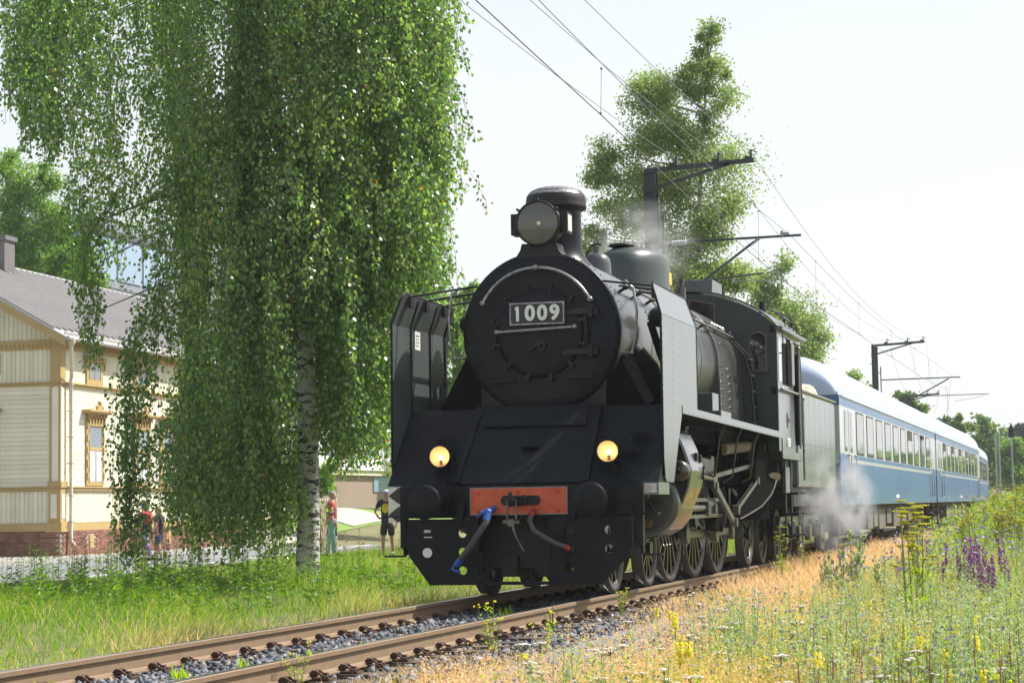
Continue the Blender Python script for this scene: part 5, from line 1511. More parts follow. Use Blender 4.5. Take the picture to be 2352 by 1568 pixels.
CX = lambda y: float(curve_x(y))
wire("contact_wire", [(-.02, -34, 7.05), (0, -1.6, 6.74), (0, 4.6, 6.53), (0, 8.6, 6.37), (0, 13.5, 6.18), (0, 19.2, 6.04), (0, 23, 5.97), (0, 37, 5.94), (0, 50, 5.94), (-.2, 78.5, 6.38), (CX(124) + .2, 124, 6.0), (CX(178), 178, 6.2)], .0085, M_wire2, "lowest of the wires, the taut contact wire over the track")
mpts = [(.1, -34, 8.2), (.1, .8, 7.29), (.1, 8, 7.09), (.08, 16, 7.02), (.05, 23, 7.10), (0, 37.4, 6.84), (0, 47.5, 6.80), (0, 62, 6.95), (0, 78.5, 7.10), (CX(100), 100, 6.7), (CX(124), 124, 6.9), (CX(178), 178, 7.0)]
wire("messenger_wire", mpts, .0065, M_wire, "wire carrying the droppers, just above the contact wire")
dp = thing("droppers", "thin vertical droppers joining the two lower wires", "wire", (0, 4, 6.6), "overhead wires above the train")
for y in (4.5, 11.5, 18.6, 27.7, 37.4, 47.5, 57, 66, 74, 86, 98, 110):
    zc = float(np.interp(y, [-1.6, 4.6, 8.6, 13.5, 19.2, 23, 37, 50, 78.5, 124], [6.74, 6.53, 6.37, 6.18, 6.04, 5.97, 5.94, 5.94, 6.38, 6.0]))
    zm = float(np.interp(y, [p[1] for p in mpts], [p[2] for p in mpts])) - .02
    part("dropper", MB().cyl((CX(y) + .02, y, zc), (CX(y) + .04, y, zm), .0045, n=4).sphere((CX(y) + .02, y, zc), .02, 6, 4).sphere((CX(y) + .04, y, zm), .02, 6, 4), M_wire, dp)
for i, (x, lb, z0) in enumerate(((-2.48, "feeder wire nearest the mast posts, on the innermost bracket", 8.93), (-1.50, "middle feeder wire on the cross arms", 8.95), (-.74, "outermost feeder wire at the tip of the cross arms", 8.98))):
    a = []
    for (ya, yb, xa, xb, za, zb) in ((-34, 23, x, x, z0 + 1.9, z0), (23, 78.5, x, x - .45, z0, z0 - .08), (78.5, 124, x - .45, x - 3.0, z0 - .08, z0 - .35), (124, 178, x - 3.0, x - 8, z0 - .35, z0 - .1)):
        for k in range(10):
            t = k / 10
            sg_ = 1.05 if ya > 0 else .95
            a.append((xa + (xb - xa) * t, ya + (yb - ya) * t, za + (zb - za) * t - 4 * t * (1 - t) * sg_))
    o = part("feeder_wire", MB().tube(a, .0065, 5), M_wire)
    tag(o, lb, "wire", "overhead wires above the train")
# ================================================================== people
M_skin = mat("skin", (.52, .30, .21), .55, c2=(.46, .25, .17), sc_=8)
M_skin2 = mat("tanned_skin", (.40, .22, .15), .55, c2=(.36, .19, .13), sc_=8)


def cmat(n, c, c2=None, **k): return mat(n, c, .85, c2=c2, sc_=k.pop("sc_", 14), **k)


def skin_mesh(name, nodes, edges, m, parent, sub=2):
    me = bpy.data.meshes.new(name)
    me.from_pydata([n[0] for n in nodes], edges, [])
    o = bpy.data.objects.new(name, me)
    col.objects.link(o)
    md = o.modifiers.new("skin", 'SKIN')
    md.use_smooth_shade = True
    me_ = o.data
    if not me_.skin_vertices: 
        pass
    for i, n in enumerate(nodes):
        r = n[1]
        me_.skin_vertices[0].data[i].radius = (r, r) if not isinstance(r, tuple) else r
    me_.skin_vertices[0].data[0].use_root = True
    sb = o.modifiers.new("sub", 'SUBSURF')
    sb.levels = sb.render_levels = sub
    dg = bpy.context.evaluated_depsgraph_get()
    res = bpy.data.meshes.new_from_object(o.evaluated_get(dg))
    bpy.data.objects.remove(o)
    res.name = name
    res.materials.clear()
    for p_ in res.polygons: p_.use_smooth = True
    return part(name, res, m, parent)


def person(label, base, h, face, skin, top, bottom, hair=None, cap=None, pose=None, long_pants=False, sleeve=.5, build=1.0, shoe=None, dress=False, hair_long=False):
    """standing figure built at the origin facing +Y then turned; base = feet position, face = heading in degrees from +Y ccw"""
    pose = pose or {}
    T = thing("person", label, "person", base)
    H = h
    stride = pose.get("stride", .06) * H
    P = lambda x, y, z: (x * H, y * H, z * H)
    Rz = Matrix.Translation(base) @ Matrix.Rotation(rad(face), 4, 'Z')
    W = lambda p: tuple(Rz @ Vector(p))
    b = build
    J = {}
    J["pelvis"] = P(0, 0, .50); J["waist"] = P(0, .005, .60); J["chest"] = P(0, .0, .71); J["neckb"] = P(0, -.005, .80); J["neck"] = P(0, .01, .855)
    J["head"] = P(0, .025, .905); J["crown"] = P(0, .012, .955)
    for s, n in ((1, "R"), (-1, "L")):
        J["sh" + n] = P(s * .105 * b, -.005, .795)
        d = pose.get("arm" + n, "hang")
        if d == "hang": J["el" + n] = P(s * .135 * b, -.02, .63); J["wr" + n] = P(s * .145 * b, .03, .49); J["hd" + n] = P(s * .14 * b, .045, .44)
        elif d == "hip": J["el" + n] = P(s * .20 * b, -.05, .66); J["wr" + n] = P(s * .125 * b, .03, .57); J["hd" + n] = P(s * .10 * b, .05, .56)
        elif d == "face": J["el" + n] = P(s * .13 * b, .07, .68); J["wr" + n] = P(s * .06, .11, .80); J["hd" + n] = P(s * .03, .105, .855)
        elif d == "fore": J["el" + n] = P(s * .135 * b, -.01, .64); J["wr" + n] = P(s * .10, .13, .66); J["hd" + n] = P(s * .06, .17, .68)
        st = stride * (1 if n == "R" else -1)
        J["hip" + n] = P(s * .052, 0, .485)
        J["kn" + n] = (s * .055 * H, st * .55 + .01 * H, .275 * H)
        J["an" + n] = (s * .058 * H, st * 1.0 - .01 * H, .045 * H)
        J["toe" + n] = (s * .064 * H, st * 1.0 + .085 * H, .018 * H)
    names = list(J)
    r = {"pelvis": .075 * b, "waist": .065 * b, "chest": .078 * b, "neckb": .045, "neck": .030, "head": .048, "crown": .038, "sh": .034, "el": .024, "wr": .017, "hd": .018, "hip": .052 * b, "kn": .033, "an": .021, "toe": .018}
    def R(n):
        k = n if n in r else n[:-1]
        v_ = r[k] * H
        return (v_ * 1.15, v_ * .85) if k in ("pelvis", "waist", "chest") else v_
    nodes = [(W(J[n]), R(n)) for n in names]
    I = {n: i for i, n in enumerate(names)}
    E_ = [("pelvis", "waist"), ("waist", "chest"), ("chest", "neckb"), ("neckb", "neck"), ("neck", "head"), ("head", "crown")]
    for n in "RL": E_ += [("neckb", "sh" + n), ("sh" + n, "el" + n), ("el" + n, "wr" + n), ("wr" + n, "hd" + n), ("pelvis", "hip" + n), ("hip" + n, "kn" + n), ("kn" + n, "an" + n), ("an" + n, "toe" + n)]
    skin_mesh("body", nodes, [(I[a], I[c]) for a, c in E_], skin, T)
    HR_ = Rz
    # head details
    hd = Vector(J["head"])
    fd = MB().sphere((0, hd.y, hd.z + .004 * H), .058 * H, 14, 10, (.82, .95, 1.18))
    fd.add([tuple(q) for q in (Vector((-.010 * H, hd.y + .05 * H, hd.z)), Vector((.010 * H, hd.y + .05 * H, hd.z)), Vector((0, hd.y + .072 * H, hd.z - .008 * H)), Vector((0, hd.y + .05 * H, hd.z + .022 * H)))], [(0, 1, 2), (1, 3, 2), (3, 0, 2)])
    for s in (-1, 1): fd.sphere((s * .048 * H, hd.y, hd.z), .012 * H, 8, 6, (.5, 1, 1.3))
    f = [HR_ @ Vector(p) for p in fd.v]
    fd.v = [tuple(p) for p in f]
    part("head", fd, skin, T)
    ey = MB()
    for s in (-1, 1): ey.sphere(HR_ @ Vector((s * .020 * H, hd.y + .050 * H, hd.z + .010 * H)), .006 * H, 6, 5)
    part("eyes", ey, cmat("face_dark", (.10, .05, .04)) if "face_dark" not in bpy.data.materials else bpy.data.materials["face_dark"], T)
    # fingers
    for n in "RL":
        s = 1 if n == "R" else -1
        a, c = Vector(J["wr" + n]), Vector(J["hd" + n])
        d = (c - a).normalized()
        sd2 = d.cross(Vector((s, 0, 0)))
        sd2 = sd2.normalized() if sd2.length > .01 else Vector((0, 1, 0))
        fm = MB()
        for q, ln in ((-1.5, .036), (-.5, .042), (.5, .040), (1.5, .032)):
            p0 = c + sd2 * q * .009 * H
            fm.tube([HR_ @ p0, HR_ @ (p0 + d * ln * .55 * H), HR_ @ (p0 + d * ln * H + Vector((-s * .01 * H, 0, 0)))], .0050 * H, 5)
        p0 = a.lerp(c, .5) + sd2 * .014 * H
        fm.tube([HR_ @ p0, HR_ @ (p0 + (d + sd2 * .8).normalized() * .03 * H)], .0055 * H, 5)
        part("fingers", fm, skin, T)
    # clothing
    k = 1.16
    el = lambda n, t: tuple(Vector(J["sh" + n]).lerp(Vector(J["el" + n]), t))
    tn = [("a", (0, 0, .47 * H), .080 * b * H), ("b", J["pelvis"], .080 * b * H), ("c", J["waist"], .074 * b * H), ("d", J["chest"], .086 * b * H), ("e", (0, -.004 * H, .795 * H), .052 * H)]
    nodes = [(W(p), (rr * 1.2, rr * .92)) for _, p, rr in tn]
    edges = [(0, 1), (1, 2), (2, 3), (3, 4)]
    for n in "RL":
        i = len(nodes)
        nodes += [(W(J["sh" + n]), .043 * H), (W(el(n, sleeve)), .036 * H), (W(el(n, sleeve + .12)), .037 * H)]
        edges += [(4, i), (i, i + 1), (i + 1, i + 2)]
    skin_mesh("shirt", nodes, edges, top, T)
    nodes = [(W((0, 0, .53 * H)), (.088 * b * H, .068 * b * H)), (W((0, 0, .49 * H)), (.094 * b * H, .076 * b * H))]
    edges = [(0, 1)]
    for n in "RL":
        i = len(nodes)
        s = 1 if n == "R" else -1
        hp, kn, an = Vector(J["hip" + n]), Vector(J["kn" + n]), Vector(J["an" + n])
        if long_pants: seq = [(hp, .060 * b), (kn, .047), (an + Vector((0, 0, .02 * H)), .044)]
        else: seq = [(hp, .062 * b), (hp.lerp(kn, .55), .058), (hp.lerp(kn, .98), .054)]
        for j, (p, rr) in enumerate(seq):
            nodes.append((W(p), rr * H))
            edges.append((1 if j == 0 else i + j - 1, i + j))
    skin_mesh("skirt" if dress else "trousers", nodes, edges, bottom, T)
    for n in "RL":
        a, t_ = Vector(J["an" + n]), Vector(J["toe" + n])
        sh = MB().sphere(HR_ @ Vector((a.x, (a.y + t_.y) / 2, .022 * H)), .052 * H, 12, 8, (.50, 1.25 if abs(math.cos(rad(face))) > .7 else .6, .42)) if False else MB().bar(HR_ @ Vector((a.x, a.y - .03 * H, .022 * H)), HR_ @ Vector((t_.x, t_.y + .01 * H, .016 * H)), .052 * H, .036 * H)
        part("shoe", sh, shoe or M_soot, T, bev=.01 * H)
    if hair is not None:
        hm = MB().sphere(HR_ @ Vector((0, hd.y - .012 * H, hd.z + .022 * H)), .066 * H, 14, 10, (.86, .86, .95))
        if hair_long: hm.sphere(HR_ @ Vector((0, hd.y - .045 * H, hd.z - .03 * H)), .05 * H, 12, 8, (.9, .8, 1.7))
        part("hair", hm, hair, T)
    if cap is not None:
        c = Vector((0, hd.y, hd.z + .030 * H))
        cm_ = MB().sphere(HR_ @ c, .068 * H, 14, 10, (.86, .92, .62))
        cp_ = part("cap", cm_, cap[0], T)
        part("cap_peak", MB().prism([(-.045 * H, 0), (.045 * H, 0), (.038 * H, .075 * H), (0, .088 * H), (-.038 * H, .075 * H)], 'z', -.006 * H, .004 * H, HR_ @ Matrix.Translation((0, hd.y + .04 * H, hd.z + .028 * H))), cap[1], cp_)
    return T, HR_, J


M_pink = cmat("pink_shirt", (.62, .08, .10), (.52, .06, .08))
M_floral = mat("floral_trousers", (.50, .09, .14), .85, c2=(.30, .33, .62), sc_=9, amt=1.0)
M_blacktop = cmat("black_cloth", (.018, .018, .022))
M_navy = cmat("navy_skirt", (.025, .045, .14))
M_salmon = cmat("salmon_shirt", (.50, .10, .10))
M_teal = cmat("teal_shirt", (.22, .42, .38), (.18, .36, .33))
M_blond = cmat("blond_hair", (.42, .30, .18), (.30, .20, .12))
M_grey = cmat("grey_hair", (.30, .25, .22))
M_brownh = cmat("brown_hair", (.14, .085, .05))
M_capw = cmat("white_cap_cloth", (.7, .7, .72))
M_capb = cmat("blue_cap_cloth", (.02, .06, .38))
M_khaki = cmat("brown_trousers", (.14, .08, .05))

p1 = person("woman in pink shirt, flowered trousers and white and blue cap walking by the house", Vector((-20.2, 32.2, -.33)), 1.72, -170 + 350 - 100, M_skin, M_pink, M_floral, cap=(M_capb, M_capw), hair=M_brownh, pose={"armR": "fore", "armL": "fore", "stride": .10}, long_pants=True, build=1.12)
bag = part("handbag", MB().box(-.12, .12, -.05, .05, 0, .22).tube([(-.1, 0, .2), (-.08, 0, .45), (.08, 0, .45), (.1, 0, .2)], .01, 5), M_blacktop, None)
bag.location = (-20.0, 31.85, .48)
tag(bag, "dark handbag hanging beside the woman in pink", "bag")
p2 = person("girl in black top and navy skirt walking close behind the woman in pink", Vector((-19.75, 32.1, -.33)), 1.58, 80, M_skin, M_blacktop, M_navy, hair=M_blond, hair_long=True, pose={"stride": .09}, dress=True)
p3 = person("grey haired man in salmon shirt standing beside the birch trunk", Vector((-13.62, 30, -.2)), 1.80, -60, M_skin, M_salmon, M_blacktop, hair=M_grey, pose={"armR": "hang"})
p4 = person("boy in teal shirt and dark cap raising a hand to his face beside the birch", Vector((-13.25, 29, -.2)), 1.22, -160, M_skin, M_teal, M_teal, cap=(M_blacktop, M_khaki), hair=M_brownh, pose={"armR": "face", "armL": "face"}, long_pants=True)
p5 = person("man in black shirt with yellow print and black shorts left of the engine", Vector((-12.0, 30, -.2)), 1.83, 175, M_skin2, M_blacktop, M_blacktop, hair=M_brownh, cap=(M_capw, M_capb), pose={"armL": "hang", "armR": "hip"}, build=1.12)
M_yprint = cmat("yellow_print", (.62, .48, .03))
T5, HR5, J5 = p5
pr_ = MB()
for k in range(1): pr_.lathe([(0, .0), (.10, -.004), (.105, -.01)], (0, 0, 0), 'y', 20)
pr_.v = [tuple(HR5 @ Vector((x * 1.0, .157 - y * 1 - abs(x) * .25, 1.28 + z * 1.25))) for x, y, z in pr_.v]
part("shirt_print", pr_, M_yprint, T5)
p6 = person("dark dressed person with black jacket half hidden behind leaves beside the birch trunk", Vector((-13.95, 29.6, -.2)), 1.66, -30, M_skin, M_blacktop, M_khaki, hair=M_brownh, long_pants=True, sleeve=.85)
# ================================================================== foliage helpers


def unit(a): return a / np.maximum(np.linalg.norm(a, axis=-1, keepdims=True), 1e-9)


def leaf_quads(P, D, L, Wd, fold=0.0):
    """P (N,3) stalk point, D (N,3) direction, L, Wd (N,) -> verts, faces"""
    N = len(P)
    r = rng.normal(size=(N, 3))
    b = unit(np.cross(D, r))
    n = np.cross(D, b)
    L, Wd = L[:, None], Wd[:, None]
    v0 = P
    v1 = P + D * .36 * L + b * Wd * .5 + n * L * fold
    v2 = P + D * L
    v3 = P + D * .36 * L - b * Wd * .5 + n * L * fold
    v = np.stack([v0, v1, v2, v3], 1).reshape(-1, 3)
    f = np.arange(4 * N).reshape(N, 4)
    return v, f


def blades(B, H, lean, width, curl=.5):
    """grass blades, two quads each: B (N,3) base, H (N,), lean (N,2) tip offset, width (N,)"""
    N = len(B)
    az = rng.uniform(0, 2 * PI, N)
    w = np.stack([np.cos(az), np.sin(az), np.zeros(N)], 1) * width[:, None] * .5
    mid = B + np.stack([lean[:, 0] * .30, lean[:, 1] * .30, H * .58], 1)
    tip = B + np.stack([lean[:, 0], lean[:, 1], H * (1 - .12 * np.hypot(lean[:, 0], lean[:, 1]) / np.maximum(H, .01))], 1)
    v = np.stack([B - w, B + w, mid + w * .75, mid - w * .75, tip + w * .12, tip - w * .12], 1).reshape(-1, 3)
    i = (6 * np.arange(N))[:, None]
    f = np.stack([i + [0, 1, 2, 3], i + [3, 2, 4, 5]], 1).reshape(-1, 4)
    return v, f


M_bark = mat("birch_bark", (.62, .60, .56), .8, c2=(.06, .055, .05), sc_=2.0, amt=.0, bump=.4, bscale=20)
# dark horizontal scars on the white bark
_n = M_bark.node_tree
_b = _n.nodes["Principled BSDF"]
_t = _n.nodes.new("ShaderNodeTexCoord")
_m = _n.nodes.new("ShaderNodeMapping")
_m.inputs["Scale"].default_value = (1.6, 1.6, 4.2)
_n.links.new(_t.outputs["Object"], _m.inputs[0])
_z = _n.nodes.new("ShaderNodeTexNoise")
_z.inputs["Scale"].default_value = 2.3
_z.inputs["Detail"].default_value = 9
_z.inputs["Roughness"].default_value = .68
_n.links.new(_m.outputs[0], _z.inputs["Vector"])
_r = _n.nodes.new("ShaderNodeValToRGB")
_r.color_ramp.elements[0].position = .43
_r.color_ramp.elements[0].color = (.045, .042, .040, 1)
_r.color_ramp.elements[1].position = .50
_r.color_ramp.elements[1].color = (.60, .59, .57, 1)
_e = _r.color_ramp.elements.new(.75)
_e.color = (.46, .45, .42, 1)
_n.links.new(_z.outputs[0], _r.inputs[0])
_n.links.new(_r.outputs[0], _b.inputs["Base Color"])
M_branch = mat("dark_branch", (.075, .060, .048), .85, c2=(.16, .14, .12), sc_=7)
M_twig = mat("twig", (.10, .075, .05), .8)
M_birch = ramp_mat("birch_leaves", [(0, (.056, .125, .038)), (.35, (.118, .215, .050)), (.7, (.205, .32, .075)), (.93, (.34, .43, .13)), (.985, (.30, .30, .06)), (1, (.36, .17, .05))], .32, .48, spec=.8)
M_leaf2 = ramp_mat("background_birch_leaves", [(0, (.12, .20, .06)), (.4, (.20, .28, .08)), (.75, (.25, .33, .10)), (1, (.35, .39, .14))], .5, .42)
M_leaf3 = ramp_mat("broadleaf_leaves", [(0, (.065, .13, .035)), (.5, (.12, .20, .05)), (1, (.24, .32, .08))], .5, .40)
M_ash = ramp_mat("light_green_leaves", [(0, (.09, .19, .035)), (.5, (.16, .28, .05)), (1, (.25, .36, .08))], .5, .45)
M_conif = ramp_mat("conifer_needles", [(0, (.018, .045, .020)), (1, (.045, .085, .035))], .6, .1)

# ================================================================== the weeping birch
BX, BY = -8.02, 13.8
BIR = thing("weeping_birch", "big weeping birch with white trunk and hanging leafy strands left of the engine", "tree", (BX, BY, -.5))
tp = [(BX - .02, BY, -.75), (BX - .01, BY, -.2), (BX + .02, BY, .8), (BX + .03, BY, 2.0), (BX - .02, BY + .02, 3.4), (BX - .02, BY + .05, 4.9), (BX - .25, BY + .1, 6.6), (BX - .6, BY + .1, 8.6), (BX - .8, BY, 10.8), (BX - .9, BY, 13.0)]
tr_ = [.30, .235, .215, .20, .18, .16, .13, .11, .08, .05]
part("trunk", MB().tube(tp, tr_, 20), M_bark, BIR)
tops = []
bm_ = MB()
for k in range(34):
    z0 = rng.uniform(4.2, 12)
    az = k * 2.399 + rng.uniform(-.3, .3)
    ln = rng.uniform(2.2, 4.9) * (1.0 if z0 < 9.5 else .75)
    if math.cos(az) > 0: ln = min(ln, 2.3)
    i = np.interp(z0, [p[2] for p in tp], range(len(tp)))
    p0 = Vector(tp[int(i)]).lerp(Vector(tp[min(int(i) + 1, 9)]), i - int(i))
    d = Vector((math.cos(az), math.sin(az), 0))
    pts = [p0, p0 + d * ln * .3 + V(0, 0, .9), p0 + d * ln * .62 + V(0, 0, 1.15), p0 + d * ln + V(0, 0, .55)]
    r0 = .055 if k % 3 else .075
    if k % 3 == 0: tops.append((pts[2], d))
    part("branch", MB().tube(pts, [r0, r0 * .6, r0 * .35, r0 * .15], 6), M_branch if z0 > 6 else M_branch, BIR)
# hanging strands: bundles of twigs, every bundle falls from the outer crown
zb = lambda x: np.interp(x, [-14.9, -14.3, -13.5, -13.1, -12.85, -12.5, -12.15, -11.95, -11.45, -11.25, -10.95, -10.6, -9.4, -8.35, -8.0, -7.6, -6.9, -6.4, -6.0, -5.5, -5.1], [9.3, 9.0, 8.0, 7.4, 4.9, 4.1, 3.4, -.1, -.1, 2.7, 2.2, .15, .0, -.25, 2.2, 1.7, 1.5, 2.1, 3.3, 5.0, 8.0])
NB = 470
sx, sy_, sz0, sz1 = [], [], [], []
for k in range(NB):
    u = rng.uniform(-1, 1)
    x = -9.85 + 4.62 * np.sign(u) * abs(u) ** .9
    hw = math.sqrt(max(.05, 1 - ((x + 9.85) / 4.9) ** 2))
    y = BY + rng.uniform(-1, 1) * 4.1 * hw
    lo = float(zb(x)) + rng.exponential(.45)
    hi_max = 14.0 - .10 * abs(x + 9.4) ** 1.5
    lo = lo if rng.random() < .42 else rng.uniform(lo, max(lo + .2, hi_max - 2.2))
    hi = min(hi_max, lo + rng.uniform(2.2, 5.2))
    nn = rng.integers(4, 9)
    if x < -14.2 or (x < -11.3 and rng.random() < .45) or (x < -12.5 and rng.random() < .5) or (x > -5.9 and rng.random() < .45): continue
    if -13.3 < x < -10.7 and lo < 6.5 and rng.random() < .93: continue
    if -10.9 < x < -10.3 and lo < 4 and rng.random() < .5: continue
    if abs(x + 7.93) < .68 and y < BY + .6: lo = max(lo, rng.uniform(3.9, 5.0))
    for q in range(nn):
        sx.append(x + rng.normal() * .24); sy_.append(y + rng.normal() * .24)
        sz0.append(hi + rng.normal() * .3); sz1.append(lo + abs(rng.normal()) * .45)
# a few free standing ropes of leaves at the left edge and bottom
for (x, y, hi, lo, n_) in ((-12.6, 13.2, 7.5, 3.9, 12), (-12.8, 13.4, 8.0, 4.6, 9), (-11.78, 13.0, 5.0, -.05, 12), (-11.9, 13.2, 3.2, .2, 6), (-11.66, 13.1, 2.6, -.2, 8), (-14.35, 13.6, 11.8, 9.2, 14), (-13.95, 13.4, 11.5, 8.2, 18), (-13.5, 13.2, 11.3, 7.9, 18), (-5.35, 13.5, 11.2, 6.0, 14), (-5.15, 13.4, 11.0, 8.2, 8), (-9.2, 11.0, 11.0, 4.0, 26), (-9.35, 10.9, 7.0, 1.5, 20), (-9.0, 10.9, 12.0, 7.0, 20)):
    for q in range(n_):
        sx.append(x + rng.normal() * .10); sy_.append(y + rng.normal() * .12)
        sz0.append(hi + rng.normal() * .2); sz1.append(lo + abs(rng.normal()) * .5)
so = [0.0] * len(sx)
for k in range(820):                      # short leafy sprays that fill the crown between the long ropes
    u = rng.uniform(-1, 1)
    x = -9.35 + 4.0 * np.sign(u) * abs(u) ** .85
    hw = math.sqrt(max(.05, 1 - ((x + 9.85) / 4.9) ** 2))
    y = BY + rng.uniform(-1, 1) * 4.0 * hw
    lo = float(zb(x)) + .7
    z = rng.uniform(lo + .6, 13.4) if rng.random() < .75 else lo + .7 + rng.exponential(.8)
    if abs(x + 7.93) < .6 and y < BY + .6 and z < 5.6: continue
    if x < -10.7 and z < 6.5: continue
    if x < -10.9 and rng.random() < .80: continue
    for q in range(rng.integers(5, 10)):
        ln = rng.uniform(.5, 1.35)
        sx.append(x + rng.normal() * .16); sy_.append(y + rng.normal() * .16)
        sz0.append(z + rng.normal() * .12); sz1.append(z - ln)
        so.append(rng.uniform(.25, .85))
sx, sy_, sz0, sz1, so = map(np.array, (sx, sy_, sz0, sz1, so))
ok = sz0 - sz1 > .4
sx, sy_, sz0, sz1, so = sx[ok], sy_[ok], sz0[ok], sz1[ok], so[ok]
so_az = rng.uniform(0, 2 * PI, len(sx))
_s = (sy_ - CAM.y) / (BY - CAM.y)          # the crown is widest at the back of its round, seen from the track
sx = CAM.x + (sx - CAM.x) * _s
sz1 = np.maximum(CAM.z + (sz1 - CAM.z) * _s, ground(sx, sy_) + .12)
sz0 = CAM.z + (sz0 - CAM.z) * _s
NS = len(sx)
ph = rng.uniform(0, 6.28, (NS, 2))
amp = rng.uniform(.03, .12, NS)
tw = MB()
cxr, cyr = BX - 1.2, BY
segs = 7
Tt = np.linspace(0, 1, segs)
top_in = unit(np.stack([cxr - sx, cyr - sy_], 1)) * np.minimum(.7, np.hypot(cxr - sx, cyr - sy_) * .25)[:, None]


def strand_pt(i, t):
    ln = sz0[i] - sz1[i]
    wv = amp[i] * np.sin(t * ln * 1.1 + ph[i, 0]) + .05 * np.sin(t * ln * 3.3 + ph[i, 1])
    wv2 = amp[i] * np.cos(t * ln * 1.3 + ph[i, 1])
    arch_ = np.clip(1 - t * ln / .9, 0, 1) ** 2
    dr = so[i] * np.minimum(t * ln, 1.2) ** .7
    lg = (so[i] == 0)
    return np.stack([sx[i] + wv + top_in[i, 0] * arch_ * lg + np.cos(so_az[i]) * dr, sy_[i] + wv2 + top_in[i, 1] * arch_ * lg + np.sin(so_az[i]) * dr, sz0[i] - t * ln + .25 * arch_], -1)


ii = np.repeat(np.arange(NS), segs)
TP = strand_pt(ii, np.tile(Tt, NS)).reshape(NS, segs, 3)
off = np.array([(.004, 0, 0), (-.002, .0035, 0), (-.002, -.0035, 0)])
TV = (TP[:, :, None, :] + off[None, None]).reshape(-1, 3)
fl = []
for sgi in range(segs - 1):
    for q in range(3):
        a = (np.arange(NS) * segs + sgi) * 3
        fl.append(np.stack([a + q, a + (q + 1) % 3, a + 3 + (q + 1) % 3, a + 3 + q], 1))
part("twigs", np_mesh("twigs", TV, np.concatenate(fl), M_twig), None, BIR)
per = np.maximum(8, ((sz0 - sz1) * 34)).astype(int)
ii = np.repeat(np.arange(NS), per)
NL = len(ii)
tt = rng.random(NL)
_ln = (sz0 - sz1)[ii]
_den = .5 + .5 * np.sin(tt * _ln * 2.6 + ph[ii, 0] * 3) * np.cos(tt * _ln * 1.3 + ph[ii, 1] * 2)
kp = rng.random(NL) < .52 + .48 * _den
ii, tt = ii[kp], tt[kp]
NL = len(ii)
Pp = strand_pt(ii, tt)
rr_ = .030 + .085 * rng.random(NL)
az = rng.uniform(0, 2 * PI, NL)
Pp = Pp + np.stack([np.cos(az) * rr_, np.sin(az) * rr_, rng.normal(size=NL) * .02], 1)
Dn = unit(np.stack([np.cos(az) * .55, np.sin(az) * .55, -np.ones(NL)], 1) + rng.normal(size=(NL, 3)) * .33)
Lf = rng.uniform(.062, .108, NL)
vv, ff = leaf_quads(Pp, Dn, Lf, Lf * .80, .04)
clus = (np.sin(sx * 3.1) * np.cos(sy_ * 2.7) * .17 + rng.normal(size=NS) * .07)[ii]
rnd = np.clip(rng.beta(2.2, 2.6, NL) + clus, 0, .95)
rnd[rng.random(NL) < .002] = 1.0
part("crown", np_mesh("crown", vv, ff, M_birch, {"rnd": np.repeat(rnd, 4)}), None, BIR)
print("birch leaves", NL)


# ================================================================== other trees, crowns made of leafy lobes
def tree(name, label, Y, lobes, leaf, N, m, trunk_u, base_z=-.3, cat="tree", group=None, tr_r=.16, bark=None, depth=.9, clump=.12, droop=.3, branches=10):
    """lobes: (u, v, half width, half height) as seen in the photograph, all at distance Y"""
    sc0 = (at(1100, 700, Y) - at(1101, 700, Y)).length
    C_ = [(np.array(at(u, v, Y)), w * sc0, h * sc0) for u, v, w, h in lobes]
    tot = sum(w * h for _, w, h in C_)
    base = at(trunk_u, 1200, Y)
    T = thing(name, label, cat, (base.x, Y, base_z), group)
    topc = max(C_, key=lambda c: c[0][2] + c[2])
    tpz = topc[0][2] + topc[2] * .6
    mid = (topc[0] + np.array(base)) / 2
    P0 = Vector((base.x, Y, base_z))
    P3 = Vector((topc[0][0], Y, tpz))
    pts = [P0, P0.lerp(P3, .3) + V(0, 0, 0), P0.lerp(P3, .6), P3]
    part("trunk", MB().tube(pts, [tr_r, tr_r * .75, tr_r * .5, .02], 10), bark or M_branch, T)
    for k in range(branches):
        c, w, h = C_[k % len(C_)]
        z0 = min(tpz - .3, max(base_z + 1.5, c[2] - h * .9))
        t_ = (z0 - base_z) / max(.1, tpz - base_z)
        q0 = P0.lerp(P3, t_)
        q1 = Vector(c) + V(rng.uniform(-.5, .5) * w, rng.uniform(-.5, .5) * w, rng.uniform(-.2, .7) * h)
        part("branch", MB().tube([q0, q0.lerp(q1, .5) + V(0, 0, -.1 * h), q1], [tr_r * .35, tr_r * .2, .012], 5), bark or M_branch, T)
    Vs, rn = [], []
    for c, w, h in C_:
        n = int(N * w * h / tot)
        nc = max(6, int(w * h * 9))
        d = unit(rng.normal(size=(nc, 3)))
        rad_ = rng.random(nc) ** .45
        cc = c + d * rad_[:, None] * np.array([w, w * depth, h])
        tone = rng.normal(size=nc) * .13
        which = rng.integers(0, nc, n)
        s_ = clump * (w + h) * rng.uniform(.6, 1.4, nc)[which]
        p = cc[which] + rng.normal(size=(n, 3)) * (s_[:, None] * np.array([1, 1, .8]))
        Vs.append(p)
        rn.append(tone[which])
    P_ = np.concatenate(Vs)
    rn = np.concatenate(rn)
    n = len(P_)
    D = unit(rng.normal(size=(n, 3)) + np.array([0, 0, -droop]))
    L = rng.uniform(.7, 1.3, n) * leaf
    v, f = leaf_quads(P_, D, L, L * .72, .05)
    r = np.clip(rng.beta(2.2, 2.2, n) + rn, 0, 1)
    part("crown", np_mesh("crown", v, f, m, {"rnd": np.repeat(r, 4)}), None, T)
    return T


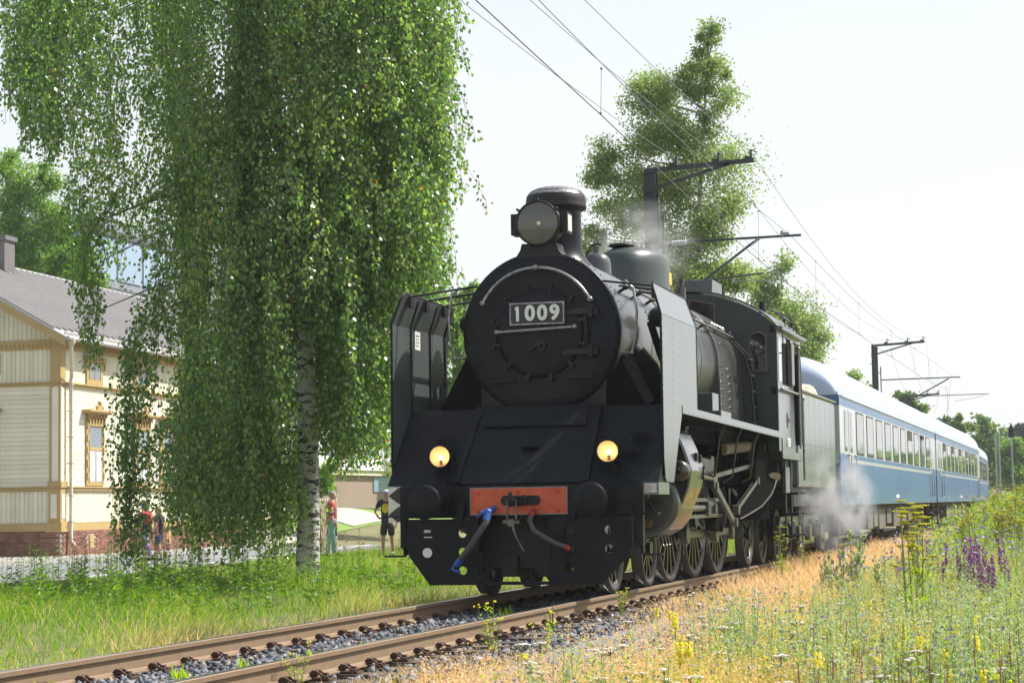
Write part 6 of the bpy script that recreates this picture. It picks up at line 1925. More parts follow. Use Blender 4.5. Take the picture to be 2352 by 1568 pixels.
tree("birch_tree", "tall airy birch rising behind the mast and the steam dome", 44,
     [(1635, 80, 14, 22), (1630, 95, 28, 38), (1600, 150, 50, 45), (1655, 165, 34, 30), (1560, 210, 85, 50), (1500, 190, 45, 40), (1470, 235, 36, 40), (1640, 240, 50, 45), (1590, 310, 105, 60), (1500, 330, 70, 50), (1420, 360, 60, 40), (1390, 420, 48, 40), (1480, 430, 95, 60), (1620, 410, 90, 75), (1440, 510, 80, 45), (1370, 545, 40, 35), (1350, 580, 28, 30), (1560, 530, 110, 70), (1650, 520, 48, 60), (1640, 610, 65, 55), (1560, 640, 110, 60), (1680, 640, 40, 45)],
     .092, 76000, M_leaf2, 1560, bark=M_bark, clump=.145, branches=22)
tree("birch_tree", "smaller birch right of the cab roof, between two masts", 68,
     [(1795, 610, 22, 30), (1780, 665, 45, 35), (1800, 720, 70, 45), (1840, 745, 42, 30), (1770, 720, 40, 40), (1830, 800, 58, 50), (1780, 790, 60, 50), (1865, 790, 26, 50), (1740, 670, 25, 25)],
     .125, 19000, M_leaf2, 1800, bark=M_bark, clump=.165, branches=10)
tree("small_tree", "small tree top peeping over the roof of the first coach", 100, [(1972, 875, 20, 22), (1965, 900, 26, 20), (1990, 900, 18, 16)], .22, 1800, M_leaf2, 1975)
tree("small_tree", "dark low tree top behind the small third mast", 125, [(2085, 920, 22, 16), (2100, 935, 22, 18), (2070, 912, 14, 12)], .25, 1500, M_leaf3, 2085)
tree("small_tree", "tiny dark tree top over the far end of the coach roofs", 150, [(2190, 965, 24, 14), (2215, 975, 22, 14)], .28, 1300, M_leaf3, 2200)
tree("round_tree", "large rounded green tree at the end of the train", 175, [(2265, 975, 24, 30), (2262, 1005, 38, 36), (2285, 1040, 42, 45), (2255, 1050, 42, 45), (2290, 1090, 45, 40), (2245, 1090, 40, 35)], .34, 9000, M_leaf3, 2270, base_z=3, clump=.10)
tree("green_tree", "yellow green tree right of the large rounded tree, behind the lamp post", 150, [(2325, 1030, 28, 28), (2335, 1065, 34, 34), (2340, 1105, 40, 30), (2312, 1085, 25, 30)], .28, 6500, M_ash, 2335, base_z=2, clump=.11)
tree("distant_tree", "bluish distant tree tops left of the conifer", 235, [(2305, 1005, 20, 18), (2320, 1000, 22, 20), (2338, 1015, 26, 22), (2300, 1030, 30, 25)], .42, 3000, M_leaf3, 2315, base_z=4)
CONE = thing("spruce_tree", "dark pointed spruce at the right edge of the photograph", "tree", (at(2347, 1100, 210).x, 210, 4))
cb_ = at(2347, 1050, 210)
v_, f_ = [], []
n = 2600
hh = rng.random(n) ** .8
zt_ = at(2347, 970, 210).z
zz = zt_ - hh * (zt_ - 4)
rr2 = (.15 + hh * 2.6) * rng.random(n) ** .4
az = rng.uniform(0, 2 * PI, n)
P_ = np.stack([cb_.x + np.cos(az) * rr2, 210 + np.sin(az) * rr2, zz], 1)
v, f = leaf_quads(P_, unit(np.stack([np.cos(az), np.sin(az), np.full(n, -.35)], 1)), rng.uniform(.4, .8, n), rng.uniform(.2, .35, n))
part("crown", np_mesh("crown", v, f, M_conif, {"rnd": np.repeat(rng.random(n), 4)}), None, CONE)
part("trunk", MB().cyl((cb_.x, 210, 3), (cb_.x, 210, zt_ - .3), .2, .03, n=8), M_branch, CONE)
# left: trees behind the house, feathery and light
tree("ash_tree", "feathery ash tree rising behind the chimney at the left edge", 66,
     [(15, 400, 40, 50), (60, 430, 60, 60), (110, 420, 30, 50), (40, 510, 70, 60), (120, 500, 55, 55), (20, 590, 60, 60), (90, 580, 60, 60), (150, 560, 40, 60), (30, 660, 60, 40)], .14, 26000, M_ash, 40, clump=.12, branches=14, droop=.6)
tree("ash_tree", "bright green small tree above the house ridge, before the glass building", 63,
     [(110, 620, 60, 30), (170, 600, 50, 40), (215, 640, 42, 40), (170, 650, 60, 25), (232, 668, 18, 18)], .15, 9000, M_ash, 170, clump=.12, branches=8, droop=.5)
tree("garden_tree", "bright green tree behind the left smoke deflector", 60,
     [(1050, 720, 28, 60), (1080, 690, 26, 40), (1042, 800, 30, 60), (1060, 860, 30, 50), (1045, 920, 26, 40), (1090, 800, 30, 60), (1100, 900, 40, 50)], .16, 11000, M_ash, 1065, clump=.12, base_z=0)
tree("dark_tree", "dark green tree low behind the left smoke deflector", 72,
     [(1060, 880, 40, 50), (1050, 960, 40, 40), (1090, 940, 40, 50)], .2, 4000, M_leaf3, 1070, clump=.12, base_z=.5)
tree("garden_shrub", "leafy shrub between the birch trunk and the picket fence", 52, [(725, 1110, 30, 35), (745, 1085, 28, 25), (700, 1150, 30, 40)], .13, 4000, M_ash, 725, clump=.13, cat="shrub", base_z=-.2, tr_r=.05)

# a wood on the far right, beyond the picture: it is what the coach windows and the deflector mirror
n = 26000
ty = rng.uniform(195, 430, 160)
tx = rng.uniform(9, 18 + (ty - 90) * .09, 160)
th_ = rng.uniform(2.5, 5, 160)
w_ = rng.integers(0, 160, n)
d = unit(rng.normal(size=(n, 3))) * rng.random((n, 1)) ** .4
P_ = np.stack([tx[w_] + d[:, 0] * 4.0, ty[w_] + d[:, 1] * 4.0, 2.0 + th_[w_] * .5 + d[:, 2] * th_[w_] * .5], 1)
v, f = leaf_quads(P_, unit(rng.normal(size=(n, 3))), rng.uniform(.9, 1.6, n), rng.uniform(.8, 1.2, n))
tag(part("wood", np_mesh("wood", v, f, M_leaf3, {"rnd": np.repeat(rng.random(n), 4)}), None), "green wood to the right of the line, mirrored in the coach windows", kind="stuff")
n = 16000
az = rng.uniform(rad(-30), rad(28), n)
ds = rng.uniform(330, 420, n)
P_ = np.stack([np.sin(az - .05) * ds, np.cos(az) * ds, 3 + rng.random(n) * 8 * (.7 + .3 * np.sin(az * 40))], 1)
v, f = leaf_quads(P_, unit(rng.normal(size=(n, 3))), rng.uniform(1.8, 3.0, n), rng.uniform(1.5, 2.2, n))
tag(part("far_wood", np_mesh("far_wood", v, f, M_leaf3, {"rnd": np.repeat(rng.random(n) * .6, 4)}), None), "low distant wood along the horizon", kind="stuff")
# ================================================================== grass, meadow and flowers
M_grass = ramp_mat("green_grass", [(0, (.085, .19, .022)), (.35, (.15, .28, .030)), (.62, (.25, .36, .05)), (.82, (.44, .40, .14)), (1, (.62, .46, .24))], .5, .42)
M_dry = ramp_mat("dry_grass", [(0, (.18, .31, .035)), (.25, (.38, .40, .08)), (.5, (.56, .42, .15)), (.75, (.64, .42, .22)), (1, (.72, .54, .36))], .6, .40)
M_herb = ramp_mat("grey_green_herb", [(0, (.13, .21, .06)), (.5, (.23, .31, .12)), (1, (.40, .45, .22))], .6, .3)
M_lime = ramp_mat("lime_green_herb", [(0, (.17, .30, .02)), (.6, (.30, .42, .03)), (1, (.44, .50, .06))], .5, .45)
M_stem = mat("plant_stem", (.12, .17, .04), .6, c2=(.17, .13, .06), sc_=9)
M_yel = ramp_mat("yellow_petals", [(0, (.74, .70, .12)), (1, (.80, .74, .06))], .6, .35)
M_yelp = mat("pale_yellow_petals", (.75, .66, .20), .6, c2=(.72, .50, .05), sc_=30)
M_wht = ramp_mat("white_petals", [(0, (.66, .62, .58)), (1, (.80, .78, .74))], .6, .3)
M_vio = mat("violet_petals", (.24, .20, .55), .6, c2=(.38, .36, .66), sc_=30)
M_lil = mat("lilac_petals", (.42, .40, .66), .6, c2=(.55, .52, .70), sc_=30)
M_mag = mat("magenta_petals", (.45, .05, .34), .6, c2=(.34, .05, .30), sc_=30)
M_pur = ramp_mat("purple_spike", [(0, (.32, .08, .30)), (1, (.46, .22, .52))], .6, .4)
M_brn = mat("brown_seed_head", (.30, .21, .12), .8, c2=(.28, .19, .11), sc_=20)


def smesh(name, v, f, m, rnd, label, reps=None):
    me = np_mesh(name, v, f, m, {"rnd": rnd})
    return tag(part(name, me, None), label, kind="stuff")


def hit(u, v):
    """the ground point seen at (u, v)"""
    d = cf * FOC + cr * (u - 1176) - cu * (v - 784)
    lo = 5.0
    t = lo / d.length
    st = .25 / d.length
    for _ in range(600):
        p = CAM + d * t
        if p.z <= float(ground(p.x, p.y)): break
        t += st
    return CAM + d * t


def noise2(x, y, s, seed=0):
    return (np.sin(x * s + seed) * np.cos(y * s * .83 + seed * 1.7) + np.sin(x * s * 2.3 + y * s * 1.1 + seed * 2.1) * .6 + np.cos(y * s * 3.1 - x * s * .9 + seed) * .4) / 2


def in_view(x, y, m=.06):
    a = np.arctan2(-(x - CAM.x), y - CAM.y)
    return (a < YAW + .2415 + m) & (a > YAW - .2415 - m)


# --- left: lush grass between the street and the track
def scatter(N, x0, x1, y0, y1, power):
    """more plants where the camera is near"""
    out = []
    while sum(len(o) for o in out) < N:
        x = rng.uniform(x0, x1, N * 2)
        y = y0 + (y1 - y0) * rng.random(N * 2) ** power
        k = in_view(x, y)
        out.append(np.stack([x[k], y[k]], 1))
    return np.concatenate(out)[:N]


q = scatter(105000, -16.2, -1.95, -10, 62, 1.25)
x, y = q.T
keep = (x > nearx(y) + .15) & (x < curve_x(y) - 1.75 - .35 * rng.random(len(x)))
x, y = x[keep], y[keep]
z = ground(x, y)
edge = np.clip((x + 5.6) / 3.2, 0, 1)                    # near the track: short and dry
pat = noise2(x, y, .9, 2)
rd = np.clip((x - nearx(y)) / 3.5, 0, 1)
H = (.09 + .31 * rng.random(len(x)) ** 1.5) * (1 + .6 * pat) * (1 - .45 * edge) * (.45 + .55 * rd)
lean = rng.normal(size=(len(x), 2)) * .17 + np.stack([.07 + .10 * noise2(x, y, .7, 4), -.03 + .08 * noise2(x, y, .8, 8)], 1)
v, f = blades(np.stack([x, y, z - .02], 1), H, lean * (H[:, None] * 3.6), rng.uniform(.006, .014, len(x)))
rn = np.clip(.34 + .28 * pat + edge * (.30 + .65 * rng.random(len(x))) + rng.normal(size=len(x)) * .15, 0, 1)
rn = np.where(rng.random(len(x)) < .08, .95, rn)
smesh("grass", v, f, M_grass, np.repeat(rn, 6), "tall green grass between the street and the track, dry beside the rails")
# leafy weeds with dark stems on the left
n = 260
wq = np.stack([rng.uniform(-12.8, -5.2, 400), rng.uniform(3, 15.5, 400)], 1)
wm = MB()
wv, wf, wr, b0 = [], [], [], 0
sel = wq[wq[:, 0] > nearx(wq[:, 1]) + 1.6][:n]
for (wx, wy) in sel:
    zb_ = float(ground(wx, wy))
    hgt = rng.uniform(.6, 1.15)
    dx = rng.normal(size=2) * .05
    wm.tube([(wx, wy, zb_), (wx + dx[0] * .5, wy + dx[1] * .5, zb_ + hgt * .5), (wx + dx[0], wy + dx[1], zb_ + hgt)], [.005, .004, .002], 4, caps=False)
    m_ = 34
    t = rng.uniform(.1, .92, m_)
    az = rng.uniform(0, 2 * PI, m_)
    P_ = np.stack([wx + dx[0] * t, wy + dx[1] * t, zb_ + hgt * t], 1)
    D = unit(np.stack([np.cos(az), np.sin(az), rng.uniform(.0, .7, m_)], 1))
    L = rng.uniform(.09, .18, m_) * (1.25 - t)
    a, c = leaf_quads(P_, D, L, L * .24)
    wv.append(a); wf.append(c + b0); b0 += len(a)
    wr.append(np.repeat(rng.uniform(.0, .5, m_), 4))
    for _ in range(3):
        wm.sphere((wx + dx[0] + rng.normal() * .03, wy + dx[1] + rng.normal() * .03, zb_ + hgt + rng.uniform(-.03, .03)), .010, 5, 4)
tag(part("weed_stems", wm, M_stem), "dark stems of tall weeds under the birch", kind="stuff")
smesh("weed_leaves", np.concatenate(wv), np.concatenate(wf), M_grass, np.concatenate(wr), "narrow leaves of the tall weeds under the birch")

# --- right: flowering meadow
q = scatter(215000, 1.1, 8.6, -11.5, 66, 1.9)
x, y = q.T
X = x - curve_x(y)
xm = np.interp(y, [-9, -7, -5.5, -2.5, 0, 6], [1.30, 1.45, 1.95, 1.95, 1.30, 1.12])
keep = X > xm + .5 * rng.random(len(x)) ** 1.5 - .2 * (noise2(x, y, 1.6, 5) > .35)
x, y, X = x[keep], y[keep], X[keep]
z = ground(x, y)
far = sstep(-2, 16, y)
nearrail = 1 - sstep(2.3, 3.7, X)
pat = noise2(x, y, 1.15, 7)
H = (.12 + .29 * rng.random(len(x))) * (1 - .45 * nearrail * (1 - .6 * far)) * (1 + .25 * pat) * (1 + .45 * far)
lean = rng.normal(size=(len(x), 2)) * .12 + np.array([-.03, -.05])
v, f = blades(np.stack([x, y, z - .02], 1), H, lean * (H[:, None] * 3), rng.uniform(.0035, .0085, len(x)) * (1 + .9 * far))
dry = np.clip(.27 + .42 * nearrail + .22 * pat + .10 * (y > 6) * nearrail + rng.normal(size=len(x)) * .17 - .18 * far * sstep(3.2, 4.6, X), 0, 1)
smesh("meadow_grass", v, f, M_dry, np.repeat(dry, 6), "dry and green meadow grass beside the track")
# fine pinkish grass panicles near the ballast
q = scatter(9000, 2.0, 6.0, -10, 22, 1.6)
x, y = q.T
X = x - curve_x(y)
keep = (noise2(x, y, 1.15, 7) > -.25) & (X < 5.2)
x, y = x[keep], y[keep]
z = ground(x, y)
hh = rng.uniform(.22, .48, len(x))
k = 11
P_ = np.repeat(np.stack([x, y, z], 1), k, 0)
hr_ = np.repeat(hh, k)
P_ = P_ + np.stack([rng.normal(size=len(P_)) * .028 + hr_ * -.05, rng.normal(size=len(P_)) * .028, hr_ * rng.uniform(.62, 1.05, len(P_))], 1)
L = rng.uniform(.012, .026, len(P_))
v, f = leaf_quads(P_, unit(rng.normal(size=(len(P_), 3))), L, L * .5)
smesh("grass_panicles", v, f, M_dry, np.repeat(rng.uniform(.5, 1, len(P_)), 4), "fine tan and pinkish flowering heads of the meadow grass")


# --- many leafed herbs: grey green stems with curved leaves and small blue flowers
def herb_mass(name, N, x0, x1, y0, y1, hmin, hmax, m, rr0, rr1, label, cond=None, nleaf=26, ll=(.05, .11), wd=.20, power=1.5, bend=.9):
    q = scatter(N, x0, x1, y0, y1, power)
    x, y = q.T
    X = x - curve_x(y)
    keep = X > 2.5
    if cond is not None: keep &= cond(x, y, X)
    x, y = x[keep], y[keep]
    z = ground(x, y)
    h = rng.uniform(hmin, hmax, len(x))
    n = len(x)
    i = np.repeat(np.arange(n), nleaf)
    t = rng.uniform(.12, 1, len(i))
    az = rng.uniform(0, 2 * PI, len(i))
    ln = rng.normal(size=(n, 2)) * .05
    P_ = np.stack([x[i] + ln[i, 0] * t, y[i] + ln[i, 1] * t, z[i] + h[i] * t], 1)
    D = unit(np.stack([np.cos(az), np.sin(az), np.full(len(i), .75)], 1) + rng.normal(size=(len(i), 3)) * .15)
    L = rng.uniform(ll[0], ll[1], len(i)) * (1.15 - .6 * t)
    # two joined quads make the leaf arch over
    b = unit(np.cross(D, np.array([0, 0, 1.0]))) * (L * wd * .5)[:, None]
    Pm = P_ + D * (L * .55)[:, None]
    Pe = Pm + unit(D * np.array([1, 1, 0]) + np.array([0, 0, -.25 * bend])) * (L * .5)[:, None]
    V_ = np.stack([P_ - b * .5, P_ + b * .5, Pm + b, Pm - b, Pe + b * .15, Pe - b * .15], 1).reshape(-1, 3)
    k6 = (6 * np.arange(len(i)))[:, None]
    F_ = np.stack([k6 + [0, 1, 2, 3], k6 + [3, 2, 4, 5]], 1).reshape(-1, 4)
    smesh(name, V_, F_, m, np.repeat(rng.uniform(rr0, rr1, len(i)), 6), label)
    sv, sf = blades(np.stack([x, y, z], 1), h, ln, np.full(n, .008))
    return x, y, z, h, ln, sv, sf


def dots(name, P_, size, m, label, flat=False):
    """small petals, three crossed quads a flower"""
    n = len(P_)
    Vs, Fs = [], []
    for k in range(3):
        D = unit(rng.normal(size=(n, 3)) * (np.array([1, 1, .25]) if flat else 1))
        L = size * rng.uniform(.7, 1.3, n)
        v, f = leaf_quads(P_ - D * (L * .5)[:, None], D, L, L * .8)
        Fs.append(f + k * 4 * n)
        Vs.append(v)
    return tag(part(name, np_mesh(name, np.concatenate(Vs), np.concatenate(Fs), m), None), label, kind="stuff")


hx, hy, hz, hh_, hl, sv, sf = herb_mass("bugloss_leaves", 2500, 2.9, 7.8, -11, 24, .38, .78, M_herb, .1, 1, "grey green leafy herbs with small blue flowers in the meadow", cond=lambda x, y, X: noise2(x, y, .9, 3) + (X - 3.6) * .35 > -.05, nleaf=34)
smesh("bugloss_stems", sv, sf, M_herb, np.full(len(sv), .2), "thin stems of the grey green herbs")
i = rng.integers(0, len(hx), 2000)
t = rng.uniform(.45, 1.0, len(i))
dots("blue_flowers", np.stack([hx[i] + rng.normal(size=len(i)) * .035, hy[i] + rng.normal(size=len(i)) * .035, hz[i] + hh_[i] * t], 1), .022, M_vio, "small violet blue flowers on the grey green herbs")
hx, hy, hz, hh_, hl, sv, sf = herb_mass("lime_herb_leaves", 2600, 2.2, 7.8, -12, 30, .18, .55, M_lime, 0, 1, "bright green low herbs scattered in the meadow", cond=lambda x, y, X: noise2(x, y, 1.7, 9) > -.15, nleaf=22, ll=(.04, .09), wd=.34)
hx, hy, hz, hh_, hl, sv, sf = herb_mass("tall_herb_leaves", 1500, 2.7, 7.5, 14, 62, .6, 1.15, M_lime, 0, .9, "tall bright green growth along the far bank", cond=lambda x, y, X: X > 2.9 + rng.random(len(x)) * .8, nleaf=24, ll=(.08, .18), wd=.30, power=1.2)
smesh("tall_herb_stems", sv, sf, M_lime, np.full(len(sv), .2), "stems of the tall green growth")
q = scatter(1500, 3.2, 7.2, 2, 34, 1.2)
x, y = q.T
z = ground(x, y)
dots("lilac_flowers", np.stack([x, y, z + rng.uniform(.55, .95, len(x))], 1), .040, M_lil, "pale lilac flower heads floating over the far meadow")
q = scatter(1500, 2.2, 7.2, -12, 4, 1.0)
x, y = q.T
z = ground(x, y)
dots("small_violet_flowers", np.stack([x, y, z + rng.uniform(.22, .42, len(x))], 1), .022, M_vio, "small violet flowers in the foreground grass")
q = scatter(900, 3.0, 7.0, -12, -3.5, 1.0)
x, y = q.T
z = ground(x, y)
dots("small_yellow_flowers", np.stack([x, y, z + rng.uniform(.16, .40, len(x))], 1), .024, M_yelp, "small pale yellow flowers in the foreground grass")


# --- single plants
def multi(name, parts_):
    """one mesh from several (MB, material)"""
    me = bpy.data.meshes.new(name)
    v, f, s, mi = [], [], [], []
    for k, (mb, m) in enumerate(parts_):
        b = len(v)
        v += mb.v
        f += [tuple(i + b for i in q_) for q_ in mb.f]
        s += mb.sm
        mi += [k] * len(mb.f)
        me.materials.append(m)
    me.from_pydata(v, [], f)
    me.polygons.foreach_set("use_smooth", s)
    me.polygons.foreach_set("material_index", mi)
    me.update()
    return me


def place(name, me, pos, rz, scale, label, cat, group=None):
    o = bpy.data.objects.new(name, me)
    col.objects.link(o)
    o.location = pos
    o.rotation_euler = (0, 0, rz)
    o.scale = (scale,) * 3
    return tag(o, label, cat, group)


def ml_leaf(mb, p, d, L, W):
    d = Vector(d).normalized()
    b = d.cross(Vector((0, 0, 1)))
    b = b.normalized() if b.length > .01 else Vector((1, 0, 0))
    p = Vector(p)
    mb.add([p, p + d * L * .4 + b * W / 2, p + d * L, p + d * L * .4 - b * W / 2], [(0, 1, 2, 3)])


def yarrow(seed):
    r = random.Random(seed)
    st, hd_, lf = MB(), MB(), MB()
    h = r.uniform(.30, .42)
    st.tube([(0, 0, 0), (.01, 0, h * .6), (0, .01, h)], [.004, .0035, .003], 4, caps=False)
    for k in range(r.randint(6, 10)):
        a = r.uniform(0, 6.28)
        q_ = r.uniform(.0, .05)
        c = (q_ * math.cos(a), q_ * math.sin(a) * 1, h + .012 - q_ * .15)
        st.tube([(0, 0, h - .03), c], .002, 3, caps=False)
        hd_.sphere((c[0], c[1], c[2] + .004), .014, 6, 4, (1.15, 1.15, .4))
    for k in range(8):
        a = r.uniform(0, 6.28)
        ml_leaf(lf, (0, 0, r.uniform(.05, h * .8)), (math.cos(a), math.sin(a), .6), .07, .012)
    return multi("yarrow_plant", [(st, M_stem), (hd_, M_wht), (lf, M_lime)])


def toadflax(seed):
    r = random.Random(seed)
    st, hd_, lf = MB(), MB(), MB()
    h = r.uniform(.26, .40)
    st.tube([(0, 0, 0), (.01, .01, h)], [.004, .0025], 4, caps=False)
    for k in range(16):
        a = r.uniform(0, 6.28)
        z = h - .11 * r.random()
        hd_.sphere((.016 * math.cos(a), .016 * math.sin(a), z), .011, 6, 4, (1, 1, 1.2))
    for k in range(22):
        a = r.uniform(0, 6.28)
        ml_leaf(lf, (0, 0, r.uniform(.04, h - .1)), (math.cos(a), math.sin(a), .8), .045, .007)
    return multi("toadflax_plant", [(st, M_stem), (hd_, M_yel), (lf, M_lime)])


def spike(seed):
    r = random.Random(seed)
    st, hd_ = MB(), MB()
    h = r.uniform(.34, .5)
    dx = r.uniform(-.05, .05)
    st.tube([(0, 0, 0), (dx * .5, 0, h * .6), (dx, 0, h)], [.0022, .002, .002], 4, caps=False)
    hd_.tube([(dx * .72, 0, h - .14), (dx * .86, 0, h - .07), (dx * 1.0, 0, h + .02)], [.0045, .0055, .003], 6)
    return multi("timothy_grass", [(st, M_stem), (hd_, M_brn)])


def salvia(seed):
    r = random.Random(seed)
    st, hd_, lf = MB(), MB(), MB()
    for q_ in range(r.randint(2, 4)):
        dx, dy = r.uniform(-.09, .09), r.uniform(-.09, .09)
        h = r.uniform(.55, .85)
        st.tube([(dx * .2, dy * .2, 0), (dx, dy, h)], [.006, .003], 4, caps=False)
        for k in range(26):
            a = r.uniform(0, 6.28)
            z = h - .30 * r.random()
            hd_.sphere((dx + .012 * math.cos(a), dy + .012 * math.sin(a), z), .011, 5, 4, (1, 1, 1.3))
        for k in range(6):
            a = r.uniform(0, 6.28)
            ml_leaf(lf, (dx * .5, dy * .5, r.uniform(.05, h * .5)), (math.cos(a), math.sin(a), .5), .10, .03)
    return multi("purple_sage", [(st, M_stem), (hd_, M_pur), (lf, M_herb)])


def umbel(mb_s, mb_f, c, r0, r):
    c = Vector(c)
    n = 11
    for k in range(n):
        a = 6.28 * k / n + r.uniform(-.2, .2)
        q_ = r0 * r.uniform(.45, 1)
        e = c + Vector((q_ * math.cos(a), q_ * math.sin(a), r0 * r.uniform(.42, .55)))
        mb_s.tube([c, e], .0018, 3, caps=False)
        for j in range(5):
            a2 = r.uniform(0, 6.28)
            mb_f.sphere(e + Vector((.016 * math.cos(a2), .016 * math.sin(a2), r.uniform(-.003, .006))), .0085, 5, 3, (1.3, 1.3, .5))


def parsnip(seed, h=1.55):
    r = random.Random(seed)
    st, fl_, lf = MB(), MB(), MB()
    for s_ in range(r.randint(2, 3)):
        bx_, by_ = r.uniform(-.07, .07), r.uniform(-.07, .07)
        tx_, ty_ = bx_ * 2.2, by_ * 2.2
        hh2 = h * r.uniform(.72, 1)
        st.tube([(bx_, by_, 0), ((bx_ + tx_) / 2, (by_ + ty_) / 2, hh2 * .5), (tx_, ty_, hh2)], [.013, .010, .005], 6, caps=False)
        umbel(st, fl_, (tx_, ty_, hh2), .062, r)
        for k in range(r.randint(6, 8)):
            z0 = hh2 * r.uniform(.42, .93)
            a = r.uniform(0, 6.28)
            ln = r.uniform(.12, .34)
            b0_ = Vector((bx_ + (tx_ - bx_) * z0 / hh2, by_ + (ty_ - by_) * z0 / hh2, z0))
            e = b0_ + Vector((math.cos(a) * ln * .6, math.sin(a) * ln * .6, ln))
            st.tube([b0_, b0_.lerp(e, .5) + Vector((math.cos(a), math.sin(a), 0)) * .02, e], [.005, .004, .003], 4, caps=False)
            umbel(st, fl_, e, r.uniform(.028, .05), r)
    for k in range(26):
        a = r.uniform(0, 6.28)
        z0 = h * r.uniform(.02, .45)
        d = Vector((math.cos(a), math.sin(a), r.uniform(.2, .9))).normalized()
        for j in range(7):
            p = Vector((0, 0, z0)) + d * (.05 + .035 * j)
            ml_leaf(lf, p, (d.x + r.uniform(-.8, .8), d.y + r.uniform(-.8, .8), d.z), .07, .03)
    me = multi("parsnip_plant", [(st, M_limes), (fl_, M_umb), (lf, M_lime)])
    a = me.attributes.new("rnd", 'FLOAT', 'POINT')
    a.data.foreach_set("value", np.array([random.random() for _ in range(len(me.vertices))], dtype=np.float32))
    return me


M_umb = ramp_mat("yellow_green_umbels", [(0, (.50, .52, .05)), (1, (.70, .62, .06))], .6, .4)
M_limes = mat("green_stalk", (.17, .27, .04), .5, c2=(.24, .22, .05), sc_=4)


def mugwort(seed, h=1.15):
    r = random.Random(seed)
    st, lf, hd_ = MB(), MB(), MB()
    for s_ in range(3):
        tx_, ty_ = r.uniform(-.16, .16), r.uniform(-.16, .16)
        hh2 = h * r.uniform(.75, 1)
        st.tube([(tx_ * .15, ty_ * .15, 0), (tx_ * .5, ty_ * .5, hh2 * .5), (tx_, ty_, hh2)], [.009, .007, .003], 5, caps=False)
        for k in range(26):
            t = r.uniform(.25, .98)
            a = r.uniform(0, 6.28)
            p = Vector((tx_ * t, ty_ * t, hh2 * t))
            ln = .30 * (1.15 - t) * r.uniform(.6, 1.1)
            e = p + Vector((math.cos(a) * ln * .6, math.sin(a) * ln * .6, ln))
            st.tube([p, e], [.003, .0015], 3, caps=False)
            for j in range(15):
                c = p.lerp(e, r.uniform(.2, 1.0))
                hd_.add([tuple(c + Vector((r.uniform(-.02, .02), r.uniform(-.02, .02), r.uniform(-.02, .02)))) for _ in range(4)], [(0, 1, 2, 3)])
            for j in range(2): ml_leaf(lf, p.lerp(e, r.random()), (math.cos(a) + r.uniform(-.5, .5), math.sin(a) + r.uniform(-.5, .5), .3), .07, .018)
    me = multi("mugwort_plant", [(st, M_limes), (lf, M_herb), (hd_, M_mug)])
    a = me.attributes.new("rnd", 'FLOAT', 'POINT')
    a.data.foreach_set("value", np.array([random.random() * .6 + .15 for _ in range(len(me.vertices))], dtype=np.float32))
    return me


M_mug = ramp_mat("silvery_buds", [(0, (.38, .44, .24)), (.75, (.62, .66, .46))], .7, .4)
M_lime_ok = None
ya = [yarrow(k) for k in range(5)]
to = [toadflax(k) for k in range(4)]
sp_ = [spike(k) for k in range(4)]
sa = [salvia(k) for k in range(4)]
pa_ = [parsnip(k) for k in range(4)]
mu = [mugwort(k) for k in range(3)]
for me in ya + to + sa:
    if "rnd" not in me.attributes:
        a = me.attributes.new("rnd", 'FLOAT', 'POINT')
        a.data.foreach_set("value", np.array([random.random() for _ in range(len(me.vertices))], dtype=np.float32))


def gpos(x, y): return (x, y, float(ground(x, y)) - .01)


r_ = random.Random(5)


def zone(x, y):
    a = "beside the ballast" if x < 2.7 else "in mid meadow" if x < 4.2 else "toward the right edge"
    b = "very front, " if y < -8.2 else "front, " if y < -6 else "near, " if y < -3 else "farther back, " if y < 8 else "far back, "
    return b + a


cnt = 0
while cnt < 190:
    u, v = r_.uniform(1200, 2352), r_.uniform(1455, 1720)
    if r_.random() < .25: u, v = r_.uniform(1500, 2300), r_.uniform(1400, 1480)
    p = hit(u, v)
    if p.x < 2.0: continue
    for j in range(r_.randint(1, 3)):
        xx, yy = p.x + r_.uniform(-.12, .12), p.y + r_.uniform(-.15, .15)
        place("yarrow_plant", ya[r_.randrange(5)], gpos(xx, yy), r_.uniform(0, 6), r_.uniform(.8, 1.15), "flat white yarrow head, " + zone(xx, yy), "flower", "white yarrow in the foreground meadow")
        cnt += 1
for k in range(75):
    u, v = (r_.uniform(2050, 2352), r_.uniform(1490, 1700)) if k % 2 else (r_.uniform(1200, 2352), r_.uniform(1440, 1700))
    p = hit(u, v)
    if p.x < 2.0: continue
    place("toadflax_plant", to[r_.randrange(4)], gpos(p.x, p.y), r_.uniform(0, 6), r_.uniform(.95, 1.3), "yellow toadflax spike among grass, " + zone(p.x, p.y), "flower", "yellow toadflax in the foreground meadow")
for k in range(120):
    p = hit(r_.uniform(1850, 2352), r_.uniform(1580, 1760))
    place("timothy_grass", sp_[r_.randrange(4)], gpos(p.x, p.y), r_.uniform(0, 6), r_.uniform(.8, 1.2), "brown upright cylindrical grass head, " + zone(p.x, p.y), "grass head", "brown grass heads along the bottom right")
for k in range(34):
    u = r_.gauss(2262, 22) if k < 17 else r_.uniform(2060, 2330)
    p = hit(u, r_.uniform(1385, 1420) if k < 17 else r_.uniform(1370, 1400))
    place("purple_sage", sa[r_.randrange(4)], gpos(p.x, p.y), r_.uniform(0, 6), r_.uniform(.82, 1.1), "upright purple flower spikes, " + zone(p.x, p.y), "flower", "purple spikes in the right part of the meadow")
